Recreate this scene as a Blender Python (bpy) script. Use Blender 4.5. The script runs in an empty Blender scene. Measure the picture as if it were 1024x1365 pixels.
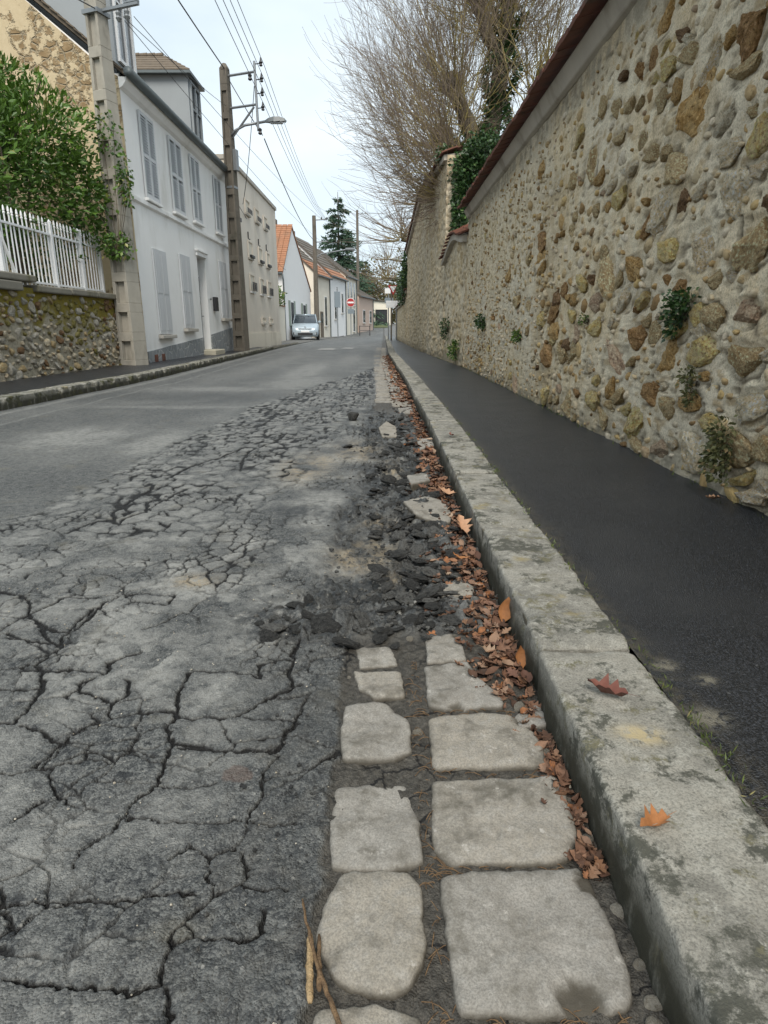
import bpy, bmesh, math, random
import numpy as np
from mathutils import Vector, Matrix, Euler

random.seed(7)
RNG = np.random.default_rng(7)
SC = bpy.context.scene
COL = SC.collection
R = math.radians

# ------------------------------------------------------------------ camera
cam_d = bpy.data.cameras.new('camera')
cam = bpy.data.objects.new('camera', cam_d)
COL.objects.link(cam)
cam.location = (0, 0, 0.80)
cam.rotation_euler = (R(90 - 16.48), 0, 0)
cam_d.sensor_fit = 'HORIZONTAL'
cam_d.sensor_width = 36.0
cam_d.lens = 36.0 * 830 / 1024
cam_d.clip_start = 0.02
cam_d.clip_end = 4000
SC.camera = cam

# ------------------------------------------------------------------ light and exposure
SUN_EL, SUN_AZ = R(50), R(177)          # azimuth clockwise from +Y
wd = bpy.data.worlds.new('World')
SC.world = wd
wd.use_nodes = True
wt = wd.node_tree
wt.nodes.clear()
w_out = wt.nodes.new('ShaderNodeOutputWorld')
w_mix = wt.nodes.new('ShaderNodeMixShader')
w_sky = wt.nodes.new('ShaderNodeTexSky')
w_sky.sky_type = 'NISHITA'
w_sky.sun_disc = False
w_sky.sun_elevation = SUN_EL
w_sky.sun_rotation = SUN_AZ
w_b1 = wt.nodes.new('ShaderNodeBackground')
w_b1.inputs['Strength'].default_value = 0.10
w_b2 = wt.nodes.new('ShaderNodeBackground')
w_b2.inputs['Strength'].default_value = 1.0
w_tc = wt.nodes.new('ShaderNodeTexCoord')
w_map = wt.nodes.new('ShaderNodeMapping')
w_map.inputs['Scale'].default_value = (1.0, 1.0, 2.6)
w_n = wt.nodes.new('ShaderNodeTexNoise')
w_n.inputs['Scale'].default_value = 2.2
w_n.inputs['Detail'].default_value = 6
w_r = wt.nodes.new('ShaderNodeValToRGB')
w_r.color_ramp.elements[0].position = 0.30
w_r.color_ramp.elements[0].color = (0.315, 0.372, 0.41, 1)
w_r.color_ramp.elements[1].position = 0.70
w_r.color_ramp.elements[1].color = (0.462, 0.505, 0.525, 1)
wt.links.new(w_tc.outputs['Generated'], w_map.inputs['Vector'])
wt.links.new(w_map.outputs['Vector'], w_n.inputs['Vector'])
wt.links.new(w_n.outputs['Fac'], w_r.inputs['Fac'])
wt.links.new(w_sky.outputs['Color'], w_b1.inputs['Color'])
wt.links.new(w_r.outputs['Color'], w_b2.inputs['Color'])
w_mix.inputs['Fac'].default_value = 0.92
wt.links.new(w_b1.outputs[0], w_mix.inputs[1])
wt.links.new(w_b2.outputs[0], w_mix.inputs[2])
wt.links.new(w_mix.outputs[0], w_out.inputs['Surface'])

sun_d = bpy.data.lights.new('sun', 'SUN')
sun_d.energy = 1.5
sun_d.angle = R(28)
sun_d.color = (1.0, 0.94, 0.85)
sun = bpy.data.objects.new('sun', sun_d)
COL.objects.link(sun)
sdir = Vector((math.sin(SUN_AZ) * math.cos(SUN_EL), math.cos(SUN_AZ) * math.cos(SUN_EL), math.sin(SUN_EL)))
sun.rotation_euler = (-sdir).to_track_quat('-Z', 'Y').to_euler()

SC.view_settings.view_transform = 'Standard'
SC.view_settings.look = 'None'
SC.view_settings.exposure = 1.22
SC.view_settings.gamma = 1.0
SC.view_settings.use_curve_mapping = False

# ------------------------------------------------------------------ numpy noise
def _h(ix, iy, s):
    n = (ix.astype(np.int64) * 374761393 + iy.astype(np.int64) * 668265263 + int(s) * 1442695041) & 0xffffffff
    n = ((n ^ (n >> 13)) * 1274126177) & 0xffffffff
    n = (n ^ (n >> 16)) & 0xffffffff
    return n / 4294967296.0

def perlin(x, y, s=0):
    xi = np.floor(x); yi = np.floor(y)
    fx = x - xi; fy = y - yi
    u = fx * fx * fx * (fx * (fx * 6 - 15) + 10)
    v = fy * fy * fy * (fy * (fy * 6 - 15) + 10)
    def g(dx, dy):
        a = _h(xi + dx, yi + dy, s) * 6.2831853
        return np.cos(a) * (fx - dx) + np.sin(a) * (fy - dy)
    a = g(0, 0); b = g(1, 0); c = g(0, 1); d = g(1, 1)
    return (a * (1 - u) + b * u) * (1 - v) + (c * (1 - u) + d * u) * v * 1.0

def fbm(x, y, o=4, s=0, gain=0.5):
    t = 0; a = 1.0; f = 1.0
    for k in range(o):
        t = t + a * perlin(x * f + 13.7 * k, y * f - 7.1 * k, s + k)
        a *= gain; f *= 2.03
    return t

def voronoi(x, y, s=0, jit=0.9):
    xi = np.floor(x); yi = np.floor(y)
    f1 = np.full(x.shape, 9.0); f2 = np.full(x.shape, 9.0); idv = np.zeros(x.shape)
    for dx in (-1, 0, 1):
        for dy in (-1, 0, 1):
            cx = xi + dx; cy = yi + dy
            px = cx + 0.5 + jit * (_h(cx, cy, s) - 0.5)
            py = cy + 0.5 + jit * (_h(cx, cy, s + 101) - 0.5)
            d = np.hypot(px - x, py - y)
            near = d < f1
            f2 = np.where(near, f1, np.minimum(f2, d))
            idv = np.where(near, _h(cx, cy, s + 202), idv)
            f1 = np.where(near, d, f1)
    return f1, f2, idv

def sstep(a, b, x):
    t = np.clip((x - a) / (b - a), 0, 1)
    return t * t * (3 - 2 * t)

# ------------------------------------------------------------------ mesh helpers
def link(o, parent=None):
    COL.objects.link(o)
    if parent is not None:
        o.parent = parent
    return o

def tag(o, label=None, cat=None, group=None, kind=None):
    if label: o['label'] = label
    if cat: o['category'] = cat
    if group: o['group'] = group
    if kind: o['kind'] = kind
    return o

def empty(name, loc=(0, 0, 0), rz=0.0, label=None, cat=None, group=None, kind=None):
    o = bpy.data.objects.new(name, None)
    o.empty_display_size = 0.1
    link(o)
    o.location = loc
    o.rotation_euler = (0, 0, rz)
    return tag(o, label, cat, group, kind)

def mesh_np(name, V, F, mat=None, smooth=True, attrs=None):
    """V (n,3); F (m,k) index array with a fixed k."""
    me = bpy.data.meshes.new(name)
    V = np.asarray(V, dtype=np.float32); F = np.asarray(F, dtype=np.int32)
    n, k = F.shape
    me.vertices.add(len(V)); me.vertices.foreach_set('co', V.ravel())
    me.loops.add(n * k); me.loops.foreach_set('vertex_index', F.ravel())
    me.polygons.add(n)
    me.polygons.foreach_set('loop_start', np.arange(0, n * k, k, dtype=np.int32))
    me.polygons.foreach_set('use_smooth', np.full(n, bool(smooth)))
    if attrs:
        for an, av in attrs.items():
            av = np.asarray(av, dtype=np.float32)
            if av.ndim == 1:
                a = me.attributes.new(an, 'FLOAT', 'POINT'); a.data.foreach_set('value', av)
            else:
                a = me.attributes.new(an, 'FLOAT_COLOR', 'POINT')
                c = np.ones((len(av), 4), dtype=np.float32); c[:, :3] = av
                a.data.foreach_set('color', c.ravel())
    me.update(calc_edges=True)
    if mat: me.materials.append(mat)
    return me

def grid_faces(nr, nc):
    i = np.arange(nr * nc).reshape(nr, nc)
    return np.stack([i[:-1, :-1], i[:-1, 1:], i[1:, 1:], i[1:, :-1]], -1).reshape(-1, 4)

def obj(name, me, parent=None, loc=None, rot=None, scale=None):
    o = bpy.data.objects.new(name, me)
    link(o, parent)
    if loc is not None: o.location = loc
    if rot is not None: o.rotation_euler = rot
    if scale is not None: o.scale = scale
    return o

class MB:
    def __init__(s): s.v = []; s.f = []
    def add(s, V, F):
        b = len(s.v)
        s.v += [tuple(map(float, p)) for p in V]
        s.f += [tuple(b + i for i in f) for f in F]
        return s
    def box(s, x0, x1, y0, y1, z0, z1):
        V = [(x0,y0,z0),(x1,y0,z0),(x1,y1,z0),(x0,y1,z0),(x0,y0,z1),(x1,y0,z1),(x1,y1,z1),(x0,y1,z1)]
        return s.add(V, [(0,3,2,1),(4,5,6,7),(0,1,5,4),(1,2,6,5),(2,3,7,6),(3,0,4,7)])
    def frustum(s, a, b):
        """two quads (4 points each) joined"""
        return s.add(list(a) + list(b), [(3,2,1,0),(4,5,6,7),(0,1,5,4),(1,2,6,5),(2,3,7,6),(3,0,4,7)])
    def prism(s, poly, axis, a, b):
        """poly of 2D points extruded along axis ('x': (y,z), 'y': (x,z), 'z': (x,y))"""
        n = len(poly)
        def P(p, t):
            return (t, p[0], p[1]) if axis == 'x' else (p[0], t, p[1]) if axis == 'y' else (p[0], p[1], t)
        V = [P(p, a) for p in poly] + [P(p, b) for p in poly]
        F = [tuple(range(n))[::-1], tuple(range(n, 2 * n))] + [(i, (i + 1) % n, n + (i + 1) % n, n + i) for i in range(n)]
        return s.add(V, F)
    def tube(s, path, r, n=8, caps=True):
        path = [Vector(p) for p in path]
        rs = r if isinstance(r, (list, tuple)) else [r] * len(path)
        V = []; F = []
        up = None
        for i, p in enumerate(path):
            t = (path[min(i + 1, len(path) - 1)] - path[max(i - 1, 0)]).normalized()
            if up is None:
                up = Vector((0, 0, 1)) if abs(t.z) < 0.9 else Vector((0, 1, 0))
            a = t.cross(up).normalized(); b = a.cross(t).normalized(); up = b
            for k in range(n):
                w = 2 * math.pi * k / n
                V.append(p + (a * math.cos(w) + b * math.sin(w)) * rs[i])
        for i in range(len(path) - 1):
            for k in range(n):
                F.append((i*n+k, i*n+(k+1) % n, (i+1)*n+(k+1) % n, (i+1)*n+k))
        if caps:
            F.append(tuple(range(n))[::-1]); F.append(tuple((len(path)-1)*n+k for k in range(n)))
        return s.add(V, F)
    def lathe(s, prof, n=16, c=(0, 0, 0), axis='z'):
        V = []; F = []
        for (r, h) in prof:
            for k in range(n):
                w = 2 * math.pi * k / n
                q = (r * math.cos(w), r * math.sin(w), h)
                if axis == 'x': q = (q[2], q[0], q[1])
                if axis == 'y': q = (q[0], q[2], q[1])
                V.append((c[0] + q[0], c[1] + q[1], c[2] + q[2]))
        m = len(prof)
        for i in range(m - 1):
            for k in range(n):
                F.append((i*n+k, i*n+(k+1) % n, (i+1)*n+(k+1) % n, (i+1)*n+k))
        F.append(tuple(range(n))[::-1]); F.append(tuple((m-1)*n+k for k in range(n)))
        return s.add(V, F)
    def mesh(s, name, mat=None, smooth=False, bevel=0.0, seg=1):
        me = bpy.data.meshes.new(name)
        me.from_pydata(s.v, [], s.f)
        bm = bmesh.new(); bm.from_mesh(me)
        bmesh.ops.recalc_face_normals(bm, faces=bm.faces)
        if bevel > 0:
            bmesh.ops.bevel(bm, geom=[e for e in bm.edges if len(e.link_faces) == 2 and e.calc_face_angle(0) > 0.6],
                            offset=bevel, segments=seg, affect='EDGES', profile=0.5)
        bm.to_mesh(me); bm.free()
        if smooth:
            me.polygons.foreach_set('use_smooth', [True] * len(me.polygons))
        if mat: me.materials.append(mat)
        return me
    def build(s, name, mat=None, parent=None, smooth=False, bevel=0.0, seg=1, loc=None, rot=None):
        return obj(name, s.mesh(name, mat, smooth, bevel, seg), parent, loc, rot)

def tubes_np(paths, radii, sides=3):
    """paths (N,K,3), radii (N,K) -> V, F (quads), t attribute along each path"""
    N, K, _ = paths.shape
    tan = np.gradient(paths, axis=1)
    tan /= np.linalg.norm(tan, axis=2, keepdims=True) + 1e-9
    ref = np.where(np.abs(tan[:, :1, 2:3]) > 0.9, np.array([[[1.0, 0, 0]]]), np.array([[[0, 0, 1.0]]]))
    a = np.cross(tan, np.broadcast_to(ref, tan.shape)); a /= np.linalg.norm(a, axis=2, keepdims=True) + 1e-9
    b = np.cross(a, tan)
    rings = []
    for k in range(sides):
        w = 2 * math.pi * k / sides
        rings.append(paths + (a * math.cos(w) + b * math.sin(w)) * radii[..., None])
    V = np.stack(rings, 2)                       # N,K,sides,3
    idx = np.arange(N * K * sides).reshape(N, K, sides)
    F = []
    for k in range(sides):
        k2 = (k + 1) % sides
        F.append(np.stack([idx[:, :-1, k], idx[:, :-1, k2], idx[:, 1:, k2], idx[:, 1:, k]], -1).reshape(-1, 4))
    t = np.broadcast_to(np.linspace(0, 1, K)[None, :, None], (N, K, sides)).ravel()
    return V.reshape(-1, 3), np.concatenate(F), t

def leaves_np(P, D, size, rng, width=0.45, fold=0.25):
    """a folded leaf (two quads halves as 4 verts + mid verts) at each point P, pointing along D"""
    n = len(P)
    D = D / (np.linalg.norm(D, axis=1, keepdims=True) + 1e-9)
    r = rng.normal(size=(n, 3)); S = np.cross(D, r); S /= np.linalg.norm(S, axis=1, keepdims=True) + 1e-9
    U = np.cross(S, D)
    L = size[:, None]; w = L * width
    v0 = P
    v1 = P + D * L * 0.45 + S * w * 0.5 + U * w * fold
    v2 = P + D * L
    v3 = P + D * L * 0.45 - S * w * 0.5 + U * w * fold
    vm = P + D * L * 0.5
    V = np.stack([v0, v1, v2, v3, vm], 1).reshape(-1, 3)
    b = np.arange(n)[:, None] * 5
    F = np.concatenate([b + np.array([[0, 4, 1]]), b + np.array([[1, 4, 2]]), b + np.array([[0, 3, 4]]), b + np.array([[3, 2, 4]])])
    rnd = np.repeat(rng.random(n), 5)
    return V, F, rnd

# ------------------------------------------------------------------ material helpers
class NT:
    def __init__(s, name):
        s.m = bpy.data.materials.new(name); s.m.use_nodes = True
        s.t = s.m.node_tree; s.b = s.t.nodes['Principled BSDF']
        s._p = None
    def n(s, ty, **kw):
        nd = s.t.nodes.new(ty)
        for k, v in kw.items(): setattr(nd, k, v)
        return nd
    def put(s, sock, v):
        if isinstance(v, bpy.types.NodeSocket): s.t.links.new(v, sock)
        elif v is not None:
            if isinstance(v, (tuple, list)) and len(v) == 3 and sock.type == 'RGBA': v = (*v, 1)
            sock.default_value = v
    def pos(s):
        if s._p is None: s._p = s.n('ShaderNodeNewGeometry').outputs['Position']
        return s._p
    def objc(s): return s.n('ShaderNodeTexCoord').outputs['Object']
    def rand(s): return s.n('ShaderNodeObjectInfo').outputs['Random']
    def attr(s, name, comp=None):
        a = s.n('ShaderNodeAttribute'); a.attribute_name = name
        if comp is None: return a.outputs['Fac']
        if comp == 'c': return a.outputs['Color']
        sp = s.n('ShaderNodeSeparateColor'); s.t.links.new(a.outputs['Color'], sp.inputs[0])
        return sp.outputs[comp]
    def mapping(s, vec, scale=(1, 1, 1), loc=None):
        m = s.n('ShaderNodeMapping'); s.put(m.inputs['Vector'], vec); m.inputs['Scale'].default_value = scale
        if loc is not None: s.put(m.inputs['Location'], loc)
        return m.outputs[0]
    def noise(s, scale, detail=4, rough=0.55, vec=None, w=None, dist=0.0):
        nd = s.n('ShaderNodeTexNoise')
        if w is not None: nd.noise_dimensions = '4D'; s.put(nd.inputs['W'], w)
        s.put(nd.inputs['Vector'], vec if vec is not None else s.pos())
        nd.inputs['Scale'].default_value = scale; nd.inputs['Detail'].default_value = detail
        nd.inputs['Roughness'].default_value = rough; nd.inputs['Distortion'].default_value = dist
        return nd.outputs['Fac']
    def vor(s, scale, feature='F1', vec=None, out='Distance'):
        nd = s.n('ShaderNodeTexVoronoi'); nd.feature = feature
        s.put(nd.inputs['Vector'], vec if vec is not None else s.pos()); nd.inputs['Scale'].default_value = scale
        return nd.outputs[out]
    def ramp(s, fac, a, b):
        m = s.n('ShaderNodeMapRange'); m.interpolation_type = 'SMOOTHSTEP'
        s.put(m.inputs['Value'], fac); m.inputs['From Min'].default_value = a; m.inputs['From Max'].default_value = b
        return m.outputs[0]
    def cramp(s, fac, stops):
        r = s.n('ShaderNodeValToRGB'); s.put(r.inputs['Fac'], fac)
        e = r.color_ramp.elements
        while len(e) < len(stops): e.new(0.5)
        for i, (p, c) in enumerate(stops): e[i].position = p; e[i].color = (*c, 1)
        return r.outputs['Color']
    def mix(s, fac, a, b, mode='MIX'):
        m = s.n('ShaderNodeMix'); m.data_type = 'RGBA'; m.blend_type = mode
        s.put(m.inputs[0], fac); s.put(m.inputs[6], a); s.put(m.inputs[7], b)
        return m.outputs[2]
    def math(s, op, a, b=None, c=None):
        m = s.n('ShaderNodeMath'); m.operation = op
        s.put(m.inputs[0], a); s.put(m.inputs[1], b)
        if c is not None: s.put(m.inputs[2], c)
        return m.outputs[0]
    def bump(s, h, strength=0.5, dist=0.01, nrm=None):
        b = s.n('ShaderNodeBump'); b.inputs['Strength'].default_value = strength; b.inputs['Distance'].default_value = dist
        s.put(b.inputs['Height'], h)
        if nrm is not None: s.put(b.inputs['Normal'], nrm)
        return b.outputs[0]
    def out(s, col=None, rough=None, nrm=None, spec=None, metal=None):
        if col is not None: s.put(s.b.inputs['Base Color'], col)
        if rough is not None: s.put(s.b.inputs['Roughness'], rough)
        if nrm is not None: s.put(s.b.inputs['Normal'], nrm)
        if spec is not None: s.put(s.b.inputs['Specular IOR Level'], spec)
        if metal is not None: s.put(s.b.inputs['Metallic'], metal)
        return s.m

def simple(name, col, rough=0.7, var=0.15, scale=6.0, bump=0.15, metal=None, spec=None, dirt=None, dscale=1.2):
    t = NT(name)
    n = t.noise(scale, 5, 0.6)
    c = t.mix(n, tuple(x * (1 - var) for x in col), tuple(min(1, x * (1 + var)) for x in col))
    if dirt:
        d = t.ramp(t.noise(dscale, 6, 0.65, vec=t.mapping(t.pos(), (1, 1, 0.35))), 0.48, 0.75)
        c = t.mix(d, c, dirt)
    nr = t.bump(t.noise(scale * 12, 4, 0.6), bump, 0.004) if bump else None
    return t.out(c, rough, nr, spec, metal)
CRACKS_NEAR = [
    (-0.719,0.978,-0.683,0.987,-0.66,1.004,-0.643,1.064,-0.642,1.093),
    (-0.66,1.004,-0.632,1.0,-0.609,1.031,-0.572,1.049,-0.519,1.054,-0.459,1.059,-0.427,1.093),
    (-0.635,1.0,-0.606,0.95,-0.586,0.926,-0.538,0.9),
    (-0.427,1.093,-0.424,0.991,-0.422,0.954,-0.44,0.911,-0.448,0.878,-0.464,0.841,-0.478,0.815,-0.488,0.791,-0.482,0.767),
    (-0.441,0.873,-0.393,0.871,-0.343,0.864,-0.297,0.864,-0.239,0.864,-0.196,0.858,-0.149,0.858),
    (-0.422,0.954,-0.364,0.95,-0.309,0.954),
    (-0.207,1.036,-0.224,0.983,-0.219,0.926,-0.235,0.871,-0.231,0.828,-0.24,0.803,-0.271,0.788,-0.266,0.75,-0.257,0.726),
    (-0.413,1.059,-0.335,1.054,-0.285,1.049,-0.243,1.049,-0.207,1.036),
    (-0.271,0.788,-0.318,0.815,-0.338,0.785),
    (-0.225,0.8,-0.212,0.761,-0.22,0.734,-0.254,0.723,-0.272,0.705,-0.28,0.683,-0.296,0.664,-0.287,0.638,-0.289,0.612,-0.283,0.596),
    (-0.559,0.709,-0.523,0.708,-0.481,0.713,-0.427,0.713,-0.382,0.713,-0.331,0.723,-0.277,0.723),
    (-0.22,0.734,-0.178,0.729,-0.141,0.729),
    (-0.287,0.638,-0.265,0.653,-0.231,0.651,-0.181,0.653,-0.166,0.664,-0.172,0.698),
    (-0.22,0.958,-0.188,0.974,-0.145,1.0),
    (-0.485,0.596,-0.431,0.592,-0.369,0.585,-0.312,0.577,-0.282,0.592),
    (-0.28,0.683,-0.256,0.653),
    (-0.276,0.585,-0.264,0.555,-0.265,0.541),
    (-0.634,0.861,-0.61,0.915),
    (-0.515,0.655,-0.506,0.693),
]
CRACKS_MID = [
    (-0.653,1.072,-0.674,1.006),
    (-0.653,1.072,-0.63,1.131,-0.587,1.162,-0.53,1.178,-0.462,1.183,-0.448,1.162),
    (-0.653,1.072,-0.703,1.106,-0.766,1.131),
    (-0.448,1.162,-0.451,1.121,-0.426,1.072,-0.425,1.019,-0.42,1.002),
    (-0.448,1.162,-0.385,1.162,-0.327,1.156,-0.291,1.194,-0.241,1.246,-0.212,1.276,-0.197,1.288),
    (-0.448,1.162,-0.469,1.217,-0.472,1.288,-0.472,1.347,-0.394,1.347,-0.342,1.341,-0.297,1.327,-0.315,1.382,-0.236,1.396),
    (-0.587,1.162,-0.609,1.205,-0.644,1.234,-0.708,1.27,-0.72,1.288,-0.693,1.314),
    (-0.609,1.205,-0.591,1.234,-0.599,1.288,-0.616,1.314),
    (-0.784,1.136,-0.788,1.194,-0.786,1.252,-0.799,1.288,-0.826,1.347,-0.866,1.375,-0.931,1.361,-0.941,1.354),
    (-0.826,1.347,-0.776,1.354,-0.719,1.341,-0.673,1.341,-0.687,1.389,-0.629,1.441),
    (-0.866,1.375,-0.845,1.464,-0.869,1.52,-0.85,1.608,-0.855,1.715,-0.851,1.747),
    (-0.845,1.464,-0.912,1.52,-1.006,1.627,-1.035,1.665,-1.053,1.599,-1.059,1.554),
    (-1.035,1.665,-1.072,1.726,-1.13,1.79,-1.216,1.836),
    (-1.032,1.675,-1.01,1.726,-1.001,1.779,-0.869,1.768),
    (-0.789,1.27,-0.888,1.264),
    (-0.812,1.136,-0.784,1.136),
    (-0.81,1.801,-0.65,1.79,-0.656,1.726,-0.766,1.736),
    (-0.663,1.554,-0.62,1.617,-0.593,1.665),
    (-0.426,1.072,-0.357,1.059,-0.278,1.045,-0.21,1.054,-0.186,1.136),
    (-0.227,1.52,-0.231,1.411,-0.23,1.327,-0.212,1.276),
    (-0.303,1.162,-0.181,1.146),
    (-1.006,1.627,-0.939,1.572,-0.874,1.554,-0.868,1.705),
    (-1.023,1.52,-0.939,1.496,-0.86,1.488),
]
CRACKS_FAR = [
    (-1.202,3.334,-1.171,3.633,-1.107,3.847,-1.05,3.987,-0.984,4.298),
    (-1.292,2.413,-1.275,2.532,-1.244,2.574,-1.186,2.617,-1.23,2.708,-1.222,2.909,-1.194,3.108,-1.246,3.234),
    (-1.138,2.532,-1.134,2.617,-1.078,2.708,-1.132,2.856,-1.052,2.909,-1.012,3.108),
    (-0.839,3.554,-0.896,3.893,-0.92,4.189,-0.798,4.532,-0.771,4.932),
]
SETTS = [
    (0.086,0.746,0.147,0.758,0.309,0.762,0.315,0.6,0.297,0.559,0.19,0.554,0.092,0.556,0.09,0.62),
    (0.09,0.961,0.325,0.971,0.313,0.805,0.268,0.779,0.103,0.776,0.082,0.805),
    (0.098,1.157,0.208,1.171,0.301,1.149,0.314,1.024,0.305,1.002,0.097,0.998),
    (0.102,1.364,0.206,1.386,0.228,1.306,0.264,1.228,0.265,1.199,0.145,1.185,0.1,1.199),
    (0.114,1.52,0.202,1.546,0.208,1.401,0.109,1.386),
    (-0.06,0.762,0.038,0.762,0.056,0.729,0.054,0.62,0.032,0.591,0.008,0.577,-0.059,0.591,-0.092,0.646,-0.084,0.71),
    (-0.088,0.951,0.039,0.961,0.059,0.869,0.059,0.779,0.009,0.765,-0.078,0.769,-0.089,0.836),
    (-0.083,1.199,-0.003,1.205,0.053,1.144,0.053,1.046,0.012,1.019,-0.078,1.019,-0.088,1.093),
    (-0.073,1.347,0.042,1.34,0.048,1.234,-0.02,1.228,-0.059,1.274),
    (-0.073,1.462,0.016,1.47,0.034,1.375,-0.059,1.364),
    (-0.08,0.559,-0.011,0.565,0.044,0.554,0.048,0.483,0.038,0.456,-0.074,0.456,-0.091,0.498),
    (0.089,0.537,0.186,0.539,0.303,0.539,0.32,0.476,0.318,0.456,0.086,0.456),
    (0.092,2.836,0.196,2.958,0.282,2.889,0.303,2.675,0.282,2.541,0.202,2.541,0.142,2.617),
    (0.127,3.429,0.241,3.485,0.245,3.235,0.141,3.153),
    (0.165,1.869,0.246,1.893,0.289,1.85,0.275,1.78,0.182,1.78),
    (-0.043,5.073,0.02,5.405,0.1,5.193,0.104,4.743,-0.011,4.709),
    (0.243,4.545,0.355,4.642,0.359,4.334,0.246,4.193),
    (0.139,6.449,0.283,6.576,0.29,6.042,0.158,5.988),
    (0.269,1.149,0.312,1.199,0.352,1.213,0.363,1.171,0.341,1.131,0.288,1.123),
]
WALL_STONES = [
(2.84,1.90,0.105,0.098,'b'), (3.24,1.71,0.180,0.118,'o'), (2.83,1.77,0.117,0.042,'t'), (3.83,2.16,0.075,0.049,'b'), (3.39,2.02,0.117,0.047,'t'), (4.02,2.18,0.065,0.044,'b'), (3.14,1.91,0.093,0.056,'l'), (2.65,1.48,0.069,0.079,'y'), (2.82,1.35,0.129,0.091,'l'), (2.95,1.63,0.078,0.033,'g'), (2.90,1.50,0.102,0.051,'l'), (3.51,1.36,0.191,0.081,'l'), (3.66,1.34,0.094,0.054,'b'), (3.27,1.38,0.074,0.072,'d'), (3.09,1.38,0.073,0.026,'l'), (3.39,1.54,0.132,0.077,'t'), (3.36,1.16,0.142,0.065,'y'), (3.02,1.16,0.136,0.097,'l'), (2.58,1.12,0.115,0.091,'t'), (4.53,1.73,0.110,0.042,'o'), (4.25,1.89,0.122,0.044,'t'), (3.88,1.79,0.068,0.044,'t'), (3.71,1.68,0.094,0.046,'t'), (3.53,1.64,0.056,0.044,'t'), (3.99,1.67,0.097,0.046,'l'), (4.28,1.65,0.112,0.040,'l'), (4.38,2.10,0.085,0.040,'t'), (4.13,2.04,0.095,0.037,'t'), (3.65,1.92,0.064,0.052,'t'), (3.47,1.89,0.053,0.059,'o'), (6.14,1.47,0.327,0.158,'o'), (6.31,2.17,0.274,0.085,'o'), (3.80,1.13,0.218,0.057,'o'), (4.26,1.12,0.188,0.102,'t'), (3.91,0.95,0.135,0.056,'l'), (4.44,0.97,0.175,0.058,'p'), (3.60,0.95,0.083,0.039,'y'), (4.34,0.78,0.200,0.053,'y'), (3.93,0.60,0.231,0.093,'p'), (3.43,0.77,0.125,0.050,'t'), (3.21,0.65,0.119,0.079,'o'), (2.60,0.86,0.109,0.054,'p'), (2.52,0.68,0.110,0.065,'t'), (2.83,0.69,0.165,0.067,'y'), (3.37,0.47,0.153,0.058,'b'), (4.25,0.34,0.137,0.058,'y'), (3.81,0.40,0.097,0.039,'t'), (3.53,0.27,0.192,0.070,'y'), (3.46,0.17,0.123,0.032,'t'), (3.17,0.21,0.112,0.059,'p'), (2.81,0.26,0.122,0.086,'l'), (2.44,0.50,0.121,0.067,'l'), (2.90,0.46,0.107,0.053,'o'), (2.72,0.41,0.076,0.038,'y'), (4.04,0.24,0.139,0.061,'t'), (3.13,0.40,0.083,0.058,'t'), (2.31,0.17,0.118,0.039,'l'), (2.26,0.23,0.049,0.027,'l'), (2.31,0.36,0.060,0.049,'t'), (5.47,1.00,0.169,0.090,'d'), (5.63,0.23,0.293,0.103,'y'), (5.56,0.54,0.256,0.119,'b'), (5.96,0.86,0.230,0.059,'y'), (5.98,1.32,0.284,0.045,'o'), (6.08,1.56,0.261,0.071,'b'), (5.49,0.90,0.171,0.073,'b'), (5.39,0.78,0.142,0.060,'o'), (5.48,0.70,0.172,0.049,'y'), (5.62,0.10,0.187,0.032,'o'), (6.85,0.22,0.274,0.070,'p'), (5.89,0.85,0.141,0.046,'y'), (6.47,1.02,0.236,0.057,'t'), (6.99,1.08,0.157,0.076,'t'), (7.56,1.34,0.228,0.066,'o')
]

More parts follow.
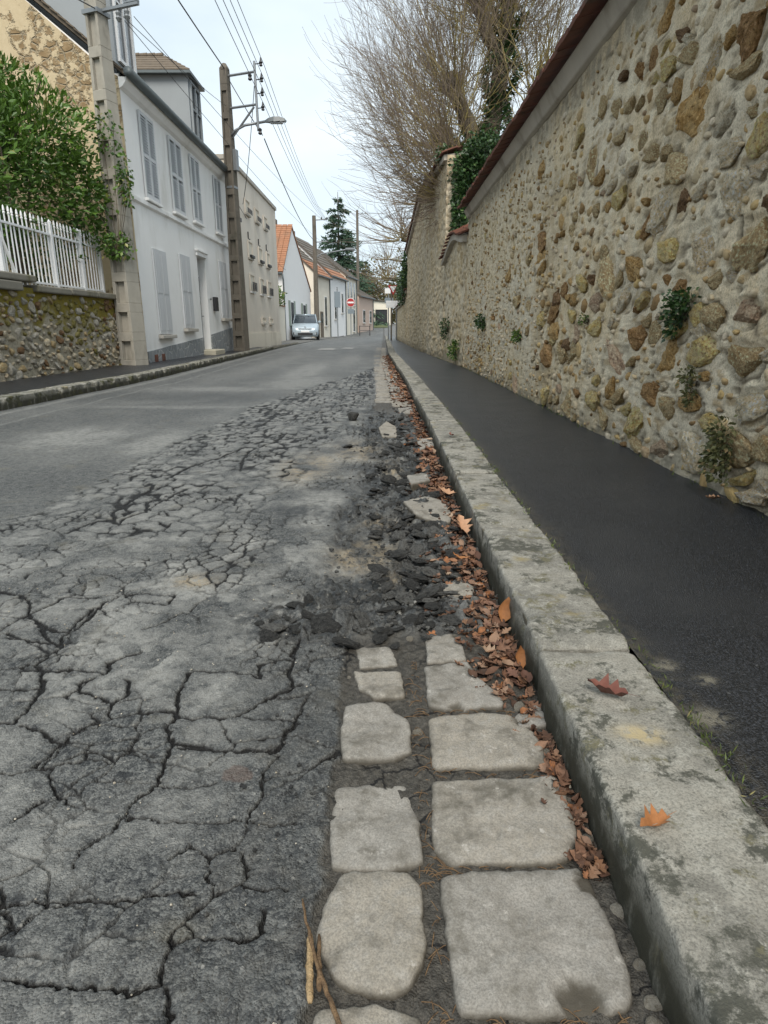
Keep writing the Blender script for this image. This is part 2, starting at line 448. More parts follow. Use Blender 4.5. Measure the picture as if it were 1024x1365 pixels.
# ------------------------------------------------------------------ ground materials
def road_material():
    t = NT('worn_asphalt')
    big = t.noise(1.3, 5, 0.6); mid = t.noise(17, 6, 0.7)
    agg = t.vor(290, 'F1'); agc = t.vor(290, 'F1', out='Color')
    sp = t.n('ShaderNodeSeparateColor'); t.t.links.new(agc, sp.inputs[0])
    base = t.mix(big, (0.04704, 0.05176, 0.05544), (0.0882, 0.09257, 0.09198))
    base = t.mix(t.ramp(mid, 0.42, 0.68), base, (0.1264, 0.1279, 0.1229))
    base = t.mix(t.ramp(mid, 0.46, 0.30), base, (0.0294, 0.03228, 0.03528))
    chip = t.mix(t.ramp(sp.outputs[0], 0.2, 0.95), (0.01294, 0.01462, 0.01638), (0.247, 0.2497, 0.2331))
    base = t.mix(0.38, base, chip)
    base = t.mix(t.ramp(t.noise(75, 4, 0.75), 0.46, 0.30), base, (0.01764, 0.01949, 0.02142))
    base = t.mix(t.ramp(t.noise(34, 4, 0.8), 0.47, 0.36), base, (0.02352, 0.02558, 0.02772))
    base = t.mix(t.ramp(t.noise(48, 4, 0.8), 0.57, 0.68), base, (0.1764, 0.1797, 0.1733))
    base = t.mix(t.ramp(t.vor(34, 'F1'), 0.11, 0.06), base, (0.247, 0.2436, 0.2268))
    base = t.mix(t.ramp(t.noise(5.5, 4, 0.6), 0.56, 0.72), base, t.mix(0.5, base, (0.1176, 0.1066, 0.07875)))
    pale = t.attr('m1', 2); crack = t.attr('m1', 0); dirt = t.attr('m1', 1)
    tar = t.attr('m2', 0); sand = t.attr('m2', 1); rust = t.attr('m2', 2)
    fine = t.noise(160, 3, 0.7)
    palec = t.mix(fine, (0.175, 0.1785, 0.168), (0.392, 0.385, 0.357))
    c = t.mix(t.math('MULTIPLY', pale, t.ramp(t.noise(26, 5, 0.7), 0.25, 0.62)), base, palec)
    tarc = t.mix(t.ramp(fine, 0.35, 0.75), (0.0126, 0.014, 0.0154), (0.07, 0.0735, 0.0735))
    c = t.mix(t.math('MULTIPLY', tar, t.ramp(t.noise(30, 6, 0.75), 0.30, 0.56)), c, tarc)
    sandc = t.mix(fine, (0.21, 0.1645, 0.1015), (0.392, 0.329, 0.231))
    c = t.mix(t.math('MULTIPLY', sand, t.ramp(t.noise(35, 5, 0.7), 0.32, 0.6)), c, sandc)
    dn = t.noise(90, 4, 0.7)
    dirtc = t.cramp(dn, [(0.25, (0.0154, 0.0133, 0.0105)), (0.5, (0.0595, 0.0546, 0.0462)), (0.75, (0.119, 0.1085, 0.091))])
    c = t.mix(dirt, c, dirtc)
    c = t.mix(rust, c, (0.105, 0.0595, 0.042))
    c = t.mix(t.ramp(crack, 0.05, 0.75), c, (0.0063, 0.00595, 0.0056))
    h = t.math('ADD', t.math('MULTIPLY', t.math('SUBTRACT', 1.0, agg), 0.8), t.math('MULTIPLY', t.noise(420, 3, 0.7), 0.7))
    nr = t.bump(h, 0.75, 0.004)
    nr = t.bump(t.noise(75, 4, 0.7), 0.55, 0.008, nr)
    r = t.mix(tar, (0.574, 0.574, 0.574), (0.434, 0.434, 0.434))
    return t.out(c, r, nr, 0.35)

def tarmac_material():
    t = NT('fresh_tarmac')
    agc = t.vor(310, 'F1', out='Color'); sp = t.n('ShaderNodeSeparateColor'); t.t.links.new(agc, sp.inputs[0])
    c = t.mix(t.ramp(sp.outputs[0], 0.45, 1.0), (0.00464, 0.005359, 0.006937), (0.0464, 0.0504, 0.0598))
    c = t.mix(t.ramp(t.noise(2.0, 5, 0.6), 0.45, 0.75), c, (0.02691, 0.02826, 0.03095))
    c = t.mix(t.ramp(t.vor(26, 'F1'), 0.10, 0.045), c, (0.1021, 0.1023, 0.1014))
    edge = t.attr('m1', 0); sand = t.attr('m1', 1)
    c = t.mix(t.math('MULTIPLY', edge, t.ramp(t.noise(40, 5, 0.7), 0.40, 0.62)), c, (0.0696, 0.0609, 0.04536))
    c = t.mix(t.math('MULTIPLY', sand, t.ramp(t.noise(60, 4, 0.7), 0.36, 0.55)), c, (0.1856, 0.1705, 0.1334))
    h = t.math('ADD', t.math('SUBTRACT', 1.0, t.vor(310, 'F1')), t.noise(500, 2, 0.7))
    nr = t.bump(h, 0.75, 0.004)
    return t.out(c, t.mix(t.noise(5, 3), (0.2552, 0.268, 0.2935), (0.3619, 0.38, 0.4162)), nr, 0.45)

def sett_material():
    t = NT('sandstone_sett')
    o = t.objc(); r = t.rand(); w = t.math('MULTIPLY', r, 40)
    n1 = t.noise(9, 6, 0.6, o, w); n2 = t.noise(70, 5, 0.7, o, w); n3 = t.noise(320, 3, 0.7, o, w)
    c = t.mix(t.ramp(n1, 0.3, 0.7), (0.2014, 0.1861, 0.1601), (0.3303, 0.3128, 0.2812))
    c = t.mix(t.ramp(r, 0.25, 0.9), c, t.mix(n1, (0.2498, 0.2218, 0.1758), (0.3384, 0.3128, 0.2695)))
    c = t.mix(t.ramp(n2, 0.40, 0.85), c, (0.3303, 0.3168, 0.2891))
    c = t.mix(t.ramp(n3, 0.62, 0.35), c, t.mix(0.5, c, (0.0886, 0.0832, 0.0742)))
    c = t.mix(t.ramp(t.noise(14, 6, 0.7, o, t.math('ADD', w, 7.0)), 0.46, 0.70), c, (0.1047, 0.0950, 0.0765))
    c = t.mix(t.ramp(t.noise(30, 5, 0.7, o, t.math('ADD', w, 3.0)), 0.60, 0.70), c, (0.3866, 0.3643, 0.3281))
    edge = t.attr('edge')
    c = t.mix(t.math('MULTIPLY', edge, t.ramp(n2, 0.15, 0.45)), c, (0.0604, 0.0523, 0.0391))
    nr = t.bump(n3, 0.5, 0.002); nr = t.bump(n2, 0.5, 0.004, nr); nr = t.bump(n1, 0.3, 0.008, nr)
    return t.out(c, 0.78, nr, 0.35)

def kerb_material(name, moss):
    t = NT(name)
    p = t.pos()
    n1 = t.noise(4.0, 6, 0.65); n2 = t.noise(24, 6, 0.7); n3 = t.noise(260, 3, 0.7)
    c = t.mix(t.ramp(n1, 0.35, 0.65), (0.185, 0.1776, 0.1554), (0.3108, 0.296, 0.2553))
    c = t.mix(t.ramp(n2, 0.46, 0.66), c, (0.3404, 0.3293, 0.2886))
    c = t.mix(t.ramp(t.noise(7, 8, 0.78), 0.50, 0.58), c, (0.0777, 0.0777, 0.0629))
    c = t.mix(t.ramp(t.noise(15, 6, 0.75, t.mapping(p, (1, 1, 1), (7, 2, 9))), 0.55, 0.66), c, (0.148, 0.1369, 0.0851))
    c = t.mix(t.ramp(t.noise(38, 5, 0.7), 0.57, 0.70), c, (0.37, 0.3589, 0.3182))
    c = t.mix(t.ramp(n3, 0.6, 0.3), c, t.mix(0.55, c, (0.0518, 0.0518, 0.0444)))
    c = t.mix(t.ramp(t.noise(6, 5, 0.6, t.mapping(p, (1, 1, 1), (5, 3, 0))), 0.60, 0.72), c, (0.2442, 0.2072, 0.1184))
    # algae film: on the foot of the street face, a stain fixed to the stone
    face = t.attr('face')
    st = t.noise(9, 5, 0.7, t.mapping(p, (1, 1.6, 0.5)))
    c = t.mix(t.math('MULTIPLY', face, t.ramp(st, 0.22, 0.50)), c, (0.037, 0.03552, 0.02442))
    if moss:
        c = t.mix(t.ramp(t.noise(7, 6, 0.7, t.mapping(p, (1, 1, 1), (2, 9, 4))), 0.5, 0.62), c, (0.0555, 0.0555, 0.0259))
    sand = t.attr('sand')
    c = t.mix(t.math('MULTIPLY', sand, t.ramp(t.noise(45, 4, 0.7), 0.35, 0.55)), c, (0.3848, 0.3182, 0.1924))
    nr = t.bump(n3, 0.6, 0.003); nr = t.bump(n2, 0.6, 0.006, nr)
    return t.out(c, 0.85, nr, 0.3)

M = {}
M['road'] = road_material()
M['tarmac'] = tarmac_material()
M['sett'] = sett_material()
M['kerb'] = kerb_material('kerb_granite', False)
M['kerb_old'] = kerb_material('old_mossy_kerb', True)
M['earth'] = simple('dry_earth', (0.10, 0.09, 0.065), 0.95, 0.3, 2.0, 0.4)
M['grass'] = simple('rough_grass', (0.075, 0.095, 0.030), 0.95, 0.35, 3.0, 0.6, dirt=(0.14, 0.12, 0.06))

# ------------------------------------------------------------------ plan of the street (metres)
def kerb_x(y):  return np.interp(y, [0, 5, 8.3, 19, 27, 60], [.35, .35, .325, .13, .125, .10])
def wall_x(y):  return np.interp(y, [-3, 11.2, 19.3, 40], [1.42, 1.42, 1.08, .75])
def kerbl_x(y): return np.interp(y, [-3, 6.3, 10, 19, 27, 40, 60, 110], [-3.95, -3.85, -3.72, -4.02, -4.30, -4.45, -4.0, -2.6])
def rise(y):    return np.maximum(0, y - 62) * 0.03

gnd = MB().add([(-1500, -1500, -0.12), (1500, -1500, -0.12), (1500, 1500, -0.12), (-1500, 1500, -0.12)], [(0, 1, 2, 3)])
tag(gnd.build('ground', M['earth']), kind='structure')

def line_field(lines, X, Y, yr, wid, reach=0.05):
    """smallest distance / width to a set of polylines; rows are sorted in y"""
    q = np.full(X.shape, 9.0, dtype=np.float32)
    d_all = np.full(X.shape, 9.0, dtype=np.float32)
    for li, L in enumerate(lines):
        p = np.array(L).reshape(-1, 2)
        for a, b in zip(p[:-1], p[1:]):
            lo, hi = min(a[1], b[1]) - reach, max(a[1], b[1]) + reach
            i0, i1 = np.searchsorted(yr, lo), np.searchsorted(yr, hi)
            if i1 <= i0: continue
            xs, ys = X[i0:i1], Y[i0:i1]
            ab = b - a; l2 = float(ab @ ab) + 1e-9
            t = np.clip(((xs - a[0]) * ab[0] + (ys - a[1]) * ab[1]) / l2, 0, 1)
            d = np.hypot(xs - a[0] - t * ab[0], ys - a[1] - t * ab[1])
            d_all[i0:i1] = np.minimum(d_all[i0:i1], d)
            q[i0:i1] = np.minimum(q[i0:i1], d / wid)
    return q, d_all

def blob(X, Y, cx, cy, rx, ry):
    return np.exp(-(((X - cx) / rx) ** 2 + ((Y - cy) / ry) ** 2))

def build_road():
    th = np.linspace(1.235, 0.021, 1120)
    near = 0.8 / np.tan(th)
    yr = np.concatenate([np.linspace(-4, 0.25, 16), near, np.geomspace(39.5, 110, 40)])
    nr = len(yr); nu = 690; ne = 26
    kl = kerbl_x(yr); xr = kerb_x(yr) + 0.012
    xl = np.maximum(-(1.0 * (0.96 * np.abs(yr) + 0.23) + 0.5), kl + 0.3)
    u = np.linspace(0, 1, nu)[None, :]
    e = np.linspace(0, 1, ne, endpoint=False)[None, :]
    X = np.concatenate([kl[:, None] + (xl - kl)[:, None] * e, xl[:, None] + (xr - xl)[:, None] * u], 1)
    Y = np.repeat(yr[:, None], X.shape[1], 1)
    n14 = perlin(X * 14, Y * 14, 3); n14b = perlin(X * 14, Y * 14, 4)
    n48 = perlin(X * 48, Y * 48, 5) + .55 * perlin(X * 120, Y * 120, 205); n48b = perlin(X * 48, Y * 48, 6) + .55 * perlin(X * 120, Y * 120, 206)
    Xw = X + 0.012 * n14 + 0.008 * n48; Yw = Y + 0.012 * n14b + 0.008 * n48b
    # --- drawn crack network
    wv = 0.75 + 0.9 * np.clip(perlin(X * 9, Y * 9, 11) + 0.35, 0, 1.2)
    qn, dn = line_field(CRACKS_NEAR, Xw, Yw, yr, 0.0019)
    qm, dm = line_field(CRACKS_MID, Xw, Yw, yr, 0.0036)
    qf, df = line_field(CRACKS_FAR, Xw, Yw, yr, 0.0075)
    def cr(q): return np.clip(1.6 - q / wv, 0, 1)
    crack = np.maximum(np.maximum(cr(qn), cr(qm)), cr(qf))
    dmin = np.minimum(np.minimum(dn, dm), df)
    # --- zones
    bl = np.interp(Y, [2.2, 2.45, 3.3, 6.8, 13.4, 14], [-4.0, -1.62, -1.56, -1.40, -0.19, 0.6]) + 0.10 * perlin(X * 3, Y * 2, 21) + .05 * n14
    br = np.interp(Y, [1.9, 2.3, 2.8, 4.2, 8.5, 13.4], [-0.5, -0.62, -0.55, -0.42, -0.12, -.1]) + 0.08 * perlin(X * 3, Y * 2, 22)
    worn = sstep(-0.06, 0.06, X - bl) * (1 - sstep(12.6, 14.0, Y))
    band = worn * (1 - sstep(-0.06, 0.08, X - br)) * sstep(2.25, 2.5, Y)
    # alligator cracking in the band: two scales
    ce = 0.115
    f1, f2, vid = voronoi(Xw / ce + .3 * n14, Yw / (ce * 1.25) + .3 * n14b, 31)
    ed = (f2 - f1) * 0.5 * ce
    openw = 0.0034 + 0.0085 * np.clip(perlin(X * 2.3, Y * 1.6, 33) + 0.25, 0, 1)
    openw = openw * (0.45 + Y / 4.5) * (0.85 + 1.1 * perlin(X * 11, Y * 9, 335))
    openw = np.maximum(openw, 0.0015)
    c2 = np.clip(1.5 - ed / openw, 0, 1) * band * np.clip(0.80 + perlin(X * 2.2, Y * 1.6, 34) * 1.5 + 1.2 * perlin(X * 9, Y * 7, 334), 0, 1)
    g1, g2, gid = voronoi(Xw / 0.060, Yw / 0.070, 35)
    ed3 = (g2 - g1) * 0.5 * 0.055
    c3 = np.clip(1.4 - ed3 / 0.0032, 0, 1) * worn * np.clip(perlin(X * 2.6, Y * 2.6, 36) * 2.2 + 0.12, 0, 0.9) * sstep(1.15, 1.6, Y) * (1 - .6 * sstep(5, 9, Y))
    # fine crazing in the foreground plates
    k1, k2, kid = voronoi(Xw / 0.17, Yw / 0.15, 37)
    ed4 = (k2 - k1) * 0.5 * 0.16
    p1, p2, pid = voronoi(Xw / 0.085 + .25 * n14, Yw / 0.078, 137)
    ed5 = (p2 - p1) * 0.5 * 0.08
    c4 = np.clip(1.4 - ed4 / 0.0026, 0, 1) * worn * (1 - sstep(1.9, 2.4, Y)) * np.clip(perlin(X * 3.1, Y * 3.1, 38) * 2.2 + 0.25, 0, 0.9)
    c4 = np.maximum(c4, np.clip(1.4 - ed5 / 0.0021, 0, 1) * worn * (1 - sstep(2.2, 2.6, Y)) * np.clip(perlin(X * 2.7, Y * 2.7, 138) * 2.6 - 0.12 + .5 * sstep(1.0, 1.5, Y), 0, 0.85))
    crack = np.maximum.reduce([crack, c2, c3, c4])
    dmin = np.minimum(dmin, np.where(band > 0.4, ed, 9))
    # --- broken strip by the setts
    xb = np.interp(Y, [1.40, 1.55, 1.7, 2.2, 2.6, 3.2, 4.2, 6.0, 7.6, 8.6], [0.06, -0.40, -0.30, -0.16, -0.24, -0.16, -0.13, -0.22, -0.10, 0.4])
    xb = xb + 0.08 * perlin(X * 4, Y * 2.5, 41) + 0.035 * n14
    brk = sstep(-0.05, 0.05, X - xb) * sstep(1.42, 1.56, Y + 0.04 * n14) * (1 - sstep(6.6, 8.4, Y))
    bed = sstep(-0.008, 0.008, X - (-0.098 + 0.018 * n14 + .008 * n48)) * np.clip(1 - sstep(1.48, 1.60, Y) + sstep(6.0, 6.6, Y), 0, 1)
    gut = sstep(0.22, 0.34, X - (kerb_x(Y) - 0.35) + 0.03 * n14)
    # --- relief
    und = 0.010 * fbm(X * 1.1, Y * 1.1, 3, 51)
    z = und * sstep(0.2, 1.2, Y) * (1 - sstep(12, 30, Y))
    fine_fade = 1 - sstep(10, 26, Y)
    rough_n = fbm(X * 42, Y * 42, 3, 52)
    z = z + (0.0013 * rough_n + 0.0016 * fbm(X * 95, Y * 95, 2, 152) * (1 - sstep(2, 5, Y)) + 0.0030 * fbm(X * 13, Y * 13, 3, 153) * worn) * fine_fade
    z = z - 0.010 * crack - 0.0016 * np.exp(-dmin / 0.010) * worn
    z = z + (vid - 0.5) * 0.003 * band + (kid - 0.5) * 0.002 * worn * (1 - band)
    crumb = sstep(-0.42, -0.16, X + 0.05 * n14) * (1 - sstep(1.5, 1.7, Y)) * (1 - bed)
    h1, h2, hid = voronoi(Xw / 0.030, Yw / 0.030, 53)
    z = z + crumb * (0.005 * fbm(X * 26, Y * 26, 3, 54) + 0.004 * (0.5 - h1))
    # rubble relief
    l1, l2, lid = voronoi(Xw / 0.062 + 0.4 * n14, Yw / 0.075, 55)
    m1, m2, mid_ = voronoi(Xw / 0.026, Yw / 0.030, 56)
    lump = np.clip(0.62 - l1, 0, 1) * (0.3 + lid) * 0.052 + np.clip(0.6 - m1, 0, 1) * mid_ * 0.026
    amp = np.clip(0.75 + 1.1 * perlin(X * 3.3, Y * 2.4, 57), 0.1, 1.4)
    z = z + brk * (lump * amp - 0.014 + 0.012 * fbm(X * 9, Y * 7, 3, 58))
    # hollow before the setts, with a lip of tar lumps in front
    z = z - 0.030 * blob(X, Y, -0.12, 1.95, 0.22, 0.22) + 0.014 * blob(X, Y, -0.16, 1.62, 0.22, 0.08) + 0.012 * blob(X, Y, 0.04, 1.72, 0.12, 0.08)
    # beds between setts and the kerb gutter
    z = z * (1 - bed) + bed * (-0.0090 + 0.0055 * fbm(X * 16, Y * 16, 3, 59) + 0.003 * rough_n)
    z = z - 0.012 * gut * (1 - bed)
    z = z + rise(Y)
    # --- masks
    n5 = fbm(X * 5, Y * 4, 4, 61); n2 = fbm(X * 1.6, Y * 1.1, 4, 62)
    inter = 1 - np.exp(-np.minimum(dmin, 0.2) / 0.022)
    pale = worn * np.clip(0.30 + 1.2 * n5 + 0.75 * (kid - 0.45) * (Y < 1.9) + (0.5 + 0.6 * (vid - 0.4)) * band + 0.5 * sstep(-.30, -.6, X) * sstep(1.0, 1.25, Y) * (1 - sstep(1.8, 2.1, Y)) * (kid - .15), 0, 1) * inter
    pale = np.maximum(pale, worn * sstep(1.2, 1.5, Y) * (1 - sstep(2.2, 2.6, Y)) * np.clip((gid - 0.55) * 2.2 + 0.6 * n5, 0, 1) * 0.95)
    pale = pale * (1 - 0.75 * crumb)
    lane = (1 - worn)
    for (cx, cy, rx, ry, k) in ((-2.35, 4.7, .42, .55, .85), (-1.55, 4.5, .35, .6, .8), (-2.3, 8.6, .9, .35, .6), (-1.3, 9.6, .5, 1.3, .6), (-2.9, 3.6, .6, .4, .35),
                                (-1.5, 12.5, .35, 3.0, .65), (-.9, 17, .3, 4, .4), (-2.6, 15, .35, 6, .35), (-2.0, 6.6, 1.2, .12, .5)):
        pale = np.maximum(pale, lane * k * np.clip(blob(X, Y, cx, cy, rx, ry) * 1.6 * (0.75 + 0.7 * n5), 0, 1))
    pale = np.maximum(pale, lane * 0.30 * np.clip(n2 * 1.4 + 0.25, 0, 1))
    pale = np.maximum(pale, np.clip(1 - np.abs(X - kerbl_x(Y) - 0.55 - .05 * n5) / 0.035, 0, 1) * 0.65 * (Y > 3))
    pale = np.maximum(pale, np.clip(1 - np.abs(X - kerbl_x(Y) - 0.16 - .05 * n5) / 0.10, 0, 1) * 0.75)
    tar = brk * np.clip(0.62 + 1.1 * fbm(X * 6, Y * 4.5, 4, 63) + (lid - 0.5) * 0.5 + 0.3, 0, 1)
    tar = np.maximum(tar, 0.55 * crumb * np.clip(0.6 + n5, 0, 1))
    tar = np.maximum(tar, np.clip(2.2 * blob(X, Y, -0.14, 1.62, 0.24, 0.10) * (0.8 + 0.9 * n5), 0, 0.95))
    tar = np.maximum(tar, 0.85 * worn * sstep(1.5, 2.2, Y) * sstep(-.95, -.35, X) * np.clip(fbm(X * 5, Y * 2.8, 5, 64) * 2.4 - 0.05, 0, 1))
    tar = np.maximum(tar, 0.5 * lane * np.clip(1.5 * blob(X, Y, -2.1, 7.6, 1.0, 0.5) * (.7 + n5), 0, 1))
    sand = np.zeros_like(X)
    for (cx, cy, rx, ry) in ((-.07, 2.2, .10, .13), (.05, 1.95, .07, .07), (-.46, 3.7, .14, .35), (-.2, 4.2, .13, .3), (-.02, 2.5, .08, .10), (-0.62, 1.9, .06, .05), (.05, 3.6, .06, .2)):
        sand = np.maximum(sand, np.clip(1.5 * blob(X, Y, cx, cy, rx, ry), 0, 1))
    sand *= np.clip(0.55 + 1.2 * n5, 0, 1)
    dirt = np.maximum(bed, gut * 0.9)
    dirt = np.maximum(dirt, 0.35 * crumb * np.clip(fbm(X * 11, Y * 11, 3, 66) * 2, 0, 1))
    tar = tar * (1 - dirt)
    rust = np.clip(3.0 * blob(X, Y, -0.275, 0.98, .030, .024) - 1.1 + .9 * n14 + .7 * n48, 0, 0.42)
    V = np.stack([X, Y, z], -1).reshape(-1, 3)
    m1v = np.stack([crack, dirt, np.clip(pale, 0, 1)], -1).reshape(-1, 3)
    m2v = np.stack([np.clip(tar, 0, 1), sand, rust], -1).reshape(-1, 3)
    me = mesh_np('road', V, grid_faces(nr, X.shape[1]), M['road'], True, {'m1': m1v, 'm2': m2v})
    return tag(obj('road', me), kind='structure')
road = build_road()

# ------------------------------------------------------------------ setts
def sett_mesh(poly, seed, rough=0.0022, h=0.09, nseg=84, holes=()):
    """a worn block from its outline; z = 0 is its crown"""
    p = np.array(poly).reshape(-1, 2); c = p.mean(0); p = p - c
    # resample outline
    q = np.concatenate([p, p[:1]]); L = np.concatenate([[0], np.cumsum(np.hypot(*np.diff(q, axis=0).T))])
    s = np.linspace(0, L[-1], nseg, endpoint=False)
    o = np.stack([np.interp(s, L, q[:, 0]), np.interp(s, L, q[:, 1])], 1)
    for _ in range(2):
        o = 0.5 * o + 0.25 * (np.roll(o, 1, 0) + np.roll(o, -1, 0))
    size = np.sqrt(np.ptp(p[:, 0]) * np.ptp(p[:, 1]))
    o = o * 1.045
    nrm = o / (np.linalg.norm(o, axis=1, keepdims=True) + 1e-9)
    o = o + nrm * (0.0045 * fbm(o[:, :1] * 38 + seed, o[:, 1:] * 38, 3, seed))
    rings = []; ev = []
    prof = [(1.0, -h, 1), (1.0, -0.022, 1), (0.996, -0.010, .9), (0.986, -0.0042, .55), (0.965, -0.0014, .25), (0.92, -0.0003, .05)] + [(k, 0, 0) for k in (0.84, 0.76, 0.67, 0.58, 0.49, 0.40, 0.31, 0.22, 0.12)]
    for k, z, e in prof:
        r = o * k
        zz = np.full(nseg, z)
        if z > -0.03:
            zz = zz + rough * 2.6 * fbm(r[:, 0] * 13 + seed, r[:, 1] * 13, 4, seed, .6) + rough * .8 * fbm(r[:, 0] * 55, r[:, 1] * 55 + seed, 2, seed)
            zz = zz - 0.009 * (k ** 6) * (0.3 + 0.5 * perlin(r[:, 0] * 9 + seed * 3, r[:, 1] * 9, seed + 9).clip(0, 1))
            chipd = 0 * zz
            for (hx, hy, hr) in holes:
                chipd = np.maximum(chipd, sstep(1.0, .72, np.hypot(r[:, 0] + c[0] - hx, (r[:, 1] + c[1] - hy)) / hr + .35 * fbm(r[:, 0] * 40, r[:, 1] * 40, 2, seed + 4)))
            zz = zz - .0085 * chipd
            e = np.maximum(e, .95 * chipd)
        rings.append(np.column_stack([r, zz])); ev.append(np.full(nseg, e) if np.isscalar(e) else e)
    V = np.concatenate(rings + [np.array([[0, 0, rings[-1][:, 2].mean()]])]); ev = np.concatenate(ev + [[0]])
    m = len(prof); F = []
    for i in range(m - 1):
        for k in range(nseg):
            F.append((i*nseg+k, i*nseg+(k+1) % nseg, (i+1)*nseg+(k+1) % nseg, (i+1)*nseg+k))
    for k in range(nseg):
        F.append(((m-1)*nseg+k, (m-1)*nseg+(k+1) % nseg, m*nseg, m*nseg))
    me = bpy.data.meshes.new('sett')
    me.from_pydata(V.tolist(), [], [f if f[2] != f[3] else f[:3] for f in F])
    me.polygons.foreach_set('use_smooth', [True] * len(me.polygons))
    a = me.attributes.new('edge', 'FLOAT', 'POINT'); a.data.foreach_set('value', ev.astype(np.float32))
    me.materials.append(M['sett'])
    return me, c

for i, poly in enumerate(SETTS):
    pp = np.array(poly).reshape(-1, 2)
    if pp[0, 1] < 2.0:                       # orient outlines the same way
        pass
    ar = 0.5 * np.sum(pp[:, 0] * np.roll(pp[:, 1], -1) - np.roll(pp[:, 0], -1) * pp[:, 1])
    if ar < 0: pp = pp[::-1]
    me, c = sett_mesh(pp.ravel(), 100 + i, holes={0: [(.245, .565, .034), (.315, .74, .03)], 1: [(.325, .80, .03)], 3: [(.245, 1.33, .03), (.16, 1.19, .016)], 2: [(.31, 1.14, .035)], 7: [(.05, 1.19, .035)], 4: [(.2, 1.53, .02)]}.get(i, ()))
    zz = [0.004, 0.003, 0.004, 0.003, 0.0, 0.003, -0.002, 0.005, 0.001, 0.000, 0.0, 0.0, 0.012, 0.014, 0.006, 0.014, 0.012, 0.012, -0.003][i]
    s = obj('sett', me, road, (c[0], c[1], zz))
    if i in (1, 2, 3, 5, 8, 9): s.rotation_euler = (R(random.uniform(-1.2, 1.2)), R(random.uniform(-1.2, 1.2)), 0)
    if i == 6: s.rotation_euler = (R(-3.2), R(0.6), 0); s.location.z = -.001
    if i in (12, 13, 15, 16): s.rotation_euler = (R(random.uniform(-6, 6)), R(random.uniform(-6, 6)), 0)
    if i == 7: s['label'] = 'pale sett with a broken upper right corner'
    if i == 0: s['label'] = 'large grey sett with a dark chip at its near edge'
    if i == 5: s['label'] = 'rounded tan sett near the sticks'
far_setts = []
for k in range(8):
    w, l = random.uniform(.17, .20), random.uniform(.15, .18)
    pts = []
    for (a, b) in ((-1, -1), (0, -1), (1, -1), (1, 0), (1, 1), (0, 1), (-1, 1), (-1, 0)):
        pts += [a * w / 2 + random.uniform(-.006, .006), b * l / 2 + random.uniform(-.006, .006)]
    far_setts.append(sett_mesh(pts, 300 + k, nseg=28)[0])
y = 6.75
while y < 27:
    for dx in (-0.345, -0.15):
        if not (y < 7.4 and random.random() < .3):
            obj('sett', random.choice(far_setts), road, (float(kerb_x(y)) + dx + random.uniform(-.008, .008), y + random.uniform(-.01, .01), random.uniform(-.004, .004)),
                (0, 0, random.uniform(-.05, .05)), (1, random.uniform(.9, 1.05), 1))
    y += 0.185

# ------------------------------------------------------------------ kerbs
def kerb_mesh(length, w, hgt, seed, nl, mat, chips=1.0, face_side=-1, sandy=()):
    """runs along +y from 0; street face at x = 0 (towards -x), top at z = 0"""
    prof = []
    for z in np.linspace(-hgt - .06, -0.018, 10): prof.append((0.0, z))
    for a in np.linspace(0, math.pi / 2, 6): prof.append((0.010 - 0.010 * math.cos(a), -0.010 + 0.010 * math.sin(a)))
    for x in np.linspace(0.03, w - 0.02, 12): prof.append((x, 0.0))
    for a in np.linspace(0, math.pi / 2, 4): prof.append((w - 0.012 + 0.012 * math.sin(a), -0.012 + 0.012 * math.cos(a)))
    prof.append((w, -0.05)); prof.append((w, -hgt - .06))
    prof = np.array(prof); npf = len(prof)
    t = np.linspace(0, 1, nl)
    endw = np.minimum(t, 1 - t) * length
    X = np.repeat(prof[None, :, 0], nl, 0); Z = np.repeat(prof[None, :, 1], nl, 0); Yy = np.repeat((t * length)[:, None], npf, 1)
    S = np.repeat(np.concatenate([[0], np.cumsum(np.hypot(*np.diff(prof, axis=0).T))])[None], nl, 0)
    n = fbm(Yy * 9 + seed * 3.1, S * 11, 4, seed); n2 = fbm(Yy * 38 + seed, S * 38, 3, seed + 5)
    cx, cz = w / 2, -0.12
    dx, dz = X - cx, Z - cz; L = np.hypot(dx, dz); dx, dz = dx / L, dz / L
    arris = np.exp(-((S - (hgt + .05)) / 0.028) ** 2)
    chip = np.clip(perlin(Yy * 7 + seed * 7, S * 3, seed + 8) - 0.06, 0, 1) * arris * 0.07 * chips
    e = np.exp(-endw / 0.012)[:, None] * (0.011 + 0.010 * np.clip(perlin(S * 14, S * 0 + seed, seed + 6), -1, 1))
    off = 0.0055 * n + 0.0032 * n2 - chip - e
    X2 = X + dx * off; Z2 = Z + dz * off + 0.004 * perlin(Yy * 2.2 + seed, X * 0 + seed * 1.7, seed + 3)
    face = np.clip((-Z - 0.02) / 0.05, 0, 1) * (X < 0.03)
    sand = np.zeros_like(X)
    for (sx, sy, r) in sandy: sand = np.maximum(sand, np.clip(1.6 * np.exp(-((X - sx) / r) ** 2 - ((Yy - sy) / (r * .6)) ** 2), 0, 1))
    V = np.stack([X2, Yy, Z2], -1).reshape(-1, 3); F = grid_faces(nl, npf)[:, ::-1]
    me = bpy.data.meshes.new('kerb_stone')
    caps = [tuple(range(npf)), tuple(range((nl - 1) * npf, nl * npf))[::-1]]
    me.from_pydata(V.tolist(), [], F.tolist() + caps)
    sm = [True] * len(F) + [False] * 2
    me.polygons.foreach_set('use_smooth', sm)
    for nm, arr in (('face', face), ('sand', sand)):
        a = me.attributes.new(nm, 'FLOAT', 'POINT'); a.data.foreach_set('value', arr.ravel().astype(np.float32))
    me.materials.append(mat)
    return me

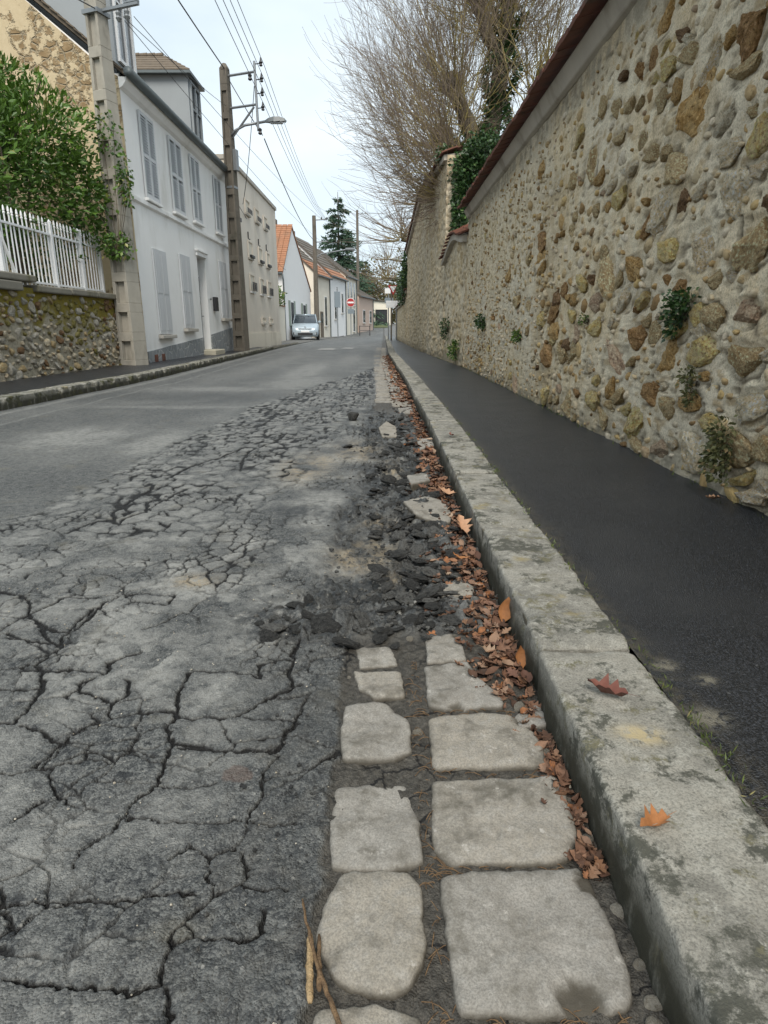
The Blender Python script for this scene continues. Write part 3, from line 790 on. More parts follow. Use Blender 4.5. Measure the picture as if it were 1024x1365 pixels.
kerb = MB()
yy = list(np.arange(-3, 62, 1.0))
for a, b in zip(yy[:-1], yy[1:]):
    xa, xb_ = float(kerb_x(a)), float(kerb_x(b))
    kerb.frustum([(xa + .012, a, -.2), (xa + .2, a, -.2), (xb_ + .2, b, -.2), (xb_ + .012, b, -.2)], [(xa + .012, a, .088), (xa + .2, a, .088), (xb_ + .2, b, .088), (xb_ + .012, b, .088)])
kerb = tag(kerb.build('kerb', M['earth']), kind='structure')
joints = [-2.4, -1.5, -0.62, 0.32, 1.262, 2.164, 3.06, 3.95]
while joints[-1] < 60: joints.append(joints[-1] + 0.9)
kerb_far = [kerb_mesh(0.886, .215, .11, 60 + k, 40, M['kerb']) for k in range(4)]
for i, (a, b) in enumerate(zip(joints[:-1], joints[1:])):
    xa, xb_ = float(kerb_x(a)), float(kerb_x(b))
    if i < 8:
        me = kerb_mesh(b - a - .012, .215, .11, 40 + i, 190 if 3 <= i <= 5 else 90, M['kerb'], 1.3 if i == 3 else 1.0,
                       sandy=[(.11, .62, .035)] if i == 3 else ())
    else: me = kerb_far[i % 4]
    o = obj('kerb_stone', me, kerb, (xa + random.uniform(-.007, .007), a + .004, .11 + random.uniform(-.006, .005)), (0, 0, math.atan2(-(xb_ - xa), b - a)))
yl = list(np.arange(-3, 34, 0.95))
kerbl = MB()
for a, b in zip(yl[:-1], yl[1:]):
    xa, xb_ = float(kerbl_x(a)), float(kerbl_x(b))
    kerbl.frustum([(xa - .2, a, -.2), (xa - .015, a, -.2), (xb_ - .015, b, -.2), (xb_ - .2, b, -.2)], [(xa - .2, a, .08), (xa - .015, a, .08), (xb_ - .015, b, .08), (xb_ - .2, b, .08)])
kerbl = tag(kerbl.build('kerb', M['earth']), kind='structure')
old_k = [kerb_mesh(0.94, .20, .12, 80 + k, 60, M['kerb_old'], 2.2) for k in range(5)]
for i, (a, b) in enumerate(zip(yl[:-1], yl[1:])):
    xa, xb_ = float(kerbl_x(a)), float(kerbl_x(b))
    drop = 0.05 if a > 24 else 0
    obj('kerb_stone', old_k[i % 5], kerbl, (xb_, b, .12 - drop + random.uniform(-.006, .006)), (0, 0, math.pi + math.atan2(-(xb_ - xa), b - a) + random.uniform(-.012, .012)))

# ------------------------------------------------------------------ pavements
def pavement(name, yr, xa, xb, za, zb, nc, mat, edges=True, sandy=()):
    nr = len(yr)
    u = np.linspace(0, 1, nc)[None]
    X = xa[:, None] + (xb - xa)[:, None] * u; Y = np.repeat(yr[:, None], nc, 1)
    z = za[:, None] + (zb - za)[:, None] * u + 0.004 * fbm(X * 2, Y * 2, 3, 71) + 0.0012 * fbm(X * 30, Y * 30, 2, 72)
    d = np.minimum(X - xa[:, None], xb[:, None] - X)
    nn = perlin(X * 12, Y * 6, 73)
    edge = np.clip(1 - (d + 0.03 * nn) / 0.07, 0, 1)
    z = z + 0.012 * np.clip(1 - (xb[:, None] - X) / 0.06, 0, 1) * np.clip(.5 + nn, 0, 1)
    sand = np.zeros_like(X)
    for (sx, sy, r) in sandy: sand = np.maximum(sand, np.clip(1.7 * blob(X, Y, sx, sy, r, r * .8), 0, 1))
    V = np.stack([X, Y, z], -1).reshape(-1, 3)
    m1 = np.stack([edge, sand, sand * 0], -1).reshape(-1, 3)
    return tag(obj(name, mesh_np(name, V, grid_faces(nr, nc), mat, True, {'m1': m1})), kind='structure')
yp = np.concatenate([np.linspace(-3, 0.4, 10), np.geomspace(0.42, 62, 420)])
pavement('pavement', yp, kerb_x(yp) + .208, np.maximum(wall_x(yp) + .06, kerb_x(yp) + .3), np.full(len(yp), .104), np.full(len(yp), .13), 90, M['tarmac'],
         sandy=[(.60, 1.184, .022), (.66, 1.125, .018), (.60, 1.0, .03)])
yq = np.linspace(-3, 33, 240)
pavement('pavement', yq, np.full(len(yq), -4.95), kerbl_x(yq) - .19, np.full(len(yq), .13) - .05 * (yq > 24), np.full(len(yq), .112) - .05 * (yq > 24), 30, M['tarmac'])

# ------------------------------------------------------------------ masonry materials
def mortar_material():
    t = NT('lime_mortar')
    p = t.pos()
    n1 = t.noise(1.1, 6, 0.6); n2 = t.noise(9, 6, 0.65, t.mapping(p, (1, 1, 0.6))); n3 = t.noise(110, 4, 0.7)
    c = t.mix(t.ramp(n1, 0.35, 0.68), (0.68, 0.55, 0.355), (0.63, 0.56, 0.435))
    c = t.mix(t.ramp(n2, 0.42, 0.70), c, (0.76, 0.68, 0.52))
    c = t.mix(t.ramp(n2, 0.44, 0.27), c, (0.38, 0.31, 0.205))
    c = t.mix(t.ramp(n3, 0.58, 0.34), c, t.mix(0.45, c, (0.10, 0.085, 0.06)))
    st = t.attr('m1', 0); oc = t.attr('m1', 1); grime_shade = t.attr('m1', 2)
    c = t.mix(t.ramp(t.noise(27, 6, 0.75), 0.37, 0.29), c, (0.15, 0.11, 0.06))
    c = t.mix(t.ramp(t.noise(16, 6, 0.7, t.mapping(p, (1, 1, 1), (3, 1, 7))), 0.60, 0.70), c, (0.50, 0.37, 0.19))
    c = t.mix(t.math('MULTIPLY', oc, 0.75), c, t.mix(n3, (0.20, 0.13, 0.055), (0.40, 0.28, 0.13)))
    c = t.mix(st, c, (0.10, 0.080, 0.052))
    c = t.mix(t.math('MULTIPLY', grime_shade, t.ramp(n2, 0.3, 0.6)), c, (0.13, 0.115, 0.085))
    nr = t.bump(t.noise(220, 4, 0.75), 0.6, 0.004); nr = t.bump(t.noise(62, 6, 0.75), 0.65, 0.010, nr)
    return t.out(c, 0.92, nr, 0.2)

def stone_material(name, col, alt):
    t = NT(name)
    o = t.objc(); w = t.math('MULTIPLY', t.rand(), 50)
    n1 = t.noise(2.1, 6, 0.65, o, w); n2 = t.noise(9, 5, 0.7, o, w); n3 = t.noise(34, 4, 0.75, o, w)
    c = t.mix(t.ramp(n1, 0.42, 0.56), col, alt)
    c = t.mix(t.ramp(n2, 0.51, 0.62), c, tuple(min(.78, x * 1.7 + .10) for x in col))
    c = t.mix(t.ramp(n2, 0.47, 0.37), c, tuple(x * .28 for x in col))
    c = t.mix(t.ramp(n3, 0.50, 0.32), c, t.mix(0.62, c, (0.07, 0.045, 0.02)))
    c = t.mix(t.ramp(n3, 0.60, 0.72), c, (0.55, 0.49, 0.37))
    c = t.mix(0.22, c, t.mix(t.rand(), tuple(x * .5 for x in col), tuple(min(.8, x * 1.4) for x in col)))
    nr = t.bump(n3, 1.0, 0.008); nr = t.bump(n2, 1.0, 0.022, nr)
    return t.out(c, 0.9, nr, 0.2)

STN = {
    'b': stone_material('rust_brown_stone', (0.30, 0.165, 0.062), (0.46, 0.29, 0.13)),
    'o': stone_material('ochre_brown_stone', (0.44, 0.255, 0.085), (0.56, 0.40, 0.20)),
    't': stone_material('tan_stone', (0.58, 0.43, 0.24), (0.44, 0.285, 0.13)),
    'l': stone_material('pale_limestone', (0.80, 0.67, 0.46), (0.68, 0.49, 0.26)),
    'y': stone_material('yellow_stone', (0.64, 0.43, 0.155), (0.70, 0.56, 0.34)),
    'g': stone_material('grey_stone', (0.52, 0.45, 0.33), (0.60, 0.49, 0.33)),
    'd': stone_material('dark_brown_stone', (0.17, 0.10, 0.05), (0.30, 0.18, 0.085)),
    'p': stone_material('pinkish_stone', (0.50, 0.33, 0.215), (0.56, 0.43, 0.30)),
    'f': stone_material('grey_flint', (0.58, 0.53, 0.43), (0.36, 0.31, 0.23)),
    'm': stone_material('mossy_flint', (0.20, 0.175, 0.032), (0.34, 0.29, 0.15)),
}
M['mortar'] = mortar_material()

def rock_mesh(name, seed, sub=3, cuts=11, rough=0.10, flat=False):
    """unit rock: x along the wall, y depth (front at -y), z up"""
    rng = np.random.default_rng(seed)
    bm = bmesh.new(); bmesh.ops.create_icosphere(bm, subdivisions=sub, radius=1.0)
    P = np.array([v.co[:] for v in bm.verts])
    for k in range(cuts):
        n = rng.normal(size=3); n /= np.linalg.norm(n); d = rng.uniform(.52, .84) if flat else rng.uniform(.62, .86)
        s = P @ n; m = s > d
        P[m] -= np.outer(s[m] - d, n) * 0.92
    if flat:
        for f, a in ((1.6, .26), (3.2, .14)):
            acc = np.zeros(len(P))
            for k in range(3):
                dr = rng.normal(size=3); dr[1] *= .3; dr /= np.linalg.norm(dr)
                acc += np.sin(P @ dr * f + rng.uniform(0, 6.28))
            P[:, [0, 2]] *= (1 + a * acc / 1.7)[:, None]
    if flat: P[:, 1] = np.sign(P[:, 1]) * np.abs(P[:, 1]) ** .42
    for f, a in ((2.2, rough * 1.3), (5, rough * .8), (11, rough * .42), (19, rough * .26), (33, rough * .16)):
        acc = np.zeros(len(P))
        for k in range(4):
            dr = rng.normal(size=3); dr /= np.linalg.norm(dr)
            acc += np.sin(P @ dr * f + rng.uniform(0, 6.28)) * np.sin(P @ np.roll(dr, 1) * f * 0.77 + rng.uniform(0, 6.28))
        P *= (1 + a * acc / 2)[:, None]
    P /= np.abs(P).max(0)
    for v, p in zip(bm.verts, P): v.co = p
    me = bpy.data.meshes.new(name); bm.to_mesh(me); bm.free()
    me.polygons.foreach_set('use_smooth', [True] * len(me.polygons))
    return me
ROCKS = {}
def stone(key, k, sub, parent, loc, rot, scale):
    o = obj('stone', rock('base', k, sub), parent, loc, rot, scale)
    o.material_slots[0].link = 'OBJECT'; o.material_slots[0].material = STN[key]
    return o
def rock(key, k, sub=3):
    kk = (key, k, sub)
    if kk not in ROCKS:
        base = ROCKS.get(('base', k, sub))
        if base is None:
            base = rock_mesh('stone', 900 + k, sub, 15, .115, True); base.materials.append(STN['t']); ROCKS[('base', k, sub)] = base
        ROCKS[kk] = base
    return ROCKS[kk]

# ------------------------------------------------------------------ the tall stone wall beside the pavement
M['tile_red'] = simple('red_clay_tile', (0.155, 0.060, 0.038), 0.85, 0.35, 9, 0.3, dirt=(0.06, 0.05, 0.032), dscale=5)
M['ledge'] = simple('lime_cornice', (0.40, 0.36, 0.30), 0.9, 0.2, 5, 0.3, dirt=(0.20, 0.17, 0.13), dscale=2.5)
M['rubble'] = simple('wall_core', (0.30, 0.26, 0.20), 0.95, 0.25, 8, 0.4)

def fill_stones(Y0, Y1, z0, z1, given, target, sizes, rng, dens):
    out = list(given); tries = 0
    while len(out) < target and tries < 26000:
        tries += 1
        yv = 1 / rng.uniform(1 / Y1, 1 / Y0); zv = z0 + (z1 - z0) * rng.random() ** 1.15
        if rng.random() > dens(yv, zv): continue
        a = sizes(rng, yv, zv); b = a * rng.uniform(.45, .95)
        if any(abs(yv - s[0]) < (a + s[2]) and abs(zv - s[1]) < (b + s[3]) and ((yv - s[0]) / (a + s[2])) ** 2 + ((zv - s[1]) / (b + s[3])) ** 2 < .70 for s in out): continue
        out.append((yv, zv, a, b, rng.choice(list('bootttttllllyyyypd'))))
    return out

wall_near = empty('stone_wall', (1.42, 5.0, 0.1), 0, 'tall rubble stone wall with red tile coping running beside the dark pavement', 'wall')
INV = Matrix.Translation(Vector((1.42, 5.0, 0.1))).inverted()
given = [(y, z, min(a * 1.12, 2.3 * b, .22), b * 1.2, k) for (y, z, a, b, k) in WALL_STONES]
rs = np.random.default_rng(5)
def dens(y, z):
    d = 1.0 if z < 1.1 else 0.8 if z < 1.7 else 0.4
    if 5.2 < y: d *= 0.35
    return d
WS = fill_stones(1.25, 11.0, 0.16, 2.4, given, 298, lambda r, y, z: r.choice([.05, .065, .08, .10, .13, .155] if y < 5.2 and z < 1.9 else [.035, .045, .055, .07, .09, .12]) * (1.15 if z < .6 else 1.0), rs, dens)

def wall_face():
    yr = [0.55]
    while yr[-1] < 11.35: yr.append(yr[-1] + min(.0030 * yr[-1] ** 2, .036) + .0004)
    yr = np.array(yr); nz = 340
    zr = np.linspace(0.06, 2.56, nz)
    Y = np.repeat(yr[:, None], nz, 1); Z = np.repeat(zr[None], len(yr), 0)
    n3 = fbm(Y * 3, Z * 3.4, 4, 81); n9 = fbm(Y * 9, Z * 11, 4, 82); n40 = fbm(Y * 38, Z * 44, 3, 83)
    h = 0.020 * fbm(Y * 1.2, Z * 1.3, 3, 84) + 0.004 * n9 + 0.0042 * n40 + 0.0035 * fbm(Y * 85, Z * 95, 2, 183)
    # small pebbles and pits left in the render
    f1, f2, vid = voronoi(Y / .060 + .5 * n9, Z / .048 + .5 * n3, 86)
    h = h + (vid > .70) * np.clip(.5 - f1, 0, 1) * 0.009 - (vid < .13) * np.clip(.42 - f1, 0, 1) * 0.05
    oc = (vid > .82) * np.clip((.5 - f1) * 5, 0, 1) * 0.8
    pit = (vid < .13) * np.clip((.36 - f1) * 5, 0, 1)
    st = np.zeros_like(Y)
    wy = Y + 0.02 * n9; wz = Z + 0.02 * fbm(Y * 10 + 9, Z * 10, 3, 87)
    for i, (sy, sz, a, b, k) in enumerate(WS):
        i0, i1 = np.searchsorted(yr, sy - a * 1.5), np.searchsorted(yr, sy + a * 1.5)
        j0, j1 = np.searchsorted(zr, sz - b * 1.6), np.searchsorted(zr, sz + b * 1.6)
        if i1 <= i0 or j1 <= j0: continue
        s = np.s_[i0:i1, j0:j1]
        q = np.hypot((wy[s] - sy) / a, (wz[s] - sz) / b) * (1 + .16 * perlin(Y[s] * 14 + i, Z[s] * 16, 188))
        inn = 1 - sstep(.72, 1.0, q)
        h[s] = h[s] - inn * 0.013
        ring = np.exp(-((q - 1.03) / .11) ** 2) * np.clip(perlin(Y[s] * 7 + i, Z[s] * 7, 88) * 1.5 + 0.62 * (wz[s] < sz) - .02, 0, 1)
        h[s] = h[s] - ring * 0.012
        st[s] = np.maximum(st[s], ring * 0.85)  # shade in the gap, strongest below each stone, painted into the mortar
        oc[s] = np.maximum(oc[s], 0.45 * np.exp(-((q - .9) / .3) ** 2) * np.clip(.3 + n9[s], 0, 1) * (k in 'boyd'))
    # drying cracks in the render, an open vertical seam
    for (cy, z0, z1) in ((4.75, 1.72, 1.98), (5.5, .3, 1.25), (5.9, .75, 1.6), (2.72, 1.28, 1.05)):
        m = (np.abs(Y - cy - 0.05 * perlin(Z * 9, Y * 0 + cy, 89) - (Z - z0) * .12) < 0.012) & (Z > min(z0, z1)) & (Z < max(z0, z1))
        h = h - m * 0.02; st = np.maximum(st, m * 0.9)
    streak = np.exp(-((Y - 5.75 - .25 * perlin(Z * 2.2, Z * 0, 90)) / .38) ** 2) * np.clip(.45 + n3, 0, 1) * sstep(2.2, 1.7, Z)
    oc = np.maximum(oc, streak * .8); h = h - streak * .015
    grime_shade = np.clip(1.0 - (Z - .12) / .14 + .5 * n9, 0, .8) + np.clip((Z - 2.28) / .25 + .3 * n9, 0, .7)  # foot grime, plus the shade under the eave painted into the colour
    st = np.maximum(st, pit * .8)
    X = 1.42 - h
    V = np.stack([X - 1.42, Y - 5.0, Z - 0.1], -1).reshape(-1, 3)
    m1 = np.stack([np.clip(st, 0, 1), np.clip(oc, 0, 1), np.clip(grime_shade, 0, 1)], -1).reshape(-1, 3)
    # yr ascends with index (1/inv descending), faces towards -x
    return mesh_np('mortar_face', V, grid_faces(len(yr), nz)[:, ::-1], M['mortar'], True, {'m1': m1})
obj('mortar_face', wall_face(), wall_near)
MB().box(.09, .52, -8.0, 6.34, -.1, 2.62).build('core', M['rubble'], wall_near)
MB().box(.005, .088, -8.0, -4.46, -.1, 2.42).build('mortar_face', M['mortar'], wall_near)
for i, (sy, sz, a, b, k) in enumerate(WS):
    out = random.uniform(.004, .022) + (0.006 if sz < .5 else 0)
    dep = max(.045, min(a, b) * .75)
    o = stone(k, (i * 7) % 18, 5, wall_near, (dep - out - 0.012, sy - 5.0, sz - 0.1), (random.uniform(-.08, .08), random.uniform(-.5, .5), math.pi / 2 + random.uniform(-.08, .08)), (a * random.uniform(1.0, 1.2), dep, b * random.uniform(1.0, 1.2)))
def rubble_stuff(n, parent, origin, ys, zs, amin, amax, seed, avoid, gap=.9):
    rng = np.random.default_rng(seed); mats = 6
    bases = [rock_mesh('small_stone', 1200 + k, 2, 12, .10, True) for k in range(8)]
    bases = [(np.array([v.co[:] for v in m.vertices]), np.array([tuple(p.vertices) for p in m.polygons])) for m in bases]
    V = []; F = []; C = []; nn = 0; got = 0; tr_ = 0
    av = np.array([(q[0], q[1], q[2], q[3]) for q in avoid])
    while got < n and tr_ < n * 14:
        tr_ += 1
        y = 1 / rng.uniform(1 / ys[1], 1 / ys[0]) if rng.random() < .6 else rng.uniform(*ys)
        z = zs[0] + (zs[1] - zs[0]) * rng.random() ** 1.35
        a = (amin + (amax - amin) * rng.random() ** 1.25) * (1 if y < 5.5 else .6); b = a * rng.uniform(.5, .95)
        if (((y - av[:, 0]) / (av[:, 2] + a)) ** 2 + ((z - av[:, 1]) / (av[:, 3] + b)) ** 2).min() < gap: continue
        av = np.vstack([av, [y, z, a, b]])
        P, f = bases[got % 8]; w = rng.uniform(-.7, .7); c_, s_ = math.cos(w), math.sin(w)
        d = a * .8; o_ = rng.uniform(.010, .024)
        q0 = P[:, 0] * a * c_ - P[:, 2] * b * s_; q1 = P[:, 0] * a * s_ + P[:, 2] * b * c_
        V.append(np.stack([d - o_ - P[:, 1] * -d, y + q0, z + q1], 1) - np.array([0, origin[1], origin[2]])); F.append(f + nn); nn += len(P)
        C.append(np.full(len(P), rng.random())); got += 1
    o = obj('small_stones', mesh_np('small_stones', np.concatenate(V), np.concatenate(F), M['small_stone'], True, {'rnd': np.concatenate(C)}), parent)
    o['kind'] = 'stuff'
t = NT('mixed_small_stone'); r_ = t.attr('rnd'); n_a = t.noise(38, 5, .7); n_b = t.noise(120, 4, .75)
cc = t.cramp(r_, [(0.0, (0.20, 0.125, 0.06)), (0.2, (0.40, 0.27, 0.12)), (0.45, (0.48, 0.39, 0.25)), (0.7, (0.58, 0.51, 0.40)), (0.85, (0.50, 0.36, 0.16)), (1.0, (0.36, 0.27, 0.19))])
cc = t.mix(t.ramp(n_a, .5, .36), cc, t.mix(.45, cc, (0.08, 0.055, 0.025))); cc = t.mix(t.ramp(n_b, .60, .72), cc, (0.58, 0.52, 0.41))
M['small_stone'] = t.out(cc, .9, t.bump(n_b, .8, .006, t.bump(n_a, .7, .012)), .2)
rubble_stuff(1500, wall_near, (0, 5.0, .1), (1.3, 11.2), (.14, 2.42), .016, .088, 17, WS, .80)
# cornice band under the tiles, then the tiles
MB().prism([(-.005, 2.445), (-.035, 2.46), (-.085, 2.555), (-.085, 2.575), (.30, 2.62), (.30, 2.445)], 'y', -8.0, 6.36).build('cornice', M['ledge'], wall_near, bevel=.006)
tile_me = []
for k in range(4):
    mb = MB(); n = 7
    top = []; 
    for j in range(n):
        f = j / (n - 1)
        w = .082 + .003 * math.sin(k + j)
        z = .005 * math.sin(f * 3.1 + k)
        top.append((f * .34, w, z))
    for (x0, w0, z0), (x1, w1, z1) in zip(top[:-1], top[1:]):
        mb.frustum([(x0, -w0, z0), (x1, -w1, z1), (x1, w1, z1), (x0, w0, z0)], [(x0, -w0, z0 + .026), (x1, -w1, z1 + .026), (x1, w1, z1 + .026), (x0, w0, z0 + .026)])
    tile_me.append(mb.mesh('tile', M['tile_red'], bevel=0.0))
yv = -7.9
while yv < 6.35:
    for row in range(2):
        obj('tile', random.choice(tile_me), wall_near, (-.195 + row * .20 + random.uniform(-.012, .012), yv + (.085 if row else 0), 2.575 + row * .088 + random.uniform(-.004, .006)),
            (random.uniform(-.03, .03), -.30 + random.uniform(-.03, .03), random.uniform(-.03, .03)))
    yv += 0.170

# ------------------------------------------------------------------ the taller wall behind, the broken link and the low far wall
def course_wall(name, label, ys, zt, zb=0.05, thick=.5, ny=260, nz=150, seed=0, cap=True, ochre=.5, drop_end=False):
    y0, y1 = ys
    x0 = float(wall_x(y0))
    root = empty(name, (x0, y0, .1), 0, label, 'wall')
    inv = np.linspace(1 / y0, 1 / y1, ny); yr = 1 / inv
    u = np.linspace(0, 1, nz)[None]
    Y = np.repeat(yr[:, None], nz, 1); T = zt(Y); Z = zb + (T - zb) * u
    n3 = fbm(Y * 2, Z * 2.4, 4, 91 + seed); n9 = fbm(Y * 8, Z * 9, 4, 92 + seed)
    wy = Y / .19 + .35 * n9; wz = Z / .125 + .35 * n3
    f1, f2, vid = voronoi(wy, wz, 93 + seed)
    e = (f2 - f1)
    dome = np.clip(e * 2.2, 0, 1) * np.clip((vid - .12) * 1.6, 0, 1)
    h = .028 * dome + .012 * n9 + .02 * n3
    st = np.clip(.16 - e, 0, 1) * 3.2 * np.clip(.5 + n3, 0, 1)
    oc = (vid > .45) * np.clip(e * 3, 0, 1) * ochre * (vid)
    X = wall_x(Y) - h
    V = np.stack([X - x0, Y - y0, Z - .1], -1).reshape(-1, 3)
    gr = np.clip(1.0 - (Z - .12) / .25 + .5 * n9, 0, .8) * .8 + np.clip((Z - T + .25) / .3, 0, .6)  # foot grime, plus painted shade just below the coping
    m1 = np.stack([np.clip(st, 0, .8), np.clip(oc, 0, 1), gr], -1).reshape(-1, 3)
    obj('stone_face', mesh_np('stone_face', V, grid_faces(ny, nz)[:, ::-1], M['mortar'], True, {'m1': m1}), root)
    # body and the end that faces the street's near side
    mb = MB()
    ysb = np.linspace(y0, y1, 14)
    for a, b in zip(ysb[:-1], ysb[1:]):
        xa, xb_ = float(wall_x(a)) - x0 + .05, float(wall_x(b)) - x0 + .05
        ta, tb = float(zt(np.array(a))) - .13, float(zt(np.array(b))) - .13
        mb.frustum([(xa, a - y0, -.2), (xa + thick, a - y0, -.2), (xb_ + thick, b - y0, -.2), (xb_, b - y0, -.2)],
                   [(xa, a - y0, ta), (xa + thick, a - y0, ta), (xb_ + thick, b - y0, tb), (xb_, b - y0, tb)])
    mb.build('core', M['rubble'], root)
    # end face relief
    xe = np.linspace(-.02, thick + .05, 40); ze = np.linspace(zb, float(zt(np.array(y0))) - .02, 160)
    XE, ZE = np.meshgrid(xe, ze, indexing='ij')
    g1, g2, gid = voronoi(XE / .19 + 3, ZE / .13, 95 + seed)
    hh = .03 * np.clip((g2 - g1) * 2.2, 0, 1) + .015 * fbm(XE * 7, ZE * 7, 3, 96)
    V = np.stack([XE, -hh - .01, ZE - .1], -1).reshape(-1, 3)
    m1 = np.stack([np.clip(.16 - (g2 - g1), 0, 1) * 3, (gid > .5) * .5, XE * 0], -1).reshape(-1, 3)
    obj('stone_face', mesh_np('stone_face', V, grid_faces(40, 160), M['mortar'], True, {'m1': np.clip(m1, 0, 1)}), root)
    if cap:
        yv = y0
        while yv < y1:
            xx = float(wall_x(yv)) - x0; tz = float(zt(np.array(yv))) - .1
            for row in range(2):
                obj('tile', random.choice(tile_me), root, (xx - .14 + row * .2, yv - y0 + (.09 if row else 0), tz + row * .088 + random.uniform(-.004, .008)),
                    (random.uniform(-.03, .03), -.30 + random.uniform(-.03, .03), random.uniform(-.03, .03)), (1, 1.6 if yv > 18 else 1, 1))
            yv += .17 if yv <= 18 else .272
        mb = MB()
        for a, b in zip(ysb[:-1], ysb[1:]):
            xa, xb_ = float(wall_x(a)) - x0, float(wall_x(b)) - x0
            ta, tb = float(zt(np.array(a))) - .1, float(zt(np.array(b))) - .1
            mb.frustum([(xa - .09, a - y0, ta - .11), (xa + thick, a - y0, ta - .11), (xb_ + thick, b - y0, tb - .11), (xb_ - .09, b - y0, tb - .11)],
                       [(xa - .09, a - y0, ta - .012), (xa + thick, a - y0, ta + .1), (xb_ + thick, b - y0, tb + .1), (xb_ - .09, b - y0, tb - .012)])
        mb.build('cornice', M['ledge'], root)
    return root

course_wall('stone_wall', 'weathered broken stretch of rubble wall with sagging tiles past the end of the tall wall', (11.35, 14.1),
            lambda y: 2.42 + .12 * np.sin(y * 2.1) - .05 * (y - 11.35), ny=90, nz=160, seed=10, thick=.45, ochre=.9)
course_wall('stone_wall', 'highest stretch of tan rubble wall with an ivy covered end', (14.1, 27.0),
            lambda y: np.interp(y, [14, 19, 27], [4.16, 4.38, 3.75]), seed=20, thick=.8, nz=220, ochre=.55)
course_wall('stone_wall', 'low far end of the rubble wall beside the sign posts', (27.0, 41.0),
            lambda y: np.interp(y, [27, 30, 41], [2.3, 1.95, 1.9]), seed=30, nz=90, ny=120, ochre=.9, cap=True)

# ------------------------------------------------------------------ the garden wall on the left, its stones and slabs
M['slab'] = simple('mossy_coping_slab', (0.20, 0.185, 0.15), 0.9, 0.3, 6, 0.5, dirt=(0.085, 0.078, 0.022), dscale=2.5)
GX = -4.95
def mossy_mortar():
    t = NT('mossy_mortar'); p = t.pos()
    n1 = t.noise(9, 6, .7); n2 = t.noise(40, 5, .75)
    c = t.mix(n1, (0.30, 0.265, 0.195), (0.50, 0.45, 0.35))
    c = t.mix(t.ramp(n2, .48, .34), c, (0.10, 0.085, 0.06))
    z = t.n('ShaderNodeSeparateXYZ'); t.t.links.new(p, z.inputs[0])
    top = t.ramp(t.math('ADD', z.outputs[2], t.math('MULTIPLY', t.noise(2.2, 5, .65), 1.3)), 1.42, 1.72)
    c = t.mix(t.math('MULTIPLY', top, t.ramp(n2, .30, .5)), c, t.mix(n2, (0.10, 0.085, 0.012), (0.33, 0.26, 0.04)))
    return t.out(c, .95, t.bump(n2, .8, .02, t.bump(n1, .6, .03)), .15)
gw = empty('garden_wall', (GX, 9.4, .1), 0, 'low flint rubble garden wall with a mossy top under the white fence', 'wall')
MB().box(-.45, -.03, -8.2, 2.75, -.1, 1.24).build('mortar', mossy_mortar(), gw)
rg = np.random.default_rng(12)
gst = []; tries = 0
while len(gst) < 298 and tries < 60000:
    tries += 1
    yv = rg.uniform(8.3, 12.1); zv = rg.uniform(.10, 1.24); a = rg.choice([.035, .045, .055, .07, .095]); b = a * rg.uniform(.5, .9)
    if any(((yv - s[0]) / (a + s[2])) ** 2 + ((zv - s[1]) / (b + s[3])) ** 2 < .80 for s in gst): continue
    gst.append((yv, zv, a, b))
for i, (yv, zv, a, b) in enumerate(gst):
    mossy = (zv > .72 + .25 * math.sin(yv * 2.2) and 9.6 < yv < 11.6 and rg.random() < .62) or rg.random() < .06
    k = 'm' if mossy else rg.choice(list('ffffflltggd'))
    stone(k, i % 18, 3, gw, (-.044, yv - 9.4, zv - .1), (rg.uniform(-.1, .1), rg.uniform(-.6, .6), math.pi / 2 + rg.uniform(-.12, .12)), (a * 1.08, .055, b * 1.08))
# older end of the wall that runs out of the picture, one joined mass
yv = -8.0
vv = -8.1
while vv < -1.0:
    L = random.uniform(.75, 1.0)
    MB().box(-.50, .06, vv, vv + L - .012, 1.18, 1.30).build('slab', M['slab'], gw, bevel=.018, seg=2)
    vv += L
for (a, b, z) in ((-1.0, -.05, 1.31), (-.04, .95, 1.19), (.962, 1.9, 1.20), (1.912, 2.74, 1.20)):
    MB().box(-.50, .055, a, b, z, z + .095).build('slab', M['slab'], gw, bevel=.02, seg=2)

# ------------------------------------------------------------------ house materials
M['white_render'] = simple('white_render', (0.86, 0.85, 0.83), 0.9, 0.05, 1.5, 0.3, dirt=(0.68, 0.665, 0.62), dscale=1.3)
M['cream_render'] = simple('cream_render', (0.72, 0.655, 0.565), 0.9, 0.07, 1.5, 0.15, dirt=(0.58, 0.52, 0.44), dscale=.7)
M['pale_cream'] = simple('pale_cream_render', (0.76, 0.70, 0.59), 0.9, 0.07, 1.5, 0.1, dirt=(0.5, 0.45, 0.36), dscale=.6)
M['bright_white'] = simple('bright_white_render', (0.78, 0.77, 0.76), 0.9, 0.04, 1.5, 0.1)
M['pink_render'] = simple('pinkish_render', (0.50, 0.38, 0.31), 0.9, 0.08, 1.5, 0.1)
M['shutter'] = simple('pale_grey_paint', (0.58, 0.59, 0.60), 0.6, 0.06, 3, 0.05)
M['louvre'] = simple('grey_louvre_paint', (0.46, 0.48, 0.495), 0.6, 0.06, 3, 0.05)
M['slot'] = simple('shutter_slot_shade_paint', (0.13, 0.14, 0.15), .7, .1, 3, 0)
M['dark'] = simple('dark_interior', (0.02, 0.022, 0.025), 0.6, 0.2, 3, 0)
M['glass'] = simple('window_glass', (0.035, 0.045, 0.055), 0.06, 0.1, 1, 0, spec=0.8)
M['zinc'] = simple('zinc_gutter', (0.125, 0.145, 0.15), 0.5, 0.2, 4, 0.05, metal=.3)
M['grey_dormer'] = simple('grey_dormer_paint', (0.30, 0.325, 0.34), 0.75, 0.1, 2, 0.05)
M['sill'] = simple('stone_sill', (0.46, 0.43, 0.38), 0.85, 0.15, 6, 0.2)
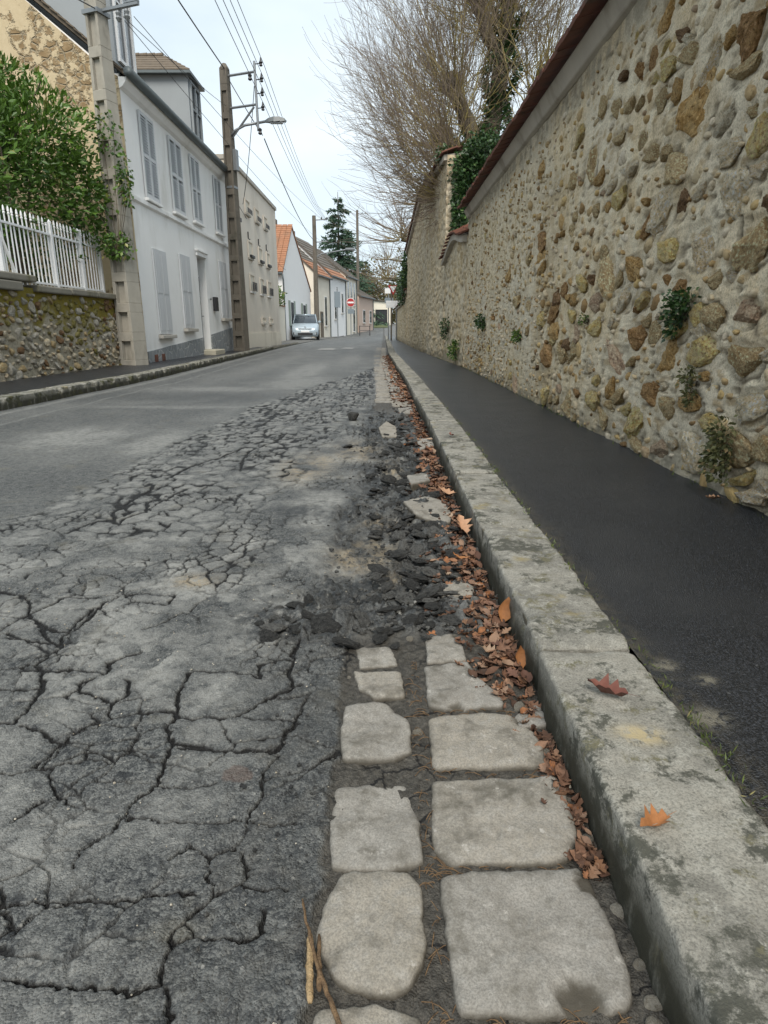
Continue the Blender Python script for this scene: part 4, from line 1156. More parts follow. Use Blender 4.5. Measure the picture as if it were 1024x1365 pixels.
M['brown_tile'] = simple('brown_roof_tile', (0.145, 0.115, 0.085), 0.9, 0.35, 10, 0.3, dirt=(0.07, 0.06, 0.045), dscale=4)
M['orange_tile'] = simple('orange_roof_tile', (0.33, 0.155, 0.085), 0.9, 0.35, 7, 0.3, dirt=(0.23, 0.135, 0.085), dscale=2)
M['grey_tile'] = simple('grey_brown_roof', (0.135, 0.115, 0.095), 0.9, 0.3, 7, 0.3, dirt=(0.085, 0.078, 0.062), dscale=2)
M['iron'] = simple('black_iron', (0.025, 0.025, 0.028), 0.5, 0.2, 4, 0)
M['concrete'] = simple('weathered_concrete', (0.35, 0.325, 0.275), 0.9, 0.2, 7, 0.5, dirt=(0.15, 0.14, 0.115), dscale=3)
M['concrete_dark'] = simple('dark_old_concrete', (0.135, 0.118, 0.095), 0.9, 0.3, 7, 0.5, dirt=(0.065, 0.062, 0.045), dscale=3)
M['white_paint'] = simple('white_metal_paint', (0.78, 0.78, 0.78), 0.45, 0.04, 3, 0)
M['galv'] = simple('galvanised_steel', (0.24, 0.255, 0.265), 0.45, 0.15, 5, 0, metal=.5)
M['cable'] = simple('black_cable', (0.06, 0.062, 0.066), 0.7, 0.1, 3, 0)
M['green_paint'] = simple('faded_green_paint', (0.24, 0.28, 0.235), 0.7, 0.1, 3, 0)

def rubble_gable():
    t = NT('crumbling_tan_plaster')
    n1 = t.noise(1.6, 6, .65); n2 = t.noise(9, 5, .7); v = t.vor(5.5, 'DISTANCE_TO_EDGE', t.mapping(t.pos(), (1, 1, 1.4)))
    c = t.mix(n2, (0.46, 0.36, 0.22), (0.62, 0.52, 0.36))
    bare = t.math('MULTIPLY', t.ramp(n1, .52, .57), t.ramp(t.noise(6, 5, .7), .42, .52))
    st = t.mix(n2, (0.14, 0.085, 0.04), (0.42, 0.31, 0.18))
    st = t.mix(t.ramp(v, .09, .02), st, (0.33, 0.28, 0.2))
    c = t.mix(bare, c, st)
    h = t.math('ADD', t.math('MULTIPLY', bare, -1.0), t.math('MULTIPLY', t.ramp(v, 0, .15), t.math('MULTIPLY', bare, .6)))
    nr = t.bump(h, .8, .04); nr = t.bump(n2, .5, .01, nr)
    return t.out(c, .95, nr, .15)
M['gable'] = rubble_gable()
def crazy_plinth():
    t = NT('grey_crazy_plinth')
    v = t.vor(4.2, 'DISTANCE_TO_EDGE'); n = t.noise(14, 5, .7)
    c = t.mix(t.ramp(v, .02, .055), (0.42, 0.43, 0.43), t.mix(n, (0.21, 0.225, 0.235), (0.33, 0.345, 0.35)))
    nr = t.bump(t.ramp(v, 0, .07), .6, .02)
    return t.out(c, .85, nr, .3)
M['plinth'] = crazy_plinth()

def tile_rows(parent, name, p00, p10, p01, mat, rows, thick=.03, cols=1):
    """stepped tile courses over the parallelogram p00 (eave start), p10 (eave end), p01 (ridge start): one object per course"""
    p00, p10, p01 = Vector(p00), Vector(p10), Vector(p01)
    n = (p10 - p00).cross(p01 - p00).normalized()
    if n.z < 0: n = -n
    out = []
    for r in range(rows):
        a = p00 + (p01 - p00) * (r / rows); b = p00 + (p01 - p00) * ((r + 1.25) / rows)
        mb = MB()
        for c in range(cols):
            f0, f1 = c / cols, (c + 1) / cols - (.004 if cols > 1 else 0)
            jit = random.uniform(0, .012)
            e0 = (p10 - p00) * f0; e1 = (p10 - p00) * f1
            up0, up1 = n * (thick + jit), n * .004
            mb.frustum([a + e0, a + e1, b + e1, b + e0], [a + e0 + up0, a + e1 + up0, b + e1 + up1, b + e0 + up1])
        out.append(mb.build(name, mat, parent))
    return out

# ------------------------------------------------------------------ the white house
HX = -4.75
house = empty('white_house', (HX, 12.85, 0), 0, 'white rendered house with louvred shutters and grey dormers behind the concrete post', 'house')
L = 7.85; E = 5.16; RX = -3.5; RZ = 8.05
wmb = MB()
wmb.box(-7, 0, 0.04, 4.12, .1, E).box(-7, 0, 4.86, L, .1, E).box(-7, 0, 4.12, 4.86, 2.55, E).box(-7, -.28, 4.12, 4.86, .1, 2.55)
wmb.build('wall', M['white_render'], house)
g = [(-7.0, .05), (-.002, .05), (-.002, E - .05), (-.22, E + .05), (RX, RZ - .12), (-7.0, E + .05)]
MB().prism(g, 'y', 0.0, .038).build('gable_wall', M['gable'], house)
MB().prism([(-7, E), (-.1, E), (RX, RZ - .16)], 'y', .04, L).build('gable_wall', M['white_render'], house)
# roof, verge tiles
roof = MB()
roof.prism([(.12, E + .03), (RX, RZ), (-7.15, E - .05), (-7.15, E - .11), (RX, RZ - .10), (.12, E - .03)], 'y', -.03, L + .06).build('roof', M['brown_tile'], house)
vx = .10
k = 0
slope = math.atan2(RZ - E, -RX)
while vx > RX:
    zz = E + .035 + (0.1 - vx) * math.tan(slope) * .985
    MB().box(-.16, .0, -.07, .22, 0, .022).build('verge_tile', M['brown_tile'], house, loc=(vx, 0, zz), rot=(random.uniform(-.04, .04), math.atan2(RZ - E, -RX) - .10, 0))
    vx -= .125
# cornice, string course, plinth
MB().prism([(.003, E - .24), (.07, E - .20), (.15, E - .10), (.15, E - .06), (.003, E - .06)], 'y', 0, L).build('cornice', M['white_render'], house)
MB().prism([(.003, 3.10), (.055, 3.13), (.055, 3.20), (.003, 3.23)], 'y', 0, L).build('string_course', M['white_render'], house)
MB().add([(0.004, .03, .05), (.03, .03, .05), (.03, 4.10, .05), (.004, 4.10, .05), (.004, .03, .34), (.03, .03, .34), (.03, 4.10, .56), (.004, 4.10, .56)],
         [(0,3,2,1),(4,5,6,7),(0,1,5,4),(1,2,6,5),(2,3,7,6),(3,0,4,7)]).build('plinth', M['plinth'], house)
MB().add([(0.004, 4.88, .05), (.03, 4.88, .05), (.03, L, .05), (.004, L, .05), (.004, 4.88, .62), (.03, 4.88, .62), (.03, L, .84), (.004, L, .84)],
         [(0,3,2,1),(4,5,6,7),(0,1,5,4),(1,2,6,5),(2,3,7,6),(3,0,4,7)]).build('plinth', M['plinth'], house)
for yy_ in (.34, .78):
    MB().box(.031, .05, yy_, yy_ + .17, .12, .27).build('brick', M['tile_red'], house, bevel=.008)
MB().tube([(.21, -.06, E + .00), (.21, L + .08, E + .00)], .085, 10).build('gutter', M['zinc'], house, smooth=True)
MB().tube([(.21, L + .02, E - .05), (.17, L + .03, E - .25), (.05, L + .04, E - .55), (.05, L + .04, .3)], .045, 8).build('downpipe', M['zinc'], house, smooth=True)

def louvre_shutter(parent, y, w, z0, z1):
    f = MB()
    t = .04
    f.box(.012, .05, y, y + t, z0, z1).box(.012, .05, y + w - t, y + w, z0, z1)
    for zz in (z0, z0 + (z1 - z0) * .48, z1 - .06):
        f.box(.012, .048, y + t, y + w - t, zz, zz + .06)
    sh = f.build('shutter', M['shutter'], parent)
    s = MB(); b = MB()
    z = z0 + .085
    while z < z1 - .08:
        if abs(z - (z0 + (z1 - z0) * .48 + .03)) > .05:
            s.frustum([(.030, y + t, z), (.046, y + t, z - .036), (.046, y + w - t, z - .036), (.030, y + w - t, z)], [(.030, y + t, z + .009), (.046, y + t, z - .027), (.046, y + w - t, z - .027), (.030, y + w - t, z + .009)])
        z += .052
    o = s.build('louvre', M['louvre'], sh); o['kind'] = 'stuff'
    b.box(.006, .011, y + .02, y + w - .02, z0 + .02, z1 - .02).build('slot_shade', M['slot'], sh)  # dark sheet standing in for the shade between the slats
    return sh
for (a, b, z0, z1) in ((.78, 1.54, 3.30, 4.82), (2.50, 3.33, 3.34, 4.84), (4.06, 4.80, 3.38, 4.85), (6.24, 6.95, 3.42, 4.84)):
    louvre_shutter(house, a, (b - a) / 2 - .006, z0, z1); louvre_shutter(house, (a + b) / 2 + .006, (b - a) / 2 - .006, z0, z1)
    MB().box(.004, .09, a - .05, b + .05, z0 - .075, z0 - .02).build('sill', M['white_render'], house, bevel=.008)
for (a, b, z0, z1) in ((.83, 1.62, .67, 2.36), (2.58, 3.36, .80, 2.44), (6.22, 7.02, 1.08, 2.64)):
    for q in (0, 1):
        y0_ = a + q * (b - a) / 2 + .006 * q; w = (b - a) / 2 - .004
        p = MB().box(.006, .038, y0_, y0_ + w, z0, z1).build('shutter', M['shutter'], house)
        MB().box(.040, .047, y0_ + .06, y0_ + w - .06, z0 + .08, z0 + .75).build('panel', M['shutter'], p)
        MB().box(.040, .047, y0_ + .06, y0_ + w - .06, z0 + .83, z1 - .08).build('panel', M['shutter'], p)
    MB().box(.004, .11, a - .06, b + .06, z0 - .09, z0 - .015).build('sill', M['sill'], house, bevel=.01)
# door in its recess, head moulding, step, letter box, bell
door = MB().box(-.24, -.19, 4.14, 4.84, .30, 2.10).build('door', M['dark'], house)
MB().box(-.188, -.17, 4.20, 4.78, .36, 1.0).build('panel', simple('blue_grey_door', (0.20, 0.23, 0.26), .5, .1, 3, 0), door)
MB().box(-.188, -.17, 4.20, 4.78, 1.08, 2.04).build('pane', M['glass'], door)
MB().tube([(-.17, 4.72, 1.1), (-.10, 4.72, 1.1), (-.10, 4.66, 1.1)], .012, 6).build('handle', M['galv'], door)
MB().box(-.24, -.20, 4.14, 4.84, 2.13, 2.54).build('fanlight', M['glass'], house)
MB().box(.004, .05, 4.02, 4.96, 2.56, 2.66).box(.004, .08, 3.98, 5.0, 2.663, 2.70).build('door_head', M['white_render'], house)
MB().box(-.19, .34, 4.0, 5.0, .06, .24).build('doorstep', simple('pale_worn_step', (0.47, 0.43, 0.33), .85, .15, 5, .3), house, bevel=.02, seg=2)
MB().box(.004, .10, 5.35, 5.60, 1.25, 1.62).build('letter_box', M['iron'], house, bevel=.01)
MB().tube([(.02, 5.02, 1.55), (.06, 5.02, 1.55)], .03, 8).build('bell', M['galv'], house)

def dormer(y0, y1, ztop, hip):
    d = MB().box(-3.4, -.14, y0, y1, E + .02, ztop).build('dormer', M['grey_dormer'], house)
    MB().box(-.138, -.10, y0 + .02, y1 - .02, E + .10, E + .24).build('apron', M['zinc'], d)
    w = MB()
    a, b = y0 + .14, y1 - .14; z0, z1 = E + .34, ztop - .12
    w.box(-.135, -.085, a - .06, a, z0, z1).box(-.135, -.085, b, b + .06, z0, z1).box(-.135, -.085, a, b, z0, z0 + .06).box(-.135, -.085, a, b, z1 - .06, z1)
    w.box(-.135, -.09, (a + b) / 2 - .03, (a + b) / 2 + .03, z0 + .06, z1 - .06).box(-.135, -.095, a, (a + b) / 2 - .03, (z0 + z1) / 2, (z0 + z1) / 2 + .04).box(-.135, -.095, (a + b) / 2 + .03, b, (z0 + z1) / 2, (z0 + z1) / 2 + .04)
    w.build('window_frame', M['white_paint'] if not hip else M['grey_dormer'], d)
    MB().box(-.136, -.125, a, b, z0, z1).build('pane', M['glass'], d)
    if hip:
        zc = ztop + .02; o = .16
        A = [(-.02, y0 - o, zc), (-.02, y1 + o, zc), (-3.4, y1 + o, zc), (-3.4, y0 - o, zc)]
        ym = (y0 + y1) / 2
        top = [(-.80, ym, zc + .52), (-.80, ym, zc + .52), (-3.4, ym, zc + .52), (-3.4, ym, zc + .52)]
        MB().frustum([(x, y, z - .06) for x, y, z in A], A).build('eave', M['zinc'], d)
        A2 = [(x, y, z + .003) for x, y, z in A]
        MB().add(A2 + [top[0], top[2]], [(0, 1, 4), (1, 2, 5, 4), (2, 3, 5), (3, 0, 4, 5), (3, 2, 1, 0)]).build('dormer_roof', M['brown_tile'], d)
        x = -.85
        while x > -3.3:
            MB().lathe([(.055, 0), (.07, .19), (.05, .20)], 8, axis='x').build('ridge_tile', M['brown_tile'], d, loc=(x - .19, ym, zc + .53)); x -= .20
        for side in (-1, 1):
            for r in range(6):
                f0, f1 = r / 6, (r + 1.15) / 6
                ya, yb = ym + side * (ym - y0 + o) * (1 - f0), ym + side * (ym - y0 + o) * max(0, 1 - f1)
                xa, xb2 = -.02 - .78 * f0, -.02 - .78 * min(1, f1)
                za, zb2 = zc + .52 * f0, zc + .52 * min(1, f1)
                MB().frustum([(xa, ya, za + .006), (-3.38, ya, za + .006), (-3.38, yb, zb2 + .006), (xb2, yb, zb2 + .006)], [(xa, ya, za + .03), (-3.38, ya, za + .03), (-3.38, yb, zb2 + .012), (xb2, yb, zb2 + .012)]).build('tile_course', M['brown_tile'], d)
    else:
        MB().box(-3.4, -.02, y0 - .1, y1 + .1, ztop + .003, ztop + .07).build('dormer_roof', M['zinc'], d)
dormer(.38, 1.36, 7.55, False)
dormer(5.05, 6.05, 6.86, True)

# ------------------------------------------------------------------ the flat topped cream building
cb = empty('apartment_building', (-4.72, 20.95, 0), 0, 'tall cream flat topped building with small iron window guards past the white house', 'building')
LB = 8.6
WY = ((2.5, 4.2, 5.9), (2.65, 4.5, 6.1), (2.65, 4.5, 6.1), (2.65, 4.5, 6.2))
MB().box(-8, 0, 0, LB, .05, 5.66).build('wall', M['cream_render'], cb)
MB().box(-8, .06, -.03, LB + .03, 5.663, 5.80).build('parapet', M['sill'], cb, bevel=.01)
MB().box(.004, .03, 0.02, LB - .02, .06, .62).build('plinth', M['pale_cream'], cb)
for col_ in range(3):
    for (z0, z1, guard, ys_) in ((4.55, 5.0, 'low', WY[0]), (3.16, 3.70, 'box', WY[1]), (2.05, 2.62, 'rail', WY[2]), (.98, 1.2, 'vent', WY[3])):
        yy_ = ys_[col_]
        if guard == 'vent' and col_ == 0: continue
        w = MB()
        a, b = yy_ - .33, yy_ + .33
        w.box(.003, .045, a - .05, a, z0, z1).box(.003, .045, b, b + .05, z0, z1).box(.003, .045, a, b, z1 - .04, z1).box(.003, .045, a, b, z0, z0 + .04)
        wf = w.build('window', M['cream_render'], cb)
        MB().box(.003, .012, a, b, z0 + .04, z1 - .04).build('pane', M['pale_cream'], wf)
        MB().box(.004, .07, a - .05, b + .05, z0 - .06, z0 - .004).build('sill', M['white_paint'] if guard == 'rail' else M['sill'], cb)
        if guard in ('low', 'rail'):
            r = MB()
            top = .30 if guard == 'rail' else .16
            r.box(.11, .125, a - .05, b + .05, z0 + top - .02, z0 + top).box(.11, .125, a - .05, b + .05, z0 + .01, z0 + .03)
            for q in range(9):
                yq_ = a - .05 + q * (b - a + .09) / 8
                r.box(.112, .123, yq_, yq_ + .014, z0 + .03, z0 + top - .02)
            for q in range(3):
                r.box(.112, .122, a + q * .24, a + .12 + q * .24, z0 + .06, z0 + top - .06)
            r.build('window_guard', M['iron'], cb)
        if guard == 'box':
            MB().box(.05, .13, a + .05, b - .05, z0 + .0, z0 + .09).build('flower_box', M['iron'], cb, bevel=.01)
            MB().tube([(.03, a + .05, z1 + .28), (.03, a + .05, z1 + .06), (.09, a + .05, z1 + .02)], .02, 5).build('bracket', M['iron'], cb)
MB().tube([(.05, .10, 5.6), (.05, .10, .4)], .05, 8).build('downpipe', M['cream_render'], cb, smooth=True)
MB().box(.005, .16, .25, .85, 4.05, 4.16).build('cable_bracket', M['iron'], cb)
MB().box(.005, .12, .2, .5, 2.5, 3.0).build('meter_box', M['tile_red'], cb)

# ------------------------------------------------------------------ yard wall, gable house, and the row beyond
yw = empty('yard_wall', (-6.2, 29.6, 0), 0, 'low cream yard wall topped with ivy before the orange roofed house', 'wall')
MB().box(-.2, 0, 0, 11.3, 0, 2.05).build('wall', M['pale_cream'], yw)
MB().box(-.26, .05, -.0, 11.3, 2.053, 2.12).build('coping', M['orange_tile'], yw)
MB().box(-2.4, -.21, 7.6, 7.8, 0, 2.0).build('pier', M['pale_cream'], yw)

gh = empty('gable_house', (-6.35, 41.6, 0), -.085, 'white gable fronted house with a bright orange tiled roof and green shutters', 'house')
P = [(0, -.2), (8.6, -.2), (8.6, 3.5), (3.0, 7.1), (0, 4.25)]       # (y, z)
MB().prism(P, 'x', -9, 0).build('wall', M['bright_white'], gh)
MB().prism([(-.22, 4.02), (3.0, 7.14), (8.8, 3.42), (8.8, 3.50), (3.0, 7.26), (-.22, 4.14)], 'x', -9.1, .06).build('roof', M['orange_tile'], gh)
tile_rows(gh, 'tile_course', (.08, -.26, 4.16), (-9.1, -.26, 4.16), (.08, 3.0, 7.30), M['orange_tile'], 22, .022, 26)
MB().tube([(.05, -.3, 4.05), (-8.6, -.3, 4.05)], .07, 8).build('gutter', M['zinc'], gh, smooth=True)
MB().tube([(.06, -.28, 4.0), (.06, -.12, 3.7), (.06, -.1, 0)], .05, 8).build('downpipe', M['zinc'], gh, smooth=True)
MB().box(-1.6, -1.1, 3.2, 3.7, 7.0, 7.7).build('chimney', M['brown_tile'], gh)
for (a, z0, z1) in ((1.7, .95, 2.5), (5.6, 1.0, 2.45)):
    w = MB().box(.004, .05, a, a + .95, z0, z1).build('window', M['bright_white'], gh)
    MB().box(.051, .06, a + .08, a + .45, z0 + .08, z1 - .08).box(.051, .06, a + .5, a + .87, z0 + .08, z1 - .08).build('pane', M['dark'], w)
    for ya in (a - .48, a + .97):
        MB().box(.01, .05, ya, ya + .46, z0 - .03, z1 + .03).build('shutter', M['green_paint'], gh)

def row_house(label, y0, y1, eave, ridge, depth, wallm, roofm, x0, x1, wins, chim=(), door=None, rows=10, orange=0):
    """terraced house whose street front runs from (x0, y0) to (x1, y1)"""
    ln = math.hypot(y1 - y0, x1 - x0); a = math.atan2(x1 - x0, y1 - y0); zb = float(rise(np.array(y0)))
    h = empty('row_house', (x0, y0, zb), -a, label, 'house', 'old houses along the far left side of the street')
    MB().prism([(0, -.4), (-depth, -.4), (-depth, eave), (-depth / 2, ridge - .12), (0, eave)], 'y', 0, ln).build('wall', wallm, h)
    MB().prism([(.22, eave - .14), (.22, eave - .02), (-depth / 2, ridge), (-depth - .2, eave - .02), (-depth - .2, eave - .14), (-depth / 2, ridge - .1)], 'y', -.10, ln + .08).build('roof', roofm, h)
    tc = tile_rows(h, 'tile_course', (.26, -.1, eave - .03), (.26, ln + .08, eave - .03), (-depth / 2, -.1, ridge - .01), roofm, rows, .05, 6)
    if orange:
        for o_ in tc[:orange]: o_.data.materials[0] = M['orange_tile']
    MB().tube([(.28, -.1, eave - .08), (.28, ln + .1, eave - .08)], .06, 6).build('gutter', M['zinc'], h)
    MB().tube([(.06, ln - .1, eave - .1), (.06, ln - .1, 0)], .05, 6).build('downpipe', M['zinc'], h)
    for (ya, w, z0, z1) in wins:
        f = MB().box(.004, .04, ya - .06, ya + w + .06, z0 - .06, z1 + .06).build('window', M['bright_white'], h)
        MB().box(.041, .05, ya, ya + w / 2 - .02, z0, z1).box(.041, .05, ya + w / 2 + .02, ya + w, z0, z1).build('pane', M['glass'], f)
        MB().box(.01, .12, ya - .1, ya + w + .1, z0 - .14, z0 - .062).build('sill', M['sill'], f)
    if door:
        d = MB().box(.004, .05, door, door + .95, .0, 2.1).build('door', M['brown_tile'], h)
        MB().box(.051, .06, door + .15, door + .8, 1.2, 1.95).build('pane', M['glass'], d)
    for (yc, hh) in chim:
        c = MB().box(-depth / 2 - .35, -depth / 2 + .35, yc, yc + .55, ridge - .6, ridge + hh).build('chimney', M['brown_tile'], h)
        for q in (.12, .34):
            MB().lathe([(.09, 0), (.075, .25)], 8, (-depth / 2, yc + q, ridge + hh)).build('chimney_pot', M['orange_tile'], c)
    return h
row_house('cream house with a mossy grey and orange roof and a tall brick chimney', 53, 57.6, 4.9, 7.9, 6.4, M['pale_cream'], M['grey_tile'], -5.42, -4.75,
          ((2.6, .7, 1.0, 3.3),), ((3.9, .8),), 1.0, orange=4)
row_house('white house with two narrow dark windows behind the no entry sign', 57.7, 64.2, 5.2, 8.6, 7, M['bright_white'], M['grey_tile'], -4.73, -3.75,
          ((1.6, .7, 1.6, 3.3), (4.6, .7, 2.2, 3.9)), (), orange=2)
row_house('tan house with tall brown upper windows', 64.3, 70, 5.6, 8.4, 7, M['pale_cream'], M['grey_tile'], -3.73, -2.95,
          ((.7, .9, 3.0, 5.1), (2.3, .9, 3.0, 5.1), (4.0, .9, 3.0, 5.1), (3.6, 1.1, .4, 2.5)), ())
row_house('small pinkish house at the end of the row', 72, 80, 3.9, 5.7, 6, M['pink_render'], M['grey_tile'], -2.75, -1.35,
          ((2.0, 1.2, 1.1, 2.4), (5.8, 1.2, 1.1, 2.4)), ((7.4, 1.2),))
# lean-to roof in orange tiles between the gable house and the cream house
# garage closing the view
ga = empty('garage', (-1.75, 98, float(rise(np.array(98.0)))), 0, 'cream garage with a wide dark door closing the end of the street', 'garage')
mbw = MB().box(0, .45, 0, 6, -.5, 3.6).box(2.25, 2.75, 0, 6, -.5, 3.4).box(.45, 2.25, 0, 6, 2.35, 3.5).box(.45, 2.25, .4, 6, -.5, 2.35)
mbw.build('wall', M['pale_cream'], ga)
gd = MB().box(.46, 2.24, .15, .22, 0, 2.33).build('garage_door', simple('dark_blue_door', (0.03, 0.04, 0.055), .5, .2, 3, 0), ga)
for q in range(5):
    MB().box(.50 + q * .35, .50 + q * .35 + .32, .13, .148, .05, 2.28).build('plank', M['dark'], gd)
MB().add([(-.3, -.3, 3.72), (3.1, -.3, 3.40), (3.1, 6.2, 3.40), (-.3, 6.2, 3.72), (-.3, -.3, 3.84), (3.1, -.3, 3.52), (3.1, 6.2, 3.52), (-.3, 6.2, 3.84)],
         [(0,3,2,1),(4,5,6,7),(0,1,5,4),(1,2,6,5),(2,3,7,6),(3,0,4,7)]).build('roof', M['grey_tile'], ga)

# ------------------------------------------------------------------ foliage materials
def leaf_material(name, dark, light, extra=None, gloss=.45):
    t = NT(name)
    r = t.attr('rnd')
    c = t.mix(r, dark, light)
    if extra: c = t.mix(t.ramp(r, .86, .97), c, extra)
    t.out(c, gloss, None, .5)
    t.b.inputs['Subsurface Weight'].default_value = 0.0
    tr = t.n('ShaderNodeBsdfTranslucent'); t.put(tr.inputs['Color'], t.mix(.5, c, light))
    mx = t.n('ShaderNodeMixShader'); mx.inputs[0].default_value = .14
    t.t.links.new(t.b.outputs[0], mx.inputs[1]); t.t.links.new(tr.outputs[0], mx.inputs[2])
    t.t.links.new(mx.outputs[0], t.t.nodes['Material Output'].inputs['Surface'])
    return t.m
M['laurel'] = leaf_material('laurel_leaves', (0.012, 0.042, 0.007), (0.130, 0.240, 0.030), (0.27, 0.25, 0.075), .40)
M['ivy'] = leaf_material('ivy_leaves', (0.012, 0.035, 0.010), (0.050, 0.105, 0.028), (0.09, 0.15, 0.04), .42)
M['dry_plant'] = leaf_material('dry_wall_plant', (0.045, 0.055, 0.018), (0.135, 0.135, 0.048), (0.24, 0.17, 0.08), .7)
M['conifer'] = leaf_material('conifer_needles', (0.020, 0.052, 0.032), (0.085, 0.145, 0.085), None, .7)
M['hedge'] = leaf_material('winter_hedge', (0.06, 0.058, 0.022), (0.20, 0.165, 0.07), (0.12, 0.15, 0.04), .8)
M['grass_tuft'] = leaf_material('grass_blades', (0.05, 0.075, 0.016), (0.15, 0.19, 0.045), (0.27, 0.23, 0.10), .6)
def bark(name, a, b, sc=9):
    t = NT(name); n = t.noise(sc, 6, .7, t.mapping(t.pos(), (1, 1, .35)))
    return t.out(t.mix(t.ramp(n, .3, .7), a, b), .9, t.bump(n, .7, .03), .2)
M['bark'] = bark('grey_brown_bark', (0.06, 0.048, 0.034), (0.17, 0.145, 0.105))
def shoot_material():
    t = NT('young_shoots')
    a = t.attr('along'); r = t.attr('rnd')
    c = t.cramp(a, [(0.0, (0.46, 0.38, 0.10)), (0.3, (0.43, 0.35, 0.13)), (0.6, (0.26, 0.205, 0.15)), (1.0, (0.19, 0.15, 0.145))])
    c = t.mix(t.math('MULTIPLY', r, .40), c, (0.16, 0.125, 0.075))
    return t.out(c, .75, None, .3)
M['shoots'] = shoot_material()

def shell_points(rng, n, c, rad, fill=.35, bump=.25, seed=0):
    """points near the surface of a lumpy ellipsoid, with outward directions"""
    d = rng.normal(size=(n, 3)); d /= np.linalg.norm(d, axis=1, keepdims=True)
    lump = 1 + bump * np.sin(d[:, 0] * 5 + seed) * np.sin(d[:, 1] * 6 + seed * 2) + bump * .7 * np.sin(d[:, 2] * 9 + d[:, 0] * 7 + seed)
    rr = lump * (1 - fill * rng.random(n) ** 1.6)
    return np.array(c) + d * rr[:, None] * np.array(rad), d

# ------------------------------------------------------------------ white fence on the garden wall
fence = empty('metal_fence', (-5.15, 9.0, 1.30), 0, 'white painted metal fence with spear tops on the mossy garden wall', 'fence')
bar = MB().tube([(0, 0, .05), (0, 0, .98)], .011, 6)
bar.lathe([(.011, .98), (.020, 1.0), (.011, 1.015), (.017, 1.03), (.012, 1.075), (.001, 1.10)], 6)
bar_me = bar.mesh('bar', M['white_paint'])
yv = -.9; k = 0
while yv < 3.10:
    obj('bar', bar_me, fence, (random.uniform(-.003, .003), yv, random.uniform(-.004, .004)), (0, random.uniform(-.008, .008), 0)); yv += .112
for z in (.13, .86):
    MB().box(-.022, .022, -1.0, 3.12, z, z + .03).build('rail', M['white_paint'], fence)
for yv in (.0, 1.42, 2.36, 3.1):
    MB().box(-.03, .03, yv - .03, yv + .03, 0, 1.03).lathe([(.035, 1.03), (.04, 1.06), (.001, 1.10)], 8, (0, yv, 0)).build('post', M['white_paint'], fence)
MB().tube([(.03, .35, .0), (.03, -.25, 1.25)], .022, 6).build('brace', M['white_paint'], fence)

# ------------------------------------------------------------------ big evergreen shrub behind the fence
rb = np.random.default_rng(21)
bush = empty('evergreen_shrub', (-6.4, 10.6, 1.2), 0, 'large bright green laurel shrub rising behind the white fence', 'shrub')
Ps, Ds = [], []
for i, (c, r, n) in enumerate((((-6.5, 10.4, 3.1), (1.35, 1.6, 1.5), 4200), ((-6.9, 10.9, 4.0), (1.25, 1.25, .95), 2900), ((-5.75, 11.2, 2.9), (.75, .95, 1.25), 2400), ((-5.6, 11.4, 3.8), (.7, .8, .75), 1800),
                                ((-7.6, 10.3, 3.5), (1.2, 1.1, 1.35), 2200), ((-5.2, 11.75, 3.0), (.38, .4, .75), 800), ((-6.0, 9.6, 2.6), (.7, .8, 1.0), 1600), ((-6.2, 11.0, 4.4), (.7, .7, .5), 1000))):
    p, d = shell_points(rb, n, c, r, .45, .16, i * 1.7)
    Ps.append(p); Ds.append(d)
P_ = np.concatenate(Ps); D_ = np.concatenate(Ds)
D_ = D_ + rb.normal(size=D_.shape) * .55 + np.array([0, -.1, .25])
V, F, rn = leaves_np(P_, D_, rb.uniform(.08, .155, len(P_)), rb, .40, .18)
clump_shade = np.clip(.5 + .7 * np.sin(V[:, 0] * 5.2 + 1) * np.sin(V[:, 2] * 4.6) * np.sin(V[:, 1] * 4.1 + 2) + .25 * (V[:, 2] - 3), 0, 1)  # clump tone: shaded gaps and a paler top put into the leaf colour
rn = np.clip(.45 * rn + .55 * clump_shade, 0, 1) * .88 + .12 * (rn > .9) * rn
o = obj('foliage', mesh_np('foliage', V - np.array([-6.4, 10.6, 1.2]), F, M['laurel'], False, {'rnd': rn}), bush); o['kind'] = 'stuff'
paths = []
for k in range(26):
    a = np.array([rb.uniform(-7.2, -5.7), rb.uniform(10.2, 11.4), .9]); b = np.array([rb.uniform(-7.9, -5.1), rb.uniform(9.6, 11.8), rb.uniform(2.6, 4.7)])
    t_ = np.linspace(0, 1, 6)[:, None]; paths.append(a + (b - a) * t_ + np.array([0, 0, .3]) * np.sin(t_ * 3.14))
paths = np.array(paths); V, F, t_ = tubes_np(paths - np.array([-6.4, 10.6, 1.2]), np.linspace(.03, .008, 6)[None].repeat(26, 0), 5)
obj('branch', mesh_np('branch', V, F, M['bark']), bush)

